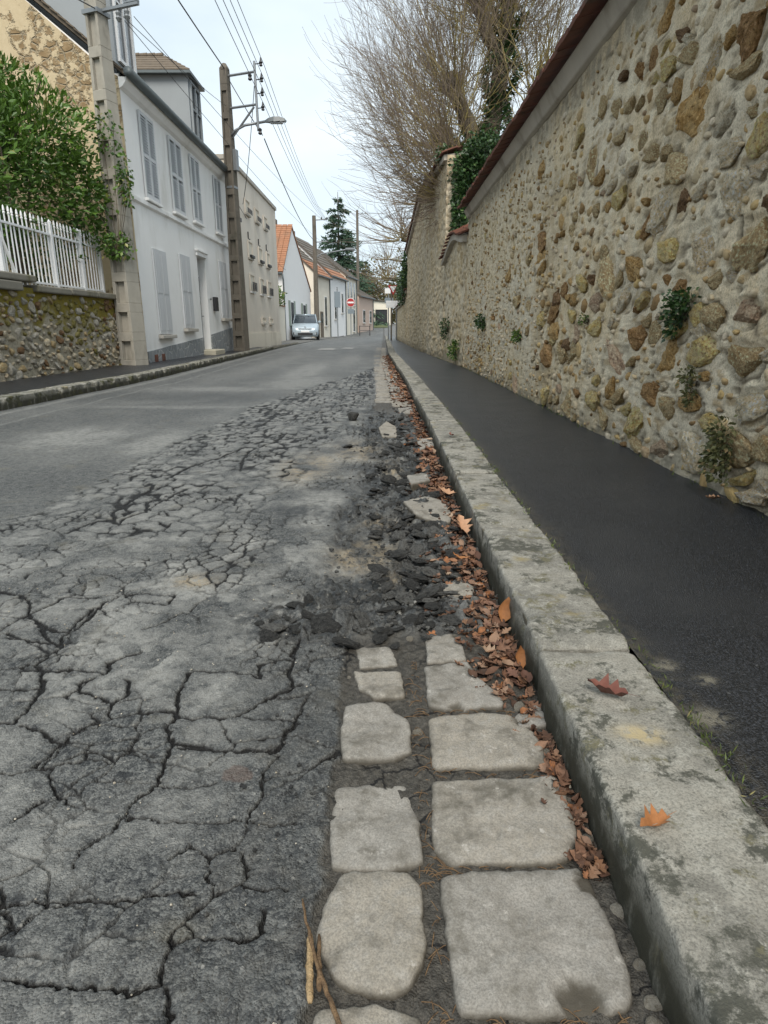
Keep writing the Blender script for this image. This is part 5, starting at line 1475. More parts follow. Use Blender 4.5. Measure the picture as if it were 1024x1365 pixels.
# ------------------------------------------------------------------ poles of cast concrete with pockets
def concrete_pole(name, label, x, y, zb, H, w0, w1, d0, d1, mat, rz=0.0, group=None):
    p = empty(name, (x, y, zb), rz, label, 'pole', group)
    mb = MB()
    def wd(z): return w0 + (w1 - w0) * z / H
    def dd(z): return d0 + (d1 - d0) * z / H
    def seg(za, zb_, ax0, ax1, ay0, ay1):
        A = [(ax0 * wd(za), ay0 * dd(za), za), (ax1 * wd(za), ay0 * dd(za), za), (ax1 * wd(za), ay1 * dd(za), za), (ax0 * wd(za), ay1 * dd(za), za)]
        B = [(ax0 * wd(zb_), ay0 * dd(zb_), zb_), (ax1 * wd(zb_), ay0 * dd(zb_), zb_), (ax1 * wd(zb_), ay1 * dd(zb_), zb_), (ax0 * wd(zb_), ay1 * dd(zb_), zb_)]
        mb.frustum(A, B)
    z = 0.0; pk = .34; rb_ = .16
    seg(-.4, .12, -.5, .5, -.5, .5); z = .12
    while z + pk + rb_ < H - .3:
        seg(z, z + pk, -.5, -.30, -.5, .5); seg(z, z + pk, .30, .5, -.5, .5); seg(z, z + pk, -.30, .30, -.28, .28)
        seg(z + pk, z + pk + rb_, -.5, .5, -.5, .5)
        z += pk + rb_
        pk = min(.55, pk * 1.04)
    seg(z, H, -.5, .5, -.5, .5)
    mb.build('shaft', mat, p, bevel=.006)
    return p
pole_a = concrete_pole('utility_pole', 'pale concrete utility pole with recessed pockets at the corner of the white house', -4.74, 12.15, .10, 8.2, .36, .20, .36, .20, M['concrete'], -.35)
MB().box(-.16, .16, -.15, .15, 5.62, 5.68).build('band', M['galv'], pole_a)
MB().box(.10, .86, -.03, .03, 5.66, 5.70).box(.60, .86, -.035, .035, 5.705, 5.73).build('cross_arm', M['galv'], pole_a)
for q in (.45, .62):
    MB().lathe([(.02, -.02), (.045, -.06), (.03, -.1), (.05, -.13), (.02, -.18)], 8, (q, 0, 5.66)).build('insulator', M['galv'], pole_a)
pole_b = concrete_pole('utility_pole', 'dark weathered concrete utility pole carrying the street lamp', -4.40, 19.9, .10, 7.55, .37, .21, .36, .21, M['concrete_dark'], -.25)
MB().lathe([(.12, 7.5), (.13, 7.55), (.06, 7.66), (.01, 7.68)], 10).build('cap', M['concrete_dark'], pole_b)
for z in (7.36, 6.58):
    MB().tube([(.05, 0, z), (.93, -.05, z + .02)], .032, 6).build('cross_arm', M['galv'], pole_b)
MB().tube([(.95, -.06, 5.95), (.93, -.06, 7.62)], .036, 8).build('rack', M['galv'], pole_b)
for z in (7.55, 7.18, 6.85, 6.50):
    ins = MB().tube([(.94, -.06, z), (1.10, -.06, z)], .014, 5).lathe([(.02, -.07), (.05, -.05), (.03, -.01), (.055, .02), (.03, .06), (.015, .14)], 8, (1.12, -.06, z)).build('insulator', M['iron'], pole_b)
for dx, z in ((.80, 7.24), (1.02, 5.92)):
    MB().lathe([(.02, -.08), (.06, -.05), (.04, 0), (.06, .05), (.02, .09)], 8, (dx, -.1, z)).build('insulator', M['iron'], pole_b)
MB().tube([(.12, 0, 5.85), (.85, -.04, 6.55)], .028, 6).build('strut', M['galv'], pole_b)
MB().box(.12, .24, -.08, .08, 5.0, 5.55).build('junction_box', M['galv'], pole_b, bevel=.015)
MB().box(-.14, .14, -.13, .13, 4.55, 4.61).build('band', M['galv'], pole_b)
lamp = empty('street_lamp', (-4.30, 19.82, 6.0), 0, 'grey street lamp arm bracketed to the dark concrete pole', 'street lamp')
MB().tube([(.0, 0, 0), (.12, 0, .12), (.40, -.03, .24), (1.0, -.05, .33)], .035, 8).build('arm', M['galv'], lamp, smooth=True)
hd = MB()
prof = [(0, .03), (.10, .075), (.25, .10), (.42, .095), (.55, .06), (.60, .01)]
for (a, wa), (b, wb) in zip(prof[:-1], prof[1:]):
    hd.frustum([(.98 + a, -.05 - wa, .30), (.98 + a, -.05 + wa, .30), (.98 + b, -.05 + wb, .30 + b * .05), (.98 + b, -.05 - wb, .30 + b * .05)],
               [(.98 + a, -.05 - wa * .7, .30 + wa * 1.1 + .02), (.98 + a, -.05 + wa * .7, .30 + wa * 1.1 + .02), (.98 + b, -.05 + wb * .7, .30 + wb * 1.1 + .02 + b * .03), (.98 + b, -.05 - wb * .7, .30 + wb * 1.1 + .02 + b * .03)])
hd.build('lamp_head', simple('lamp_housing', (0.13, 0.145, 0.15), .4, .1, 3, 0), lamp)
MB().box(1.12, 1.48, -.11, .01, .272, .298).build('lamp_glass', simple('lamp_diffuser', (0.45, 0.47, 0.48), .25, .05, 3, 0), lamp, bevel=.008)
def plain_pole(label, x, y, H, r, arms, lampy=None):
    p = empty('utility_pole', (x, y, 0), 0, label, 'pole')
    MB().tube([(0, 0, -.3), (0, 0, H)], [r * 1.25, r * .8], 8).build('shaft', M['concrete_dark'], p)
    for z in arms:
        MB().tube([(0, 0, z), (1.0, 0, z + .05)], .04, 5).build('cross_arm', M['galv'], p)
        for q in (.55, .95): MB().lathe([(.03, 0), (.06, .06), (.03, .16)], 6, (q, 0, z + .05)).build('insulator', M['iron'], p)
    if lampy:
        MB().tube([(0, 0, lampy - .3), (.5, 0, lampy), (2.4, -.4, lampy + .25)], .05, 6).build('lamp_arm', M['galv'], p)
        MB().box(2.3, 3.0, -.5, -.25, lampy + .2, lampy + .36).build('lamp_head', M['galv'], p, bevel=.04)
    return p
plain_pole('far utility pole with crossarms in front of the cream house', -5.15, 50, 8.7, .17, (8.4, 6.9), 6.1)
plain_pole('most distant tall utility pole before the dark conifer', -2.95, 75, 13.2, .16, (12.8,))

# ------------------------------------------------------------------ overhead cables
def cable(pts, r, label, sag=0.0, n=24):
    P = []
    a, b = np.array(pts[0]), np.array(pts[-1])
    for t_ in np.linspace(0, 1, n):
        q = a + (b - a) * t_; q[2] -= sag * 4 * t_ * (1 - t_); P.append(tuple(q))
    o = MB().tube(P, r, 5).build('overhead_cable', M['cable'])
    return tag(o, label, 'cable', 'overhead cables along the street')
cable([(-4.42, -8, 8.0), (-4.38, 19.85, 7.62)], .016, 'thick black cable arriving at the top of the dark pole', .35)
cable([(-4.36, 19.95, 7.5), (-3.42, 19.84, 6.0)], .012, 'short black cable slanting down across the dark pole brackets', .03)
cable([(-3.38, 19.85, 5.92), (-5.0, 50, 6.9)], .016, 'thick black cable leaving the bracket foot towards the far pole', .5)
for i, z in enumerate((7.69, 7.32, 6.99, 6.64)):
    cable([(-2.45 + .05 * i, -14, z + .5), (-3.28, 19.84, z)], .0075, ('topmost', 'second', 'third', 'lowest')[i] + ' thin wire arriving at the insulator rack', .28)
    cable([(-3.28, 19.84, z), (-4.2, 50, 8.45 - i * .03)], .0075, ('topmost', 'second', 'third', 'lowest')[i] + ' thin wire leaving the insulator rack towards the far pole', .55)
cable([(-4.30, 12.15, 5.72), (-4.4, 19.8, 6.72)], .006, 'thin service wire from the pale pole to the dark pole', .05)
cable([(-4.12, 12.15, 5.72), (-4.2, 50, 8.3)], .006, 'upper long wire from the pale pole crossarm to the far pole', .35)
cable([(-4.28, 12.15, 5.66), (-4.6, 50, 6.9)], .006, 'lower long wire from the pale pole crossarm to the far pole', .3)
cable([(-3.58, 19.8, 7.2), (-4.66, 22.6, 4.72)], .010, 'slack drop wire from the bracket down to the cream building', .25)
cable([(-4.45, 19.95, 4.6), (-6.2, 42.0, 4.3)], .009, 'wire running low along the cream building to the orange roof', .3)
cable([(-9.5, 4, 6.6), (-4.6, 12.1, 5.75)], .010, 'wire entering from the upper left corner to the pale pole', .1)

# ------------------------------------------------------------------ pollarded tree behind the wall
rt = np.random.default_rng(33)
TX, TY = 2.55, 17.2
tree = empty('pollarded_tree', (TX, TY, 0), 0, 'tall pollarded tree bristling with bare shoots above the stone wall', 'tree')
limbs = [((0, 0, 0), (0.05, 0, 3.2), (-.05, 0, 5.0), .34, .27), ((-.05, 0, 4.6), (-.5, -.2, 5.4), (-.95, -.3, 6.3), .22, .17), ((-.05, 0, 5.0), (.3, .2, 6.2), (.35, .1, 8.2), .24, .15),
         ((0, 0, 4.2), (-.6, -.5, 4.6), (-1.2, -.7, 5.1), .17, .14), ((.1, 0, 4.8), (.8, .1, 5.6), (1.35, .1, 6.6), .19, .15), ((.3, .1, 6.8), (-.2, -.2, 7.3), (-.45, -.3, 8.0), .15, .13), ((.1, 0, 3.6), (-.4, -.6, 3.8), (-.75, -.9, 4.1), .15, .13)]
tr = MB()
for a, b, c, r0, r1 in limbs:
    P = [tuple((1 - s) ** 2 * np.array(a) + 2 * s * (1 - s) * np.array(b) + s * s * np.array(c)) for s in np.linspace(0, 1, 8)]
    tr.tube(P, list(np.linspace(r0, r1, 8) + .02 * np.sin(np.arange(8) * 2.1)), 9)
heads = [np.array(c) for a, b, c, r0, r1 in limbs[1:]]
for h in heads: tr.lathe([(.05, -.2), (.20, -.1), (.26, .05), (.20, .2), (.05, .26)], 9, tuple(h))
tr.build('trunk', M['bark'], tree, smooth=True)
def shoots(heads, ns, lmin, lmax, rng, up=.35, K=9, r=.0115, side_bias=None, low=-.45):
    paths = []; rads = []
    for h, n in zip(heads, ns):
        d = rng.normal(size=(n, 3)); d[:, 2] = d[:, 2] * .75 + .15
        d /= np.linalg.norm(d, axis=1, keepdims=True)
        d = d[d[:, 2] > low]
        n = len(d)
        Lg = rng.uniform(lmin, lmax, n)
        s = np.linspace(0, 1, K)
        curve = up * s[None, :] ** 2
        P = h + d[:, None, :] * (.12 + s[None, :, None] * Lg[:, None, None])
        side = rng.normal(size=(n, 1, 3)) * .10 * Lg[:, None, None]
        P = P + side * (s[None, :, None] ** 2)
        P[..., 2] += curve * Lg[:, None] * (1 - d[:, 2:3]) * .55
        P = P + np.cumsum(rng.normal(size=(n, K, 3)) * .012, axis=1)
        paths.append(P); rads.append(r * (1.05 - .85 * s)[None] * rng.uniform(.6, 1.25, (n, 1)))
    return np.concatenate(paths), np.concatenate(rads)
def fork(P, Rd, rng, per, lo, hi, K, spread, upb, wig, i0=2):
    """per curved side shoots from every path in P"""
    N = len(P); out = []; rad = []
    for k in range(per):
        i = rng.integers(i0, P.shape[1], N); i = np.minimum(i, P.shape[1] - 1)
        b = P[np.arange(N), i]; t = P[np.arange(N), i] - P[np.arange(N), i - 1]; t /= np.linalg.norm(t, axis=1, keepdims=True)
        d = t + rng.normal(size=(N, 3)) * spread; d /= np.linalg.norm(d, axis=1, keepdims=True)
        L = rng.uniform(lo, hi, N); s = np.linspace(0, 1, K)
        q = b[:, None] + d[:, None] * s[None, :, None] * L[:, None, None]
        q[..., 2] += upb * L[:, None] * (s ** 2)[None]
        q[:, 1:] += np.cumsum(rng.normal(size=(N, K - 1, 3)) * wig, axis=1)
        out.append(q); rad.append(Rd[np.arange(N), i][:, None] * .78 * (1 - .55 * s)[None])
    return np.concatenate(out), np.concatenate(rad)
org = []; dr = []
for a, b, c, r0, r1 in limbs[1:]:
    n = 62
    s = .35 + .65 * rt.random(n) ** .6
    a, b, c = map(np.array, (a, b, c))
    p = (1 - s)[:, None] ** 2 * a + 2 * (s * (1 - s))[:, None] * b + (s ** 2)[:, None] * c
    out = np.stack([p[:, 0] - .05, p[:, 1], p[:, 2] - 4.6], 1); out /= np.linalg.norm(out, axis=1, keepdims=True) + 1e-6
    d = out * .75 + rt.normal(size=(n, 3)) * np.array([.75, .75, .55]) + np.array([-.10, 0, .30])
    org.append(p); dr.append(d / np.linalg.norm(d, axis=1, keepdims=True))
org = np.concatenate(org); dr = np.concatenate(dr); N0 = len(org); s = np.linspace(0, 1, 10)
L0 = rt.uniform(1.2, 2.15, N0) * (1 - .22 * (dr[:, 2] < 0))
P1 = org[:, None] + dr[:, None] * s[None, :, None] * L0[:, None, None]
P1[..., 2] += (.30 * L0 * (1 - dr[:, 2]))[:, None] * (s ** 2.2)[None] - (.16 * L0)[:, None] * np.sin(s * 3.14)[None] * (1 - np.abs(dr[:, 2]))[:, None]
P1[:, 1:] += np.cumsum(rt.normal(size=(N0, 9, 3)) * .035, axis=1)
R1 = rt.uniform(.010, .021, N0)[:, None] * (1 - .62 * s)[None]
Q1, RQ = fork(P1, R1, rt, 5, .75, 1.5, 7, .30, .16, .022, 2)
Q2, RQ2 = fork(Q1, RQ, rt, 3, .45, .95, 5, .34, .12, .016, 2)
Q3, RQ3 = fork(Q2, RQ2, rt, 2, .22, .55, 4, .42, .10, .010, 1)
Q3, RQ3 = Q3[::2], RQ3[::2]
lev = [(P1, R1, 0, .5), (Q1, RQ, .3, .4), (Q2, RQ2, .55, .35), (Q3, RQ3, .75, .25)]
Vs, Fs_, al, rr, nb_ = [], [], [], [], 0
for P_l, R_l, t0, dt in lev:
    V_l, F_l, t_l = tubes_np(P_l, np.maximum(R_l, .0026))
    Vs.append(V_l); Fs_.append(F_l + nb_); nb_ += len(V_l); al.append(t0 + dt * t_l); rr.append(np.repeat(rt.random(len(P_l)), P_l.shape[1] * 3))
o = obj('shoots', mesh_np('shoots', np.concatenate(Vs), np.concatenate(Fs_), M['shoots'], True, {'along': np.concatenate(al), 'rnd': np.concatenate(rr)}), tree)
o['kind'] = 'stuff'
def twigs(P, rng, per, lf, r, K=5):
    return fork(P, np.full(P.shape[:2], r), rng, per, lf * .5, lf, K, .42, .1, .02)
# ivy climbing the trunk
Pi = []; Di = []
for a, b, r in (((0, 0, 2.5), (0, 0, 5.2), .50), ((.1, -.1, 5.0), (.35, .1, 7.9), .36), ((-.1, -.3, 3.6), (-.5, -.3, 5.2), .38)):
    n = 2600; s = rt.random(n)[:, None]; w = rt.uniform(0, 6.28, n); k = .55 + .5 * rt.random(n) + .25 * np.sin(s[:, 0] * 14)
    c = np.array(a) + (np.array(b) - np.array(a)) * s; d = np.stack([np.cos(w), np.sin(w), np.zeros(n)], 1)
    Pi.append(c + d * (r * k)[:, None]); Di.append(d + np.array([0, 0, -.4]) + rt.normal(size=(n, 3)) * .4)
Pi = np.concatenate(Pi); Di = np.concatenate(Di)
V, F, rn = leaves_np(Pi, Di, rt.uniform(.06, .11, len(Pi)), rt, .85, .1)
o = obj('ivy_leaves', mesh_np('ivy_leaves', V, F, M['ivy'], False, {'rnd': rn}), tree); o['kind'] = 'stuff'

def ivy_clump(name, label, cat, loc, boxes, n, size, mat, rng, droop=-.3, normal=(-1, 0, 0), stems=14):
    """a creeper against a wall: leaves over lumpy pads, with thin stems"""
    root = empty(name, loc, 0, label, cat)
    P = []; D = []
    for (c, r, k) in boxes:
        m = int(n * k); d = rng.normal(size=(m, 3)); d /= np.linalg.norm(d, axis=1, keepdims=True)
        rr = (rng.random(m) ** .4) * (1 + .35 * np.sin(d[:, 1] * 6 + c[2] * 9) * np.sin(d[:, 2] * 7))
        P.append(np.array(c) + d * rr[:, None] * np.array(r)); D.append(d * .7 + np.array(normal) * .5 + np.array([0, 0, droop]) + rng.normal(size=(m, 3)) * .45)
    P = np.concatenate(P); D = np.concatenate(D)
    V, F, rn = leaves_np(P, D, rng.uniform(size * .6, size * 1.2, len(P)), rng, .72, .12)
    o = obj('leaves', mesh_np('leaves', V, F, mat, False, {'rnd': rn}), root); o['kind'] = 'stuff'
    if stems:
        pts = []
        for k in range(stems):
            e = P[rng.integers(len(P))]; b = np.array(boxes[0][0]) + np.array([.05, 0, -boxes[0][1][2] * .6]); s = np.linspace(0, 1, 5)[:, None]
            pts.append(b + (e - b) * s + rng.normal(size=(5, 3)) * .012)
        pts = np.array(pts); V, F, t_ = tubes_np(pts, np.linspace(.004, .0015, 5)[None].repeat(stems, 0) * (size / .03), 3)
        o = obj('stems', mesh_np('stems', V, F, M['bark']), root)
    return root
ri = np.random.default_rng(44)
ivy_clump('wall_ivy', 'dense dark ivy draped over the end of the tallest wall stretch', 'ivy', (1.5, 14.0, 3.5),
          [((.25, -.05, .35), (.36, .28, .42), .35), ((.1, -.15, -.2), (.22, .2, .42), .25), ((.55, 0, .75), (.42, .3, .28), .2), ((-.15, .6, .75), (.25, .4, .16), .1), ((.0, -.3, -.7), (.12, .2, .35), .1)], 4200, .085, M['ivy'], ri)
ivy_clump('wall_ivy', 'dark ivy mass hanging over the low far wall behind the sign posts', 'ivy', (.95, 28, 2.7),
          [((.1, -.6, .2), (.4, .6, .9), .4), ((0, 1.0, -.2), (.38, 1.2, .7), .35), ((.1, 3.5, -.4), (.4, 1.5, .5), .25)], 4200, .10, M['ivy'], ri)
ivy_clump('wall_plant', 'round dark green ivy tuft rooted high in the near wall face', 'plant', (1.40, 3.08, .89),
          [((-.03, 0, .0), (.05, .10, .085), .55), ((-.03, -.08, .03), (.045, .05, .05), .25), ((-.02, .03, -.09), (.03, .05, .05), .2)], 420, .026, M['ivy'], ri)
ivy_clump('wall_plant', 'thin sparse green tuft growing below the round ivy tuft on the near wall', 'plant', (1.40, 2.88, .57),
          [((-.02, 0, .02), (.03, .085, .045), .6), ((-.02, -.03, -.06), (.025, .03, .05), .4)], 210, .021, M['dry_plant'], ri)
ivy_clump('wall_plant', 'drooping half dried brown green plant at the foot of the near wall', 'plant', (1.39, 2.50, .34),
          [((-.03, 0, .03), (.045, .075, .10), .5), ((-.04, -.02, -.06), (.05, .09, .08), .5)], 560, .022, M['dry_plant'], ri, -.6)
ivy_clump('wall_plant', 'small dark tuft half way up the far end of the tall wall', 'plant', (1.40, 9.2, .90),
          [((-.04, 0, .0), (.06, .20, .09), .6), ((-.04, -.12, -.05), (.05, .10, .10), .4)], 260, .04, M['ivy'], ri)
ivy_clump('wall_plant', 'small bright green sprig on the tall wall near the ochre streak', 'plant', (1.40, 6.70, .72),
          [((-.03, 0, .0), (.04, .10, .07), 1)], 130, .03, M['laurel'], ri)
ivy_clump('wall_plant', 'tiny green sprig beside a yellow stone in the tall wall', 'plant', (1.40, 4.52, .86),
          [((-.02, 0, .0), (.025, .05, .045), 1)], 60, .022, M['laurel'], ri)
ivy_clump('wall_plant', 'bright green creeper at the foot of the broken wall stretch', 'plant', (1.36, 12.1, .38),
          [((-.06, 0, .0), (.10, .30, .16), .7), ((-.06, -.3, .12), (.06, .12, .10), .3)], 360, .045, M['laurel'], ri)
ivy_clump('wall_plant', 'green trailing tuft above the creeper on the broken wall stretch', 'plant', (1.30, 13.2, .80),
          [((-.06, 0, .05), (.09, .30, .14), .6), ((-.06, .1, -.12), (.06, .18, .12), .4)], 300, .045, M['ivy'], ri)
ivy_clump('pole_ivy', 'leafy creeper wrapped round the middle of the pale concrete pole', 'ivy', (-4.72, 11.95, 2.4),
          [((-.02, -.1, -.2), (.30, .25, .22), .35), ((-.22, -.1, .55), (.25, .25, .65), .25), ((.24, -.02, .85), (.12, .2, .45), .2), ((.0, 0, 1.55), (.28, .3, .35), .2)], 1150, .075, M['laurel'], ri)

# ------------------------------------------------------------------ far trees and hedges
rf = np.random.default_rng(55)
def conifer(label, x, y, zb, H, rad, n, lean=0.0):
    t = empty('conifer_tree', (x, y, zb), 0, label, 'tree')
    MB().tube([(0, 0, 0), (lean * .5, 0, H * .5), (lean, 0, H)], [rad * .06, rad * .04, .03], 7).build('trunk', M['bark'], t)
    P = []; D = []
    tiers = int(H / .75)
    for k in range(tiers):
        f = k / tiers; zc = H * (.10 + .88 * f); rt_ = rad * (1 - f) ** .82 * (.75 + .45 * rf.random()) + .12
        nb = int(6 + 9 * (1 - f))
        for b in range(nb):
            w = rf.uniform(0, 6.28); L = rt_ * rf.uniform(.6, 1.12); m = int(n * (L / rad)) + 4
            s = rf.random(m) ** .7
            p = np.stack([np.cos(w) * s * L, np.sin(w) * s * L, zc + .14 * L * s - .30 * L * s ** 2 + rf.normal(size=m) * .10], 1)
            p[:, :2] += rf.normal(size=(m, 2)) * .13 * L * (.3 + s[:, None]) * .7
            p[:, 0] += lean * zc / H
            P.append(p); D.append(np.stack([np.cos(w) * np.ones(m), np.sin(w) * np.ones(m), -.25 + rf.normal(size=m) * .4], 1) + rf.normal(size=(m, 3)) * .35)
    P = np.concatenate(P); D = np.concatenate(D)
    V, F, rn = leaves_np(P, D, rf.uniform(.28, .62, len(P)), rf, .36, .1)
    o = obj('crown', mesh_np('crown', V, F, M['conifer'], False, {'rnd': rn}), t); o['kind'] = 'stuff'
    return t
conifer('tall dark blue green conifer rising behind the far roofs', -6.6, 98, 0, 19.4, 5.8, 190)
conifer('lower spreading dark conifer to the right of the tall one', -3.6, 114, 0, 12.5, 5.4, 150)
def bare_tree(label, x, y, H, spread, n, group=None):
    t = empty('bare_tree', (x, y, 0), 0, label, 'tree', group)
    tb = MB(); hs = []
    tb.tube([(0, 0, 0), (.1, 0, H * .3), (0, 0, H * .55)], [.22, .17, .12], 7)
    for k in range(7):
        w = rf.uniform(0, 6.28); z0 = H * rf.uniform(.25, .5); e = (math.cos(w) * spread * .45, math.sin(w) * spread * .45, z0 + H * rf.uniform(.12, .3))
        tb.tube([(0, 0, z0), tuple(np.array(e) * np.array([.5, .5, 1]) - np.array([0, 0, .2])), e], [.11, .08, .05], 6); hs.append(np.array(e))
    tb.build('trunk', M['bark'], t, smooth=True)
    hs.append(np.array([0, 0, H * .55]))
    P, Rr = shoots(hs, [n // 8] * 8, H * .18, H * .42, rf, .4, 7, .022, low=-.3)
    Q, RQ = twigs(P, rf, 2, H * .12, .010)
    V1, F1, t1 = tubes_np(P, Rr); V2, F2, t2 = tubes_np(Q, RQ)
    o = obj('twigs', mesh_np('twigs', np.concatenate([V1, V2]), np.concatenate([F1, F2 + len(V1)]), M['shoots'], True,
            {'along': np.concatenate([.4 + .6 * t1, .7 + .3 * t2]), 'rnd': np.concatenate([np.repeat(rf.random(len(P)), 21), np.repeat(rf.random(len(Q)), 15)])}), t)
    o['kind'] = 'stuff'
bare_tree('bare brown tree leaning over the lower wall beyond the pollard', 2.6, 33, 9.5, 4.0, 420)
bare_tree('bare twiggy tree seen past the end of the wall', 2.6, 52, 9.0, 5.5, 380)
bare_tree('pale bare tree above the garage roof', .8, 108, 11.0, 8, 300)
def hedge(label, x, y, z, r, n, mat, sz):
    h = empty('hedge', (x, y, z), 0, label, 'hedge')
    P, D = shell_points(rf, n, (0, 0, 0), r, .6, .22, x)
    P = P[P[:, 2] > -r[2] * .6]; D = rf.normal(size=P.shape) + np.array([0, 0, .3])
    V, F, rn = leaves_np(P, D, rf.uniform(sz * .6, sz * 1.3, len(P)), rf, .45, .2)
    o = obj('foliage', mesh_np('foliage', V, F, mat, False, {'rnd': rn}), h); o['kind'] = 'stuff'
    return h
hedge('straw coloured winter shrubs above the small pinkish house', -1.2, 112, 4.5, (9, 4, 6.5), 5200, M['hedge'], .6)
hedge('olive brown bushy hedge overhanging the low far wall', 2.2, 36, 3.0, (1.5, 5, 2.3), 4200, M['hedge'], .22)
hedge('small green climbing shrub on the yard wall corner', -6.3, 38.0, 2.5, (.5, 1.3, .8), 1100, M['laurel'], .16)
tw = hedge('distant low brown wood behind the street end', 20, 190, 3, (70, 12, 9), 9000, M['hedge'], 1.5)
tw.name = 'far_wood'

# ------------------------------------------------------------------ parked car
M['car_paint'] = simple('silver_blue_paint', (0.42, 0.49, 0.54), 0.28, 0.04, 3, 0, metal=.35, spec=.6)
M['rubber'] = simple('black_rubber', (0.022, 0.022, 0.023), 0.8, 0.2, 9, 0)
M['lamp_lens'] = simple('headlamp_lens', (0.36, 0.39, 0.41), 0.12, 0.05, 2, 0, spec=.8)
M['chrome'] = simple('chrome', (0.6, 0.62, 0.64), 0.2, 0.05, 2, 0, metal=.9)
car = empty('parked_car', (-5.38, 44.6, .02), .10, 'small silver blue hatchback parked before the white gable house', 'car')
def loft(mb, secs):
    n = len(secs[0]); V = [p for s in secs for p in s]; F = []
    for i in range(len(secs) - 1):
        for k in range(n): F.append((i*n+k, i*n+(k+1) % n, (i+1)*n+(k+1) % n, (i+1)*n+k))
    F.append(tuple(range(n))); F.append(tuple((len(secs)-1)*n+k for k in range(n))[::-1])
    return mb.add(V, F)
def sec(y, hw, z0, z1, c=.10, tuck=.06):
    c2 = min(c, (z1 - z0) * .4)
    half = [(hw - tuck, z0), (hw, z0 + .22 * (z1 - z0)), (hw, z1 - c2 * 1.4), (hw - .03, z1 - c2 * .5), (hw - c2, z1)]
    pts = half + [(-x, z) for x, z in half[::-1]]
    return [(x, y, z) for x, z in pts]
b = MB()
loft(b, [sec(-1.98, .58, .34, .60), sec(-1.90, .74, .24, .74), sec(-1.72, .81, .20, .86), sec(-1.35, .84, .20, .97), sec(-.85, .85, .20, 1.04), sec(0, .86, .20, 1.02), sec(1.2, .86, .20, 1.03), sec(1.75, .83, .22, 1.03), sec(1.98, .74, .30, .95)])
body = b.build('body', M['car_paint'], car, smooth=True, bevel=0)
c = MB()
loft(c, [sec(-1.02, .78, .98, 1.03, .03, .0), sec(-.45, .71, .98, 1.44, .12, -.07), sec(-.15, .69, .98, 1.54, .14, -.08), sec(.7, .69, .98, 1.56, .14, -.08), sec(1.45, .68, .98, 1.46, .12, -.08), sec(1.86, .72, .98, 1.06, .03, 0)])
c.build('glasshouse', M['glass'], car, smooth=True)
rf_ = MB()
loft(rf_, [sec(-.38, .63, 1.475, 1.50, .02), sec(-.12, .64, 1.545, 1.575, .02), sec(.7, .645, 1.565, 1.595, .02), sec(1.42, .63, 1.46, 1.50, .02)])
rf_.build('roof', M['car_paint'], car, smooth=True)
for s in (-1, 1):
    MB().tube([(s * .74, -1.0, 1.02), (s * .655, -.36, 1.48), (s * .645, .0, 1.56)], .035, 6).build('pillar', M['car_paint'], car)
    MB().tube([(s * .80, .25, 1.0), (s * .665, .28, 1.55)], .03, 6).build('pillar', M['iron'], car)
    m = MB().box(s * .84 - .02, s * .84 + .14 * s, -.72, -.60, 1.03, 1.17) if s > 0 else MB().box(-.98, -.82, -.72, -.60, 1.03, 1.17)
    m.build('mirror', M['car_paint'], car, bevel=.03)
    hl = MB(); 
    loft(hl, [[(s * .50, -1.93, .66), (s * .70, -1.86, .68), (s * .79, -1.66, .74), (s * .80, -1.52, .90), (s * .68, -1.66, .88), (s * .50, -1.82, .80)], [(s * .50, -1.80, .66), (s * .68, -1.74, .68), (s * .76, -1.6, .74), (s * .77, -1.48, .88), (s * .66, -1.6, .86), (s * .50, -1.72, .79)]])
    hl.build('headlight', M['lamp_lens'], car)
    MB().lathe([(.07, -.02), (.075, .0), (.05, .02)], 10, (s * .62, -1.93, .40), 'y').build('fog_light', M['lamp_lens'], car)
    MB().box(min(s * .50, s * .74), max(s * .50, s * .74), -1.945, -1.86, .33, .47).build('bumper_grille', M['iron'], car, bevel=.02)
    for yy_ in (-1.25, 1.27):
        w = MB().lathe([(.20, -.09), (.295, -.095), (.305, -.05), (.305, .05), (.295, .095), (.20, .09)], 20, (0, 0, 0), 'x').build('wheel', M['rubber'], car, loc=(s * .77, yy_, .305))
        MB().lathe([(.03, .05), (.19, .06), (.20, .098), (.18, .10), (.05, .075)] if s > 0 else [(.03, -.05), (.19, -.06), (.20, -.098), (.18, -.10), (.05, -.075)], 14, (0, 0, 0), 'x').build('rim', M['chrome'], w)
MB().box(-.46, .46, -2.0, -1.9, .30, .44).build('lower_grille', M['iron'], car, bevel=.02)
MB().box(-.42, .42, -1.975, -1.9, .62, .70).build('grille', M['iron'], car, bevel=.015)
MB().box(-.40, .40, -1.99, -1.97, .655, .672).build('grille_bar', M['chrome'], car)
em = MB()
for z in (.72, .765):
    em.add([(-.07, -1.95, z), (0, -1.96, z + .035), (.07, -1.95, z), (.07, -1.95, z + .022), (0, -1.96, z + .06), (-.07, -1.95, z + .022)], [(0, 1, 4, 5), (1, 2, 3, 4)])
em.build('emblem', M['chrome'], car)
MB().box(-.26, .26, -2.012, -2.002, .47, .58).build('number_plate', M['white_paint'], car)
MB().box(-.60, .60, -.96, -.93, 1.02, 1.05).build('wiper', M['iron'], car)

car.scale = (1.06, 1.06, 1.06)
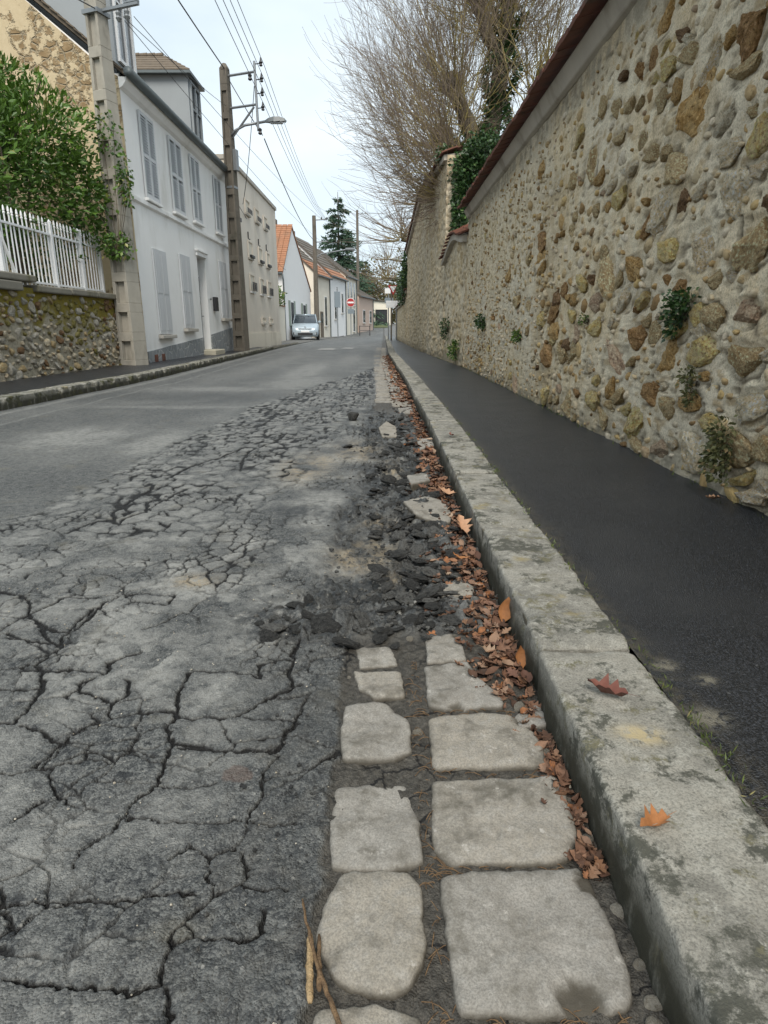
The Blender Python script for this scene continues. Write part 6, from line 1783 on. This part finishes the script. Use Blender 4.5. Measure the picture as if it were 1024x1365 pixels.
# ------------------------------------------------------------------ signs
M['sign_red'] = simple('sign_red', (0.38, 0.03, 0.028), 0.5, 0.1, 3, 0)
M['sign_white'] = simple('sign_white', (0.78, 0.78, 0.78), 0.5, 0.04, 3, 0)
M['sign_back'] = simple('sign_back_grey', (0.22, 0.26, 0.29), 0.5, 0.1, 3, 0, metal=.3)
ns = empty('no_entry_sign', (-2.95, 58, float(rise(np.array(58.0)))), 0, 'round red no entry sign with a white bar on a thin post', 'sign')
MB().tube([(0, .05, -.2), (0, .05, 3.4)], .035, 8).build('post', M['galv'], ns)
MB().lathe([(.37, -.01), (.38, 0), (.37, .02)], 28, (0, -.02, 2.95), 'y').build('disc', M['sign_white'], ns)
MB().lathe([(.345, -.002), (.345, 0)], 28, (0, -.035, 2.95), 'y').build('red_field', M['sign_red'], ns)
MB().box(-.28, .28, -.048, -.040, 2.88, 3.02).build('bar', M['sign_white'], ns)
MB().box(-.28, .28, -.02, .02, 2.0, 2.4).build('plate', M['sign_back'], ns)
bs = empty('back_facing_sign', (-3.7, 52, 0), 0, 'grey blue rectangular sign seen from behind on a single post', 'sign')
MB().tube([(0, .05, -.2), (0, .05, 3.9)], .04, 8).build('post', M['galv'], bs)
MB().box(-.24, .24, -.02, .02, 2.35, 3.55).build('panel', M['sign_back'], bs, bevel=.01)
gs = empty('give_way_sign', (.42, 37.5, .10), 0, 'red bordered triangular give way sign above a white panel by the wall', 'sign')
MB().tube([(0, 0, -.2), (0, 0, 3.0)], .045, 8).build('post', M['concrete_dark'], gs)
MB().prism([(-.31, 3.02), (.31, 3.02), (0, 2.48)], 'y', -.07, -.055).build('triangle', M['sign_red'], gs, loc=(.1, 0, 0))
MB().prism([(-.19, 2.96), (.19, 2.96), (0, 2.62)], 'y', -.078, -.072).build('white_field', M['sign_white'], gs, loc=(.1, 0, 0))
MB().box(-.30, .55, -.07, -.05, 1.80, 2.18).build('panel', M['sign_white'], gs, bevel=.01)
MB().tube([(.30, 0, -.2), (.30, 0, 2.2)], .035, 8).build('post', M['galv'], gs)
dp = empty('direction_sign_post', (.27, 40, .05), 0, 'pale thin post with small white boards beside the give way sign', 'sign')
MB().tube([(0, 0, -.2), (0, 0, 3.1)], .035, 8).build('post', M['galv'], dp)
MB().box(-.22, .22, -.05, -.03, 2.75, 3.05).build('board', M['sign_white'], dp)
MB().box(-.22, .30, -.05, -.03, 2.2, 2.5).build('board', M['sign_back'], dp)
st = empty('street_barrier', (-1.9, 64, .06), 0, 'low dark metal barrier at the far left pavement corner', 'barrier')
for x in (-.5, .5): MB().tube([(x, 0, -.15), (x, 0, .95)], .04, 6).build('post', M['iron'], st)
for z in (.5, .9): MB().tube([(-.5, 0, z), (.5, 0, z)], .03, 6).build('rail', M['iron'], st)
an = empty('television_aerial', (-8.0, 43.8, 7.2), 0, 'thin television aerial on the orange roof ridge', 'aerial')
MB().tube([(0, 0, -.3), (0, 0, 1.5)], .02, 5).build('mast', M['galv'], an)
for q in range(6): MB().tube([(-.5 + .2 * q, -.35, 1.4), (-.5 + .2 * q, .35, 1.4)], .012, 4).build('rod', M['galv'], an)
MB().tube([(-.6, 0, 1.4), (.6, 0, 1.4)], .014, 4).build('boom', M['galv'], an)

# ------------------------------------------------------------------ far ground: shoulder, junction and verge
sh = MB()
for a, b in zip(range(29, 110, 4), range(33, 114, 4)):
    xa, xb_ = float(kerbl_x(a)), float(kerbl_x(b)); za, zb_ = float(rise(np.array(a))), float(rise(np.array(b)))
    sh.frustum([(-9.5, a, -.3), (xa, a, -.3), (xb_, b, -.3), (-9.5, b, -.3)], [(-9.5, a, za + .03), (xa, a, za + .03), (xb_, b, zb_ + .03), (-9.5, b, zb_ + .03)])
tag(sh.build('pavement', simple('grey_old_tarmac', (0.12, 0.118, 0.112), .9, .2, 3, .3, dirt=(.16, .15, .13))), kind='structure')
jr = MB()
for a, b in ((42, 50), (50, 58), (58, 66), (66, 78), (78, 96), (96, 112)):
    za, zb_ = float(rise(np.array(a))), float(rise(np.array(b)))
    jr.add([(.05, a, za + .004), (14, a, za + .004), (14, b, zb_ + .004), (.05, b, zb_ + .004)], [(0, 1, 2, 3)])
tag(jr.build('side_road', simple('grey_road', (0.135, 0.137, 0.135), .9, .15, 2, .2)), kind='structure')
vg = MB()
vg.add([(-3.2, 88, .84), (.6, 88, .84), (.6, 97.9, 1.25), (-3.2, 97.9, 1.25)], [(0, 1, 2, 3)])
tag(vg.build('grass_verge', M['grass']), kind='structure')
# worn white paint on the road
M['road_paint'] = simple('worn_road_paint', (0.30, 0.30, 0.29), .8, .35, 6, .3, dirt=(.13, .13, .13), dscale=4)
rm = MB()
for pts in (((-2.55, 24.2), (-1.9, 24.0), (-1.85, 25.2), (-2.1, 26.0), (-2.5, 25.6)), ((-1.75, 25.6), (-1.25, 25.3), (-1.2, 26.6), (-1.6, 27.0)), ((-3.2, 54), (-2.2, 54), (-2.2, 55), (-3.2, 55)), ((-1.6, 54), (-.6, 54), (-.6, 55), (-1.6, 55))):
    rm.add([(x, y, .012) for x, y in pts], [tuple(range(len(pts)))])
rm.build('road_marking', M['road_paint'], road)

# ------------------------------------------------------------------ litter: fallen leaves, lumps, sticks, pebbles
def dead_leaf_mat():
    t = NT('dead_leaf')
    r = t.rand(); n = t.noise(60, 4, .7, t.objc())
    c = t.cramp(r, [(0.0, (0.085, 0.042, 0.030)), (0.2, (0.18, 0.088, 0.060)), (0.45, (0.235, 0.130, 0.085)), (0.7, (0.36, 0.235, 0.16)), (0.88, (0.27, 0.13, 0.065)), (1.0, (0.48, 0.36, 0.26))])
    c = t.mix(t.ramp(n, .35, .7), t.mix(.55, c, (0.05, 0.03, 0.02)), c)
    t.out(c, .75, t.bump(n, .4, .002), .3)
    return t.m
M['dead_leaf'] = dead_leaf_mat()
M['orange_leaf'] = simple('orange_dead_leaf', (0.30, 0.125, 0.042), .75, .5, 60, .2)
M['redbrown_leaf'] = simple('red_brown_dead_leaf', (0.15, 0.052, 0.035), .7, .45, 60, .2)
M['tan_leaf'] = simple('tan_dead_leaf', (0.42, 0.24, 0.14), .7, .3, 60, .2)
def leaf_mesh(seed, lobes, mat=None):
    r = random.Random(seed); n = 9; V = []; F = []
    cx, cy = r.uniform(.3, 1.5), r.uniform(.4, 1.8)
    tw = r.uniform(-.5, .5)
    for i in range(n):
        f = i / (n - 1)
        w = math.sin(math.pi * min(1, f * 1.02)) ** .9 * .27
        if lobes: w *= (1.25 if i % 2 else .55)
        w += .008
        zc = cy * .30 * (f - .5) ** 2 * 2 - .05
        for s in (-1, 0, 1):
            x = s * w; z = zc + abs(s) * w * cx * .75 + s * tw * w * (f - .3) + r.uniform(-.05, .05)
            V.append((x, f - .5, z))
    for i in range(n - 1):
        for k in (0, 1): F.append((i*3+k, i*3+k+1, (i+1)*3+k+1, (i+1)*3+k))
    b = len(V); V += [(-.010, -.5, V[1][2]), (.010, -.5, V[1][2]), (.004, -.78, V[1][2] + .05), (-.004, -.78, V[1][2] + .05)]; F.append((b, b+1, b+2, b+3))
    me = bpy.data.meshes.new('dead_leaf'); me.from_pydata(V, [], F); me.polygons.foreach_set('use_smooth', [True] * len(F))
    me.materials.append(mat or M['dead_leaf']); return me
LM = [leaf_mesh(k, k % 3 != 0) for k in range(10)]
rl = random.Random(3)
cnt = 0
def gutter_pos():
    while True:
        y = math.exp(rl.uniform(math.log(.75), math.log(19)))
        k = float(kerb_x(y))
        d = .9 if 1.25 < y < 2.2 else .42 if y < 1.25 else .75 if y < 3.2 else .75
        if rl.random() > d: continue
        wdt = .035 if y < 1.1 else .10 if y < 1.3 else .125 if y < 1.9 else .13 if y < 6 else .16
        x = k - .012 - abs(rl.gauss(0, .55)) * wdt
        if x < k - .26: continue
        return x, y
for i in range(298):
    x, y = gutter_pos(); s = rl.uniform(.026, .052) * (.62 if y < 1.2 else 1.0 if y < 3 else 1.25 if y < 7 else 1.7)
    h = max(0.0, .006 + .022 * math.exp(-((float(kerb_x(y)) - x) / .07) ** 2) * rl.random() * (1.3 if y > 1.2 else .4))
    o = obj('dead_leaf', LM[i % 10], None, (x, y, -.012 + h + .004), (rl.gauss(0, .26), rl.gauss(0, .26), rl.uniform(0, 6.28)), (s, s, s))
    tag(o, 'small curled brown leaf in the gutter litter against the kerb', 'leaf', 'dead leaves lying along the gutter')
V_, F_, n_ = [], [], 0
base = [(np.array([v.co[:] for v in m.vertices]), [tuple(p.vertices) for p in m.polygons]) for m in LM]
for i in range(1900):
    x, y = gutter_pos(); s = rl.uniform(.018, .045) * (1.0 if y < 3 else 1.4 if y < 7 else 2.0)
    P, Fs = base[i % 10]
    Rm = np.array(Euler((rl.gauss(0, .35), rl.gauss(0, .35), rl.uniform(0, 6.28))).to_matrix())
    V_.append((P * s) @ Rm.T + np.array([x, y, -.012 + rl.random() ** 2 * .02])); F_ += [tuple(n_ + q for q in f) for f in Fs]; n_ += len(P)
V_ = np.concatenate(V_)
lit = mesh_np('leaf_litter', V_, np.array(F_), None, True, {'rnd': np.repeat(np.random.default_rng(1).random(1900), len(base[0][0]))})
t = NT('leaf_litter'); r_ = t.attr('rnd')
lc = t.cramp(r_, [(0.0, (0.05, 0.03, 0.021)), (0.3, (0.13, 0.068, 0.043)), (0.6, (0.22, 0.115, 0.072)), (0.85, (0.30, 0.175, 0.11)), (1.0, (0.34, 0.13, 0.045))])
lit.materials.append(t.out(t.mix(t.ramp(t.noise(70, 4, .7), .35, .7), t.mix(.5, lc, (0.04, 0.025, 0.018)), lc), .8, None, .25))
tag(obj('leaf_litter', lit), 'dense mat of small dead leaves filling the gutter', 'leaf litter', kind='stuff')
def special(label, x, y, z, s, rot, mat, seed, lobes=True):
    m = leaf_mesh(seed, lobes, mat)
    tag(obj('dead_leaf', m, None, (x, y, z), rot, (s, s, s)), label, 'leaf')
special('crumpled dark red brown leaf lying on top of the kerb', .432, 1.06,   .123, .078, (.05, .1, .9), M['redbrown_leaf'], 56)
special('torn orange leaf lying flat near the kerb edge', .390, .735,   .115, .056, (.05, -.1, 2.0), M['orange_leaf'], 52)
special('bright orange leaf leaning against the kerb foot', .335, 1.375, .020, .055, (1.1, .1, .3), M['orange_leaf'], 53, False)
special('large bright orange leaf standing upright against the kerb', .342, 1.60, .040, .075, (1.2, .2, -.2), M['orange_leaf'], 54, False)
special('orange leaf lying flat on the dark rubble near the gutter', .262, 2.00, .045, .060, (.15, .1, 1.2), M['orange_leaf'], 55, False)
special('large pale tan lobed leaf at the kerb foot behind the rubble', .315, 2.40, .030, .110, (.5, .2, .3), M['tan_leaf'], 56)
special('pale tan lobed leaf beside the tilted white sett', .300, 2.95, .035, .095, (.4, -.2, 1.3), M['tan_leaf'], 57)
special('lone pale leaf lying on the dark pavement near the wall', 1.33, 2.43, .142, .060, (.0, .1, 1.5), M['tan_leaf'], 58)
special('reddish leaf on the kerb top further up the street', .44, 4.05, .128, .055, (.1, .2, .4), M['redbrown_leaf'], 59)

def chunk_mat(name, a, b):
    t = NT(name); o = t.objc(); w = t.math('MULTIPLY', t.rand(), 30)
    n = t.noise(4, 5, .7, o, w); v = t.vor(9, 'F1', o)
    c = t.mix(t.ramp(n, .35, .7), a, b); c = t.mix(t.ramp(v, .25, .05), c, tuple(min(1, q * 2.2) for q in b))
    c = t.mix(t.math('MULTIPLY', t.ramp(t.rand(), .45, 1.0), t.ramp(n, .3, .6)), c, tuple(min(1, q * 1.9 + .03) for q in b))
    return t.out(c, .85, t.bump(t.noise(14, 4, .75, o, w), .9, .05), .35)
M['chunk'] = chunk_mat('broken_asphalt', (0.020, 0.0205, 0.021), (0.10, 0.098, 0.090))
M['pebble'] = chunk_mat('pale_pebble', (0.30, 0.26, 0.20), (0.45, 0.42, 0.36))
CH = []
for k in range(8):
    me = rock_mesh('asphalt_chunk', 500 + k, 4, 8, .20); me.materials.append(M['chunk']); CH.append(me)
CHUNKS = [(0.256,2.147,0.036), (0.064,1.753,0.032), (0.018,1.674,0.030), (0.160,1.965,0.028), (0.144,2.361,0.036), (0.264,2.361,0.028), (0.109,2.617,0.033), (0.025,2.509,0.030), (-0.040,2.617,0.034), (0.232,2.45,0.022), (0.116,2.108,0.027),
          (0.050,2.147,0.030), (-0.151,1.578,0.040), (-0.232,1.555,0.029), (-0.307,1.512,0.026), (-0.068,1.601,0.028), (-0.005,1.900,0.022), (0.145,1.70,0.026), (0.126,3.076,0.028), (0.032,3.235,0.036), (-0.046,3.076,0.030), (0.120,5.60,0.05),
          (-0.112,2.797,0.032), (0.227,1.93,0.018), (0.204,2.187,0.020), (.09, 1.86, .024), (.20, 2.30, .026), (.06, 2.36, .026), (-.11, 1.68, .025), (.09, 4.0, .04), (.22, 3.8, .03), (.05, 4.4, .035), (.2, 5.8, .04), (-.02, 3.6, .035), (.17, 2.03, .02), (.02, 1.78, .022)]
while len(CHUNKS) < 215:
    q = rl.random()
    if q < .22: x, y, r = rl.uniform(-.36, .20), 1.58 + rl.gauss(0, .055) + .14 * max(0, rl.random() - .3), .008 + .026 * rl.random() ** 1.7
    elif q < .55: x, y, r = rl.gauss(.12, .08), rl.uniform(1.62, 2.5), .008 + .030 * rl.random() ** 1.6
    else: x, y, r = rl.gauss(.10, .10), 2.3 + 4.2 * rl.random() ** 1.3, rl.uniform(.014, .040)
    y_ = y; k_ = float(kerb_x(y)) - .05
    if x < k_ and not any((x - c[0]) ** 2 + (y - c[1]) ** 2 < (.75 * (r + c[2])) ** 2 for c in CHUNKS): CHUNKS.append((x, y, r))
for i, (x, y, r) in enumerate(CHUNKS):
    o = obj('asphalt_chunk', CH[i % 8], None, (x, y, .002 + r * .10), (rl.uniform(-.35, .35), rl.uniform(-.35, .35), rl.uniform(0, 6.28)), (r * rl.uniform(1.1, 1.7), r * rl.uniform(.85, 1.2), r * rl.uniform(.30, .46)))
    tag(o, 'dark lump of crumbled asphalt in the broken strip beside the kerb gutter', 'asphalt lump', 'crumbled asphalt lumps along the broken road edge')
bl = rock_mesh('stone_block', 77, 3, 6, .05); bl.materials.append(M['chunk'])
tag(obj('stone_block', bl, None, (-.275, 5.63, .035), (0, 0, .1), (.052, .05, .048)), 'dark loose block standing alone on the cracked road', 'stone block')
# rubble too small to count
V_, F_, n_ = [], [], 0
mini = [rock_mesh('grit', 600 + k, 1, 5, .12) for k in range(5)]
mb_ = [(np.array([v.co[:] for v in m.vertices]), np.array([tuple(p.vertices) for p in m.polygons])) for m in mini]
def scatter_grit(n, fx, fy, smin, smax, zoff):
    global n_
    for i in range(n):
        x = fx(); y = fy(); s = smin + (smax - smin) * rl.random() ** 2.5
        P, Fs = mb_[i % 5]; w = rl.uniform(0, 6.28); c_, s_ = math.cos(w), math.sin(w)
        V_.append(np.stack([P[:, 0] * c_ - P[:, 1] * s_, P[:, 0] * s_ + P[:, 1] * c_, P[:, 2] * .7], 1) * s + np.array([x, y, zoff + s * .3])); F_.append(Fs + n_); n_ += len(P)
scatter_grit(1500, lambda: rl.gauss(.06, .14), lambda: 1.55 + rl.random() ** 1.5 * 4.5, .003, .011, .0)
scatter_grit(160, lambda: rl.uniform(-.26, -.09), lambda: rl.uniform(.45, 1.6), .0015, .005, .001)
Vg = np.concatenate(V_); Fg = np.concatenate(F_)
keep = Vg[Fg[:, 0], 0] < .33
gm = mesh_np('asphalt_grit', Vg, Fg[keep], M['chunk'], False)
tag(obj('asphalt_grit', gm), 'loose dark asphalt grit along the broken road edge', 'grit', kind='stuff')
V_, F_, n_ = [], [], 0
scatter_grit(900, lambda: rl.uniform(-.08, .34), lambda: .42 + rl.random() ** 1.3 * 1.3, .0012, .0048, -.019)
scatter_grit(420, lambda: .325 + rl.gauss(0, .012), lambda: rl.uniform(.45, 1.1), .002, .008, -.017)
scatter_grit(260, lambda: rl.uniform(-1.2, -.1), lambda: rl.uniform(.45, 2.0), .001, .003, .0)
tag(obj('gravel', mesh_np('gravel', np.concatenate(V_), np.concatenate(F_), M['pebble'], False)), 'pale grit and gravel caught in the joints between setts', 'gravel', kind='stuff')
PB = []
for k in range(4):
    me = rock_mesh('pebble', 700 + k, 2, 5, .06); me.materials.append(M['pebble']); PB.append(me)
for i, (x, y, r) in enumerate([(.318, 1.045, .016), (.285, 1.015, .012), (.072, 1.115, .013), (.335, .83, .014), (.338, .70, .013), (.342, .78, .010), (.34, .62, .012), (.335, .57, .014), (.345, .66, .009), (.33, .92, .010), (.07, 1.52, .014),
                               (-.085, 1.33, .008), (-.10, 1.36, .009), (.06, .70, .006), (.072, .84, .007), (.30, 1.20, .018), (.328, .54, .016), (.08, .60, .006)]):
    tag(obj('pebble', PB[i % 4], None, (x, y, -.016 + r * .5), (rl.uniform(-.3, .3), 0, rl.uniform(0, 6)), (r, r * .8, r * .6)), 'small pale pebble in the dirt between the setts and the kerb', 'pebble', 'pebbles lying between the setts')
# sticks and needles
M['stick'] = bark('dry_stick', (0.10, 0.065, 0.04), (0.26, 0.17, 0.095), 60)
M['stick_pale'] = bark('split_wood', (0.30, 0.20, 0.10), (0.48, 0.35, 0.2), 60)
def stick(pts, r0, r1, mat, label, n=14):
    pts = np.array(pts); u = np.linspace(0, 1, len(pts)); q = np.linspace(0, 1, n)
    P = np.stack([np.interp(q, u, pts[:, k]) for k in range(3)], 1) + RNG.normal(size=(n, 3)) * .0006
    rad = np.linspace(r0, r1, n) * RNG.uniform(.82, 1.15, n); rad[0] *= .55; rad[-1] *= .5
    tag(MB().tube([tuple(p) for p in P], list(rad), 7).build('stick', mat, smooth=True), label, 'stick')
stick([(-.100, .648, .010), (-.095, .60, .012), (-.090, .558, .011)], .0046, .0052, M['stick_pale'], 'short split pale stick lying by the rounded tan sett')
stick([(-.117, .70, .012), (-.106, .66, .016), (-.085, .60, .013), (-.062, .555, .010), (-.04, .50, .012)], .0018, .0034, M['stick'], 'long thin bent brown twig lying across the short stick', 22)
stick([(-.088, .650, .008), (-.083, .60, .010), (-.080, .573, .009)], .0030, .0036, M['stick'], 'short brown stick lying right of the pale split stick')
paths = []
for i in range(240):
    if i < 150: x, y = rl.uniform(.06, .30), rl.choice([.985, .765, .55, 1.18]) + rl.gauss(0, .012)
    else: x, y = rl.gauss(.07, .012), rl.uniform(.5, 1.4)
    w = rl.gauss(0, .5) if i < 150 else rl.uniform(0, 3.1); L = rl.uniform(.012, .045)
    s = np.linspace(-.5, .5, 4)
    paths.append(np.stack([x + s * L * math.cos(w), y + s * L * math.sin(w), -.012 + .006 * rl.random() + .004 * np.cos(s * 5)], 1))
V, F, t_ = tubes_np(np.array(paths), np.full((240, 4), .0008), 4)
tag(obj('pine_needles', mesh_np('pine_needles', V, F, M['stick'])), 'dry needles and straw caught in the sett joints', 'needles', kind='stuff')
# grass along the back of the kerb and the wall foot
def tufts(name, label, pts, hmin, hmax, rng):
    P = []; D = []; S = []
    for (x, y) in pts:
        m = rng.integers(5, 14)
        P.append(np.stack([x + rng.normal(size=m) * .008, y + rng.normal(size=m) * .02, np.full(m, .108)], 1)); D.append(np.array([0, 0, 1]) + rng.normal(size=(m, 3)) * .55); S.append(rng.uniform(hmin, hmax, m))
    V, F, rn = leaves_np(np.concatenate(P), np.concatenate(D), np.concatenate(S), rng, .16, .05)
    tag(obj(name, mesh_np(name, V, F, M['grass_tuft'], False, {'rnd': rn})), label, 'grass', kind='stuff')
rgs = np.random.default_rng(8)
pts = [(float(kerb_x(y)) + .213 + rgs.normal() * .006, y) for y in np.concatenate([rgs.uniform(.75, 1.3, 20), rgs.uniform(1.3, 6, 46)])]
tufts('moss', 'tiny grass and moss tufts along the back edge of the kerb', pts, .008, .022, rgs)
pts = [(float(wall_x(y)) - .02 + rgs.normal() * .012, y) for y in rgs.uniform(1.6, 16, 120)]
tufts('weeds', 'small dry weeds along the foot of the stone wall', pts, .015, .05, rgs)
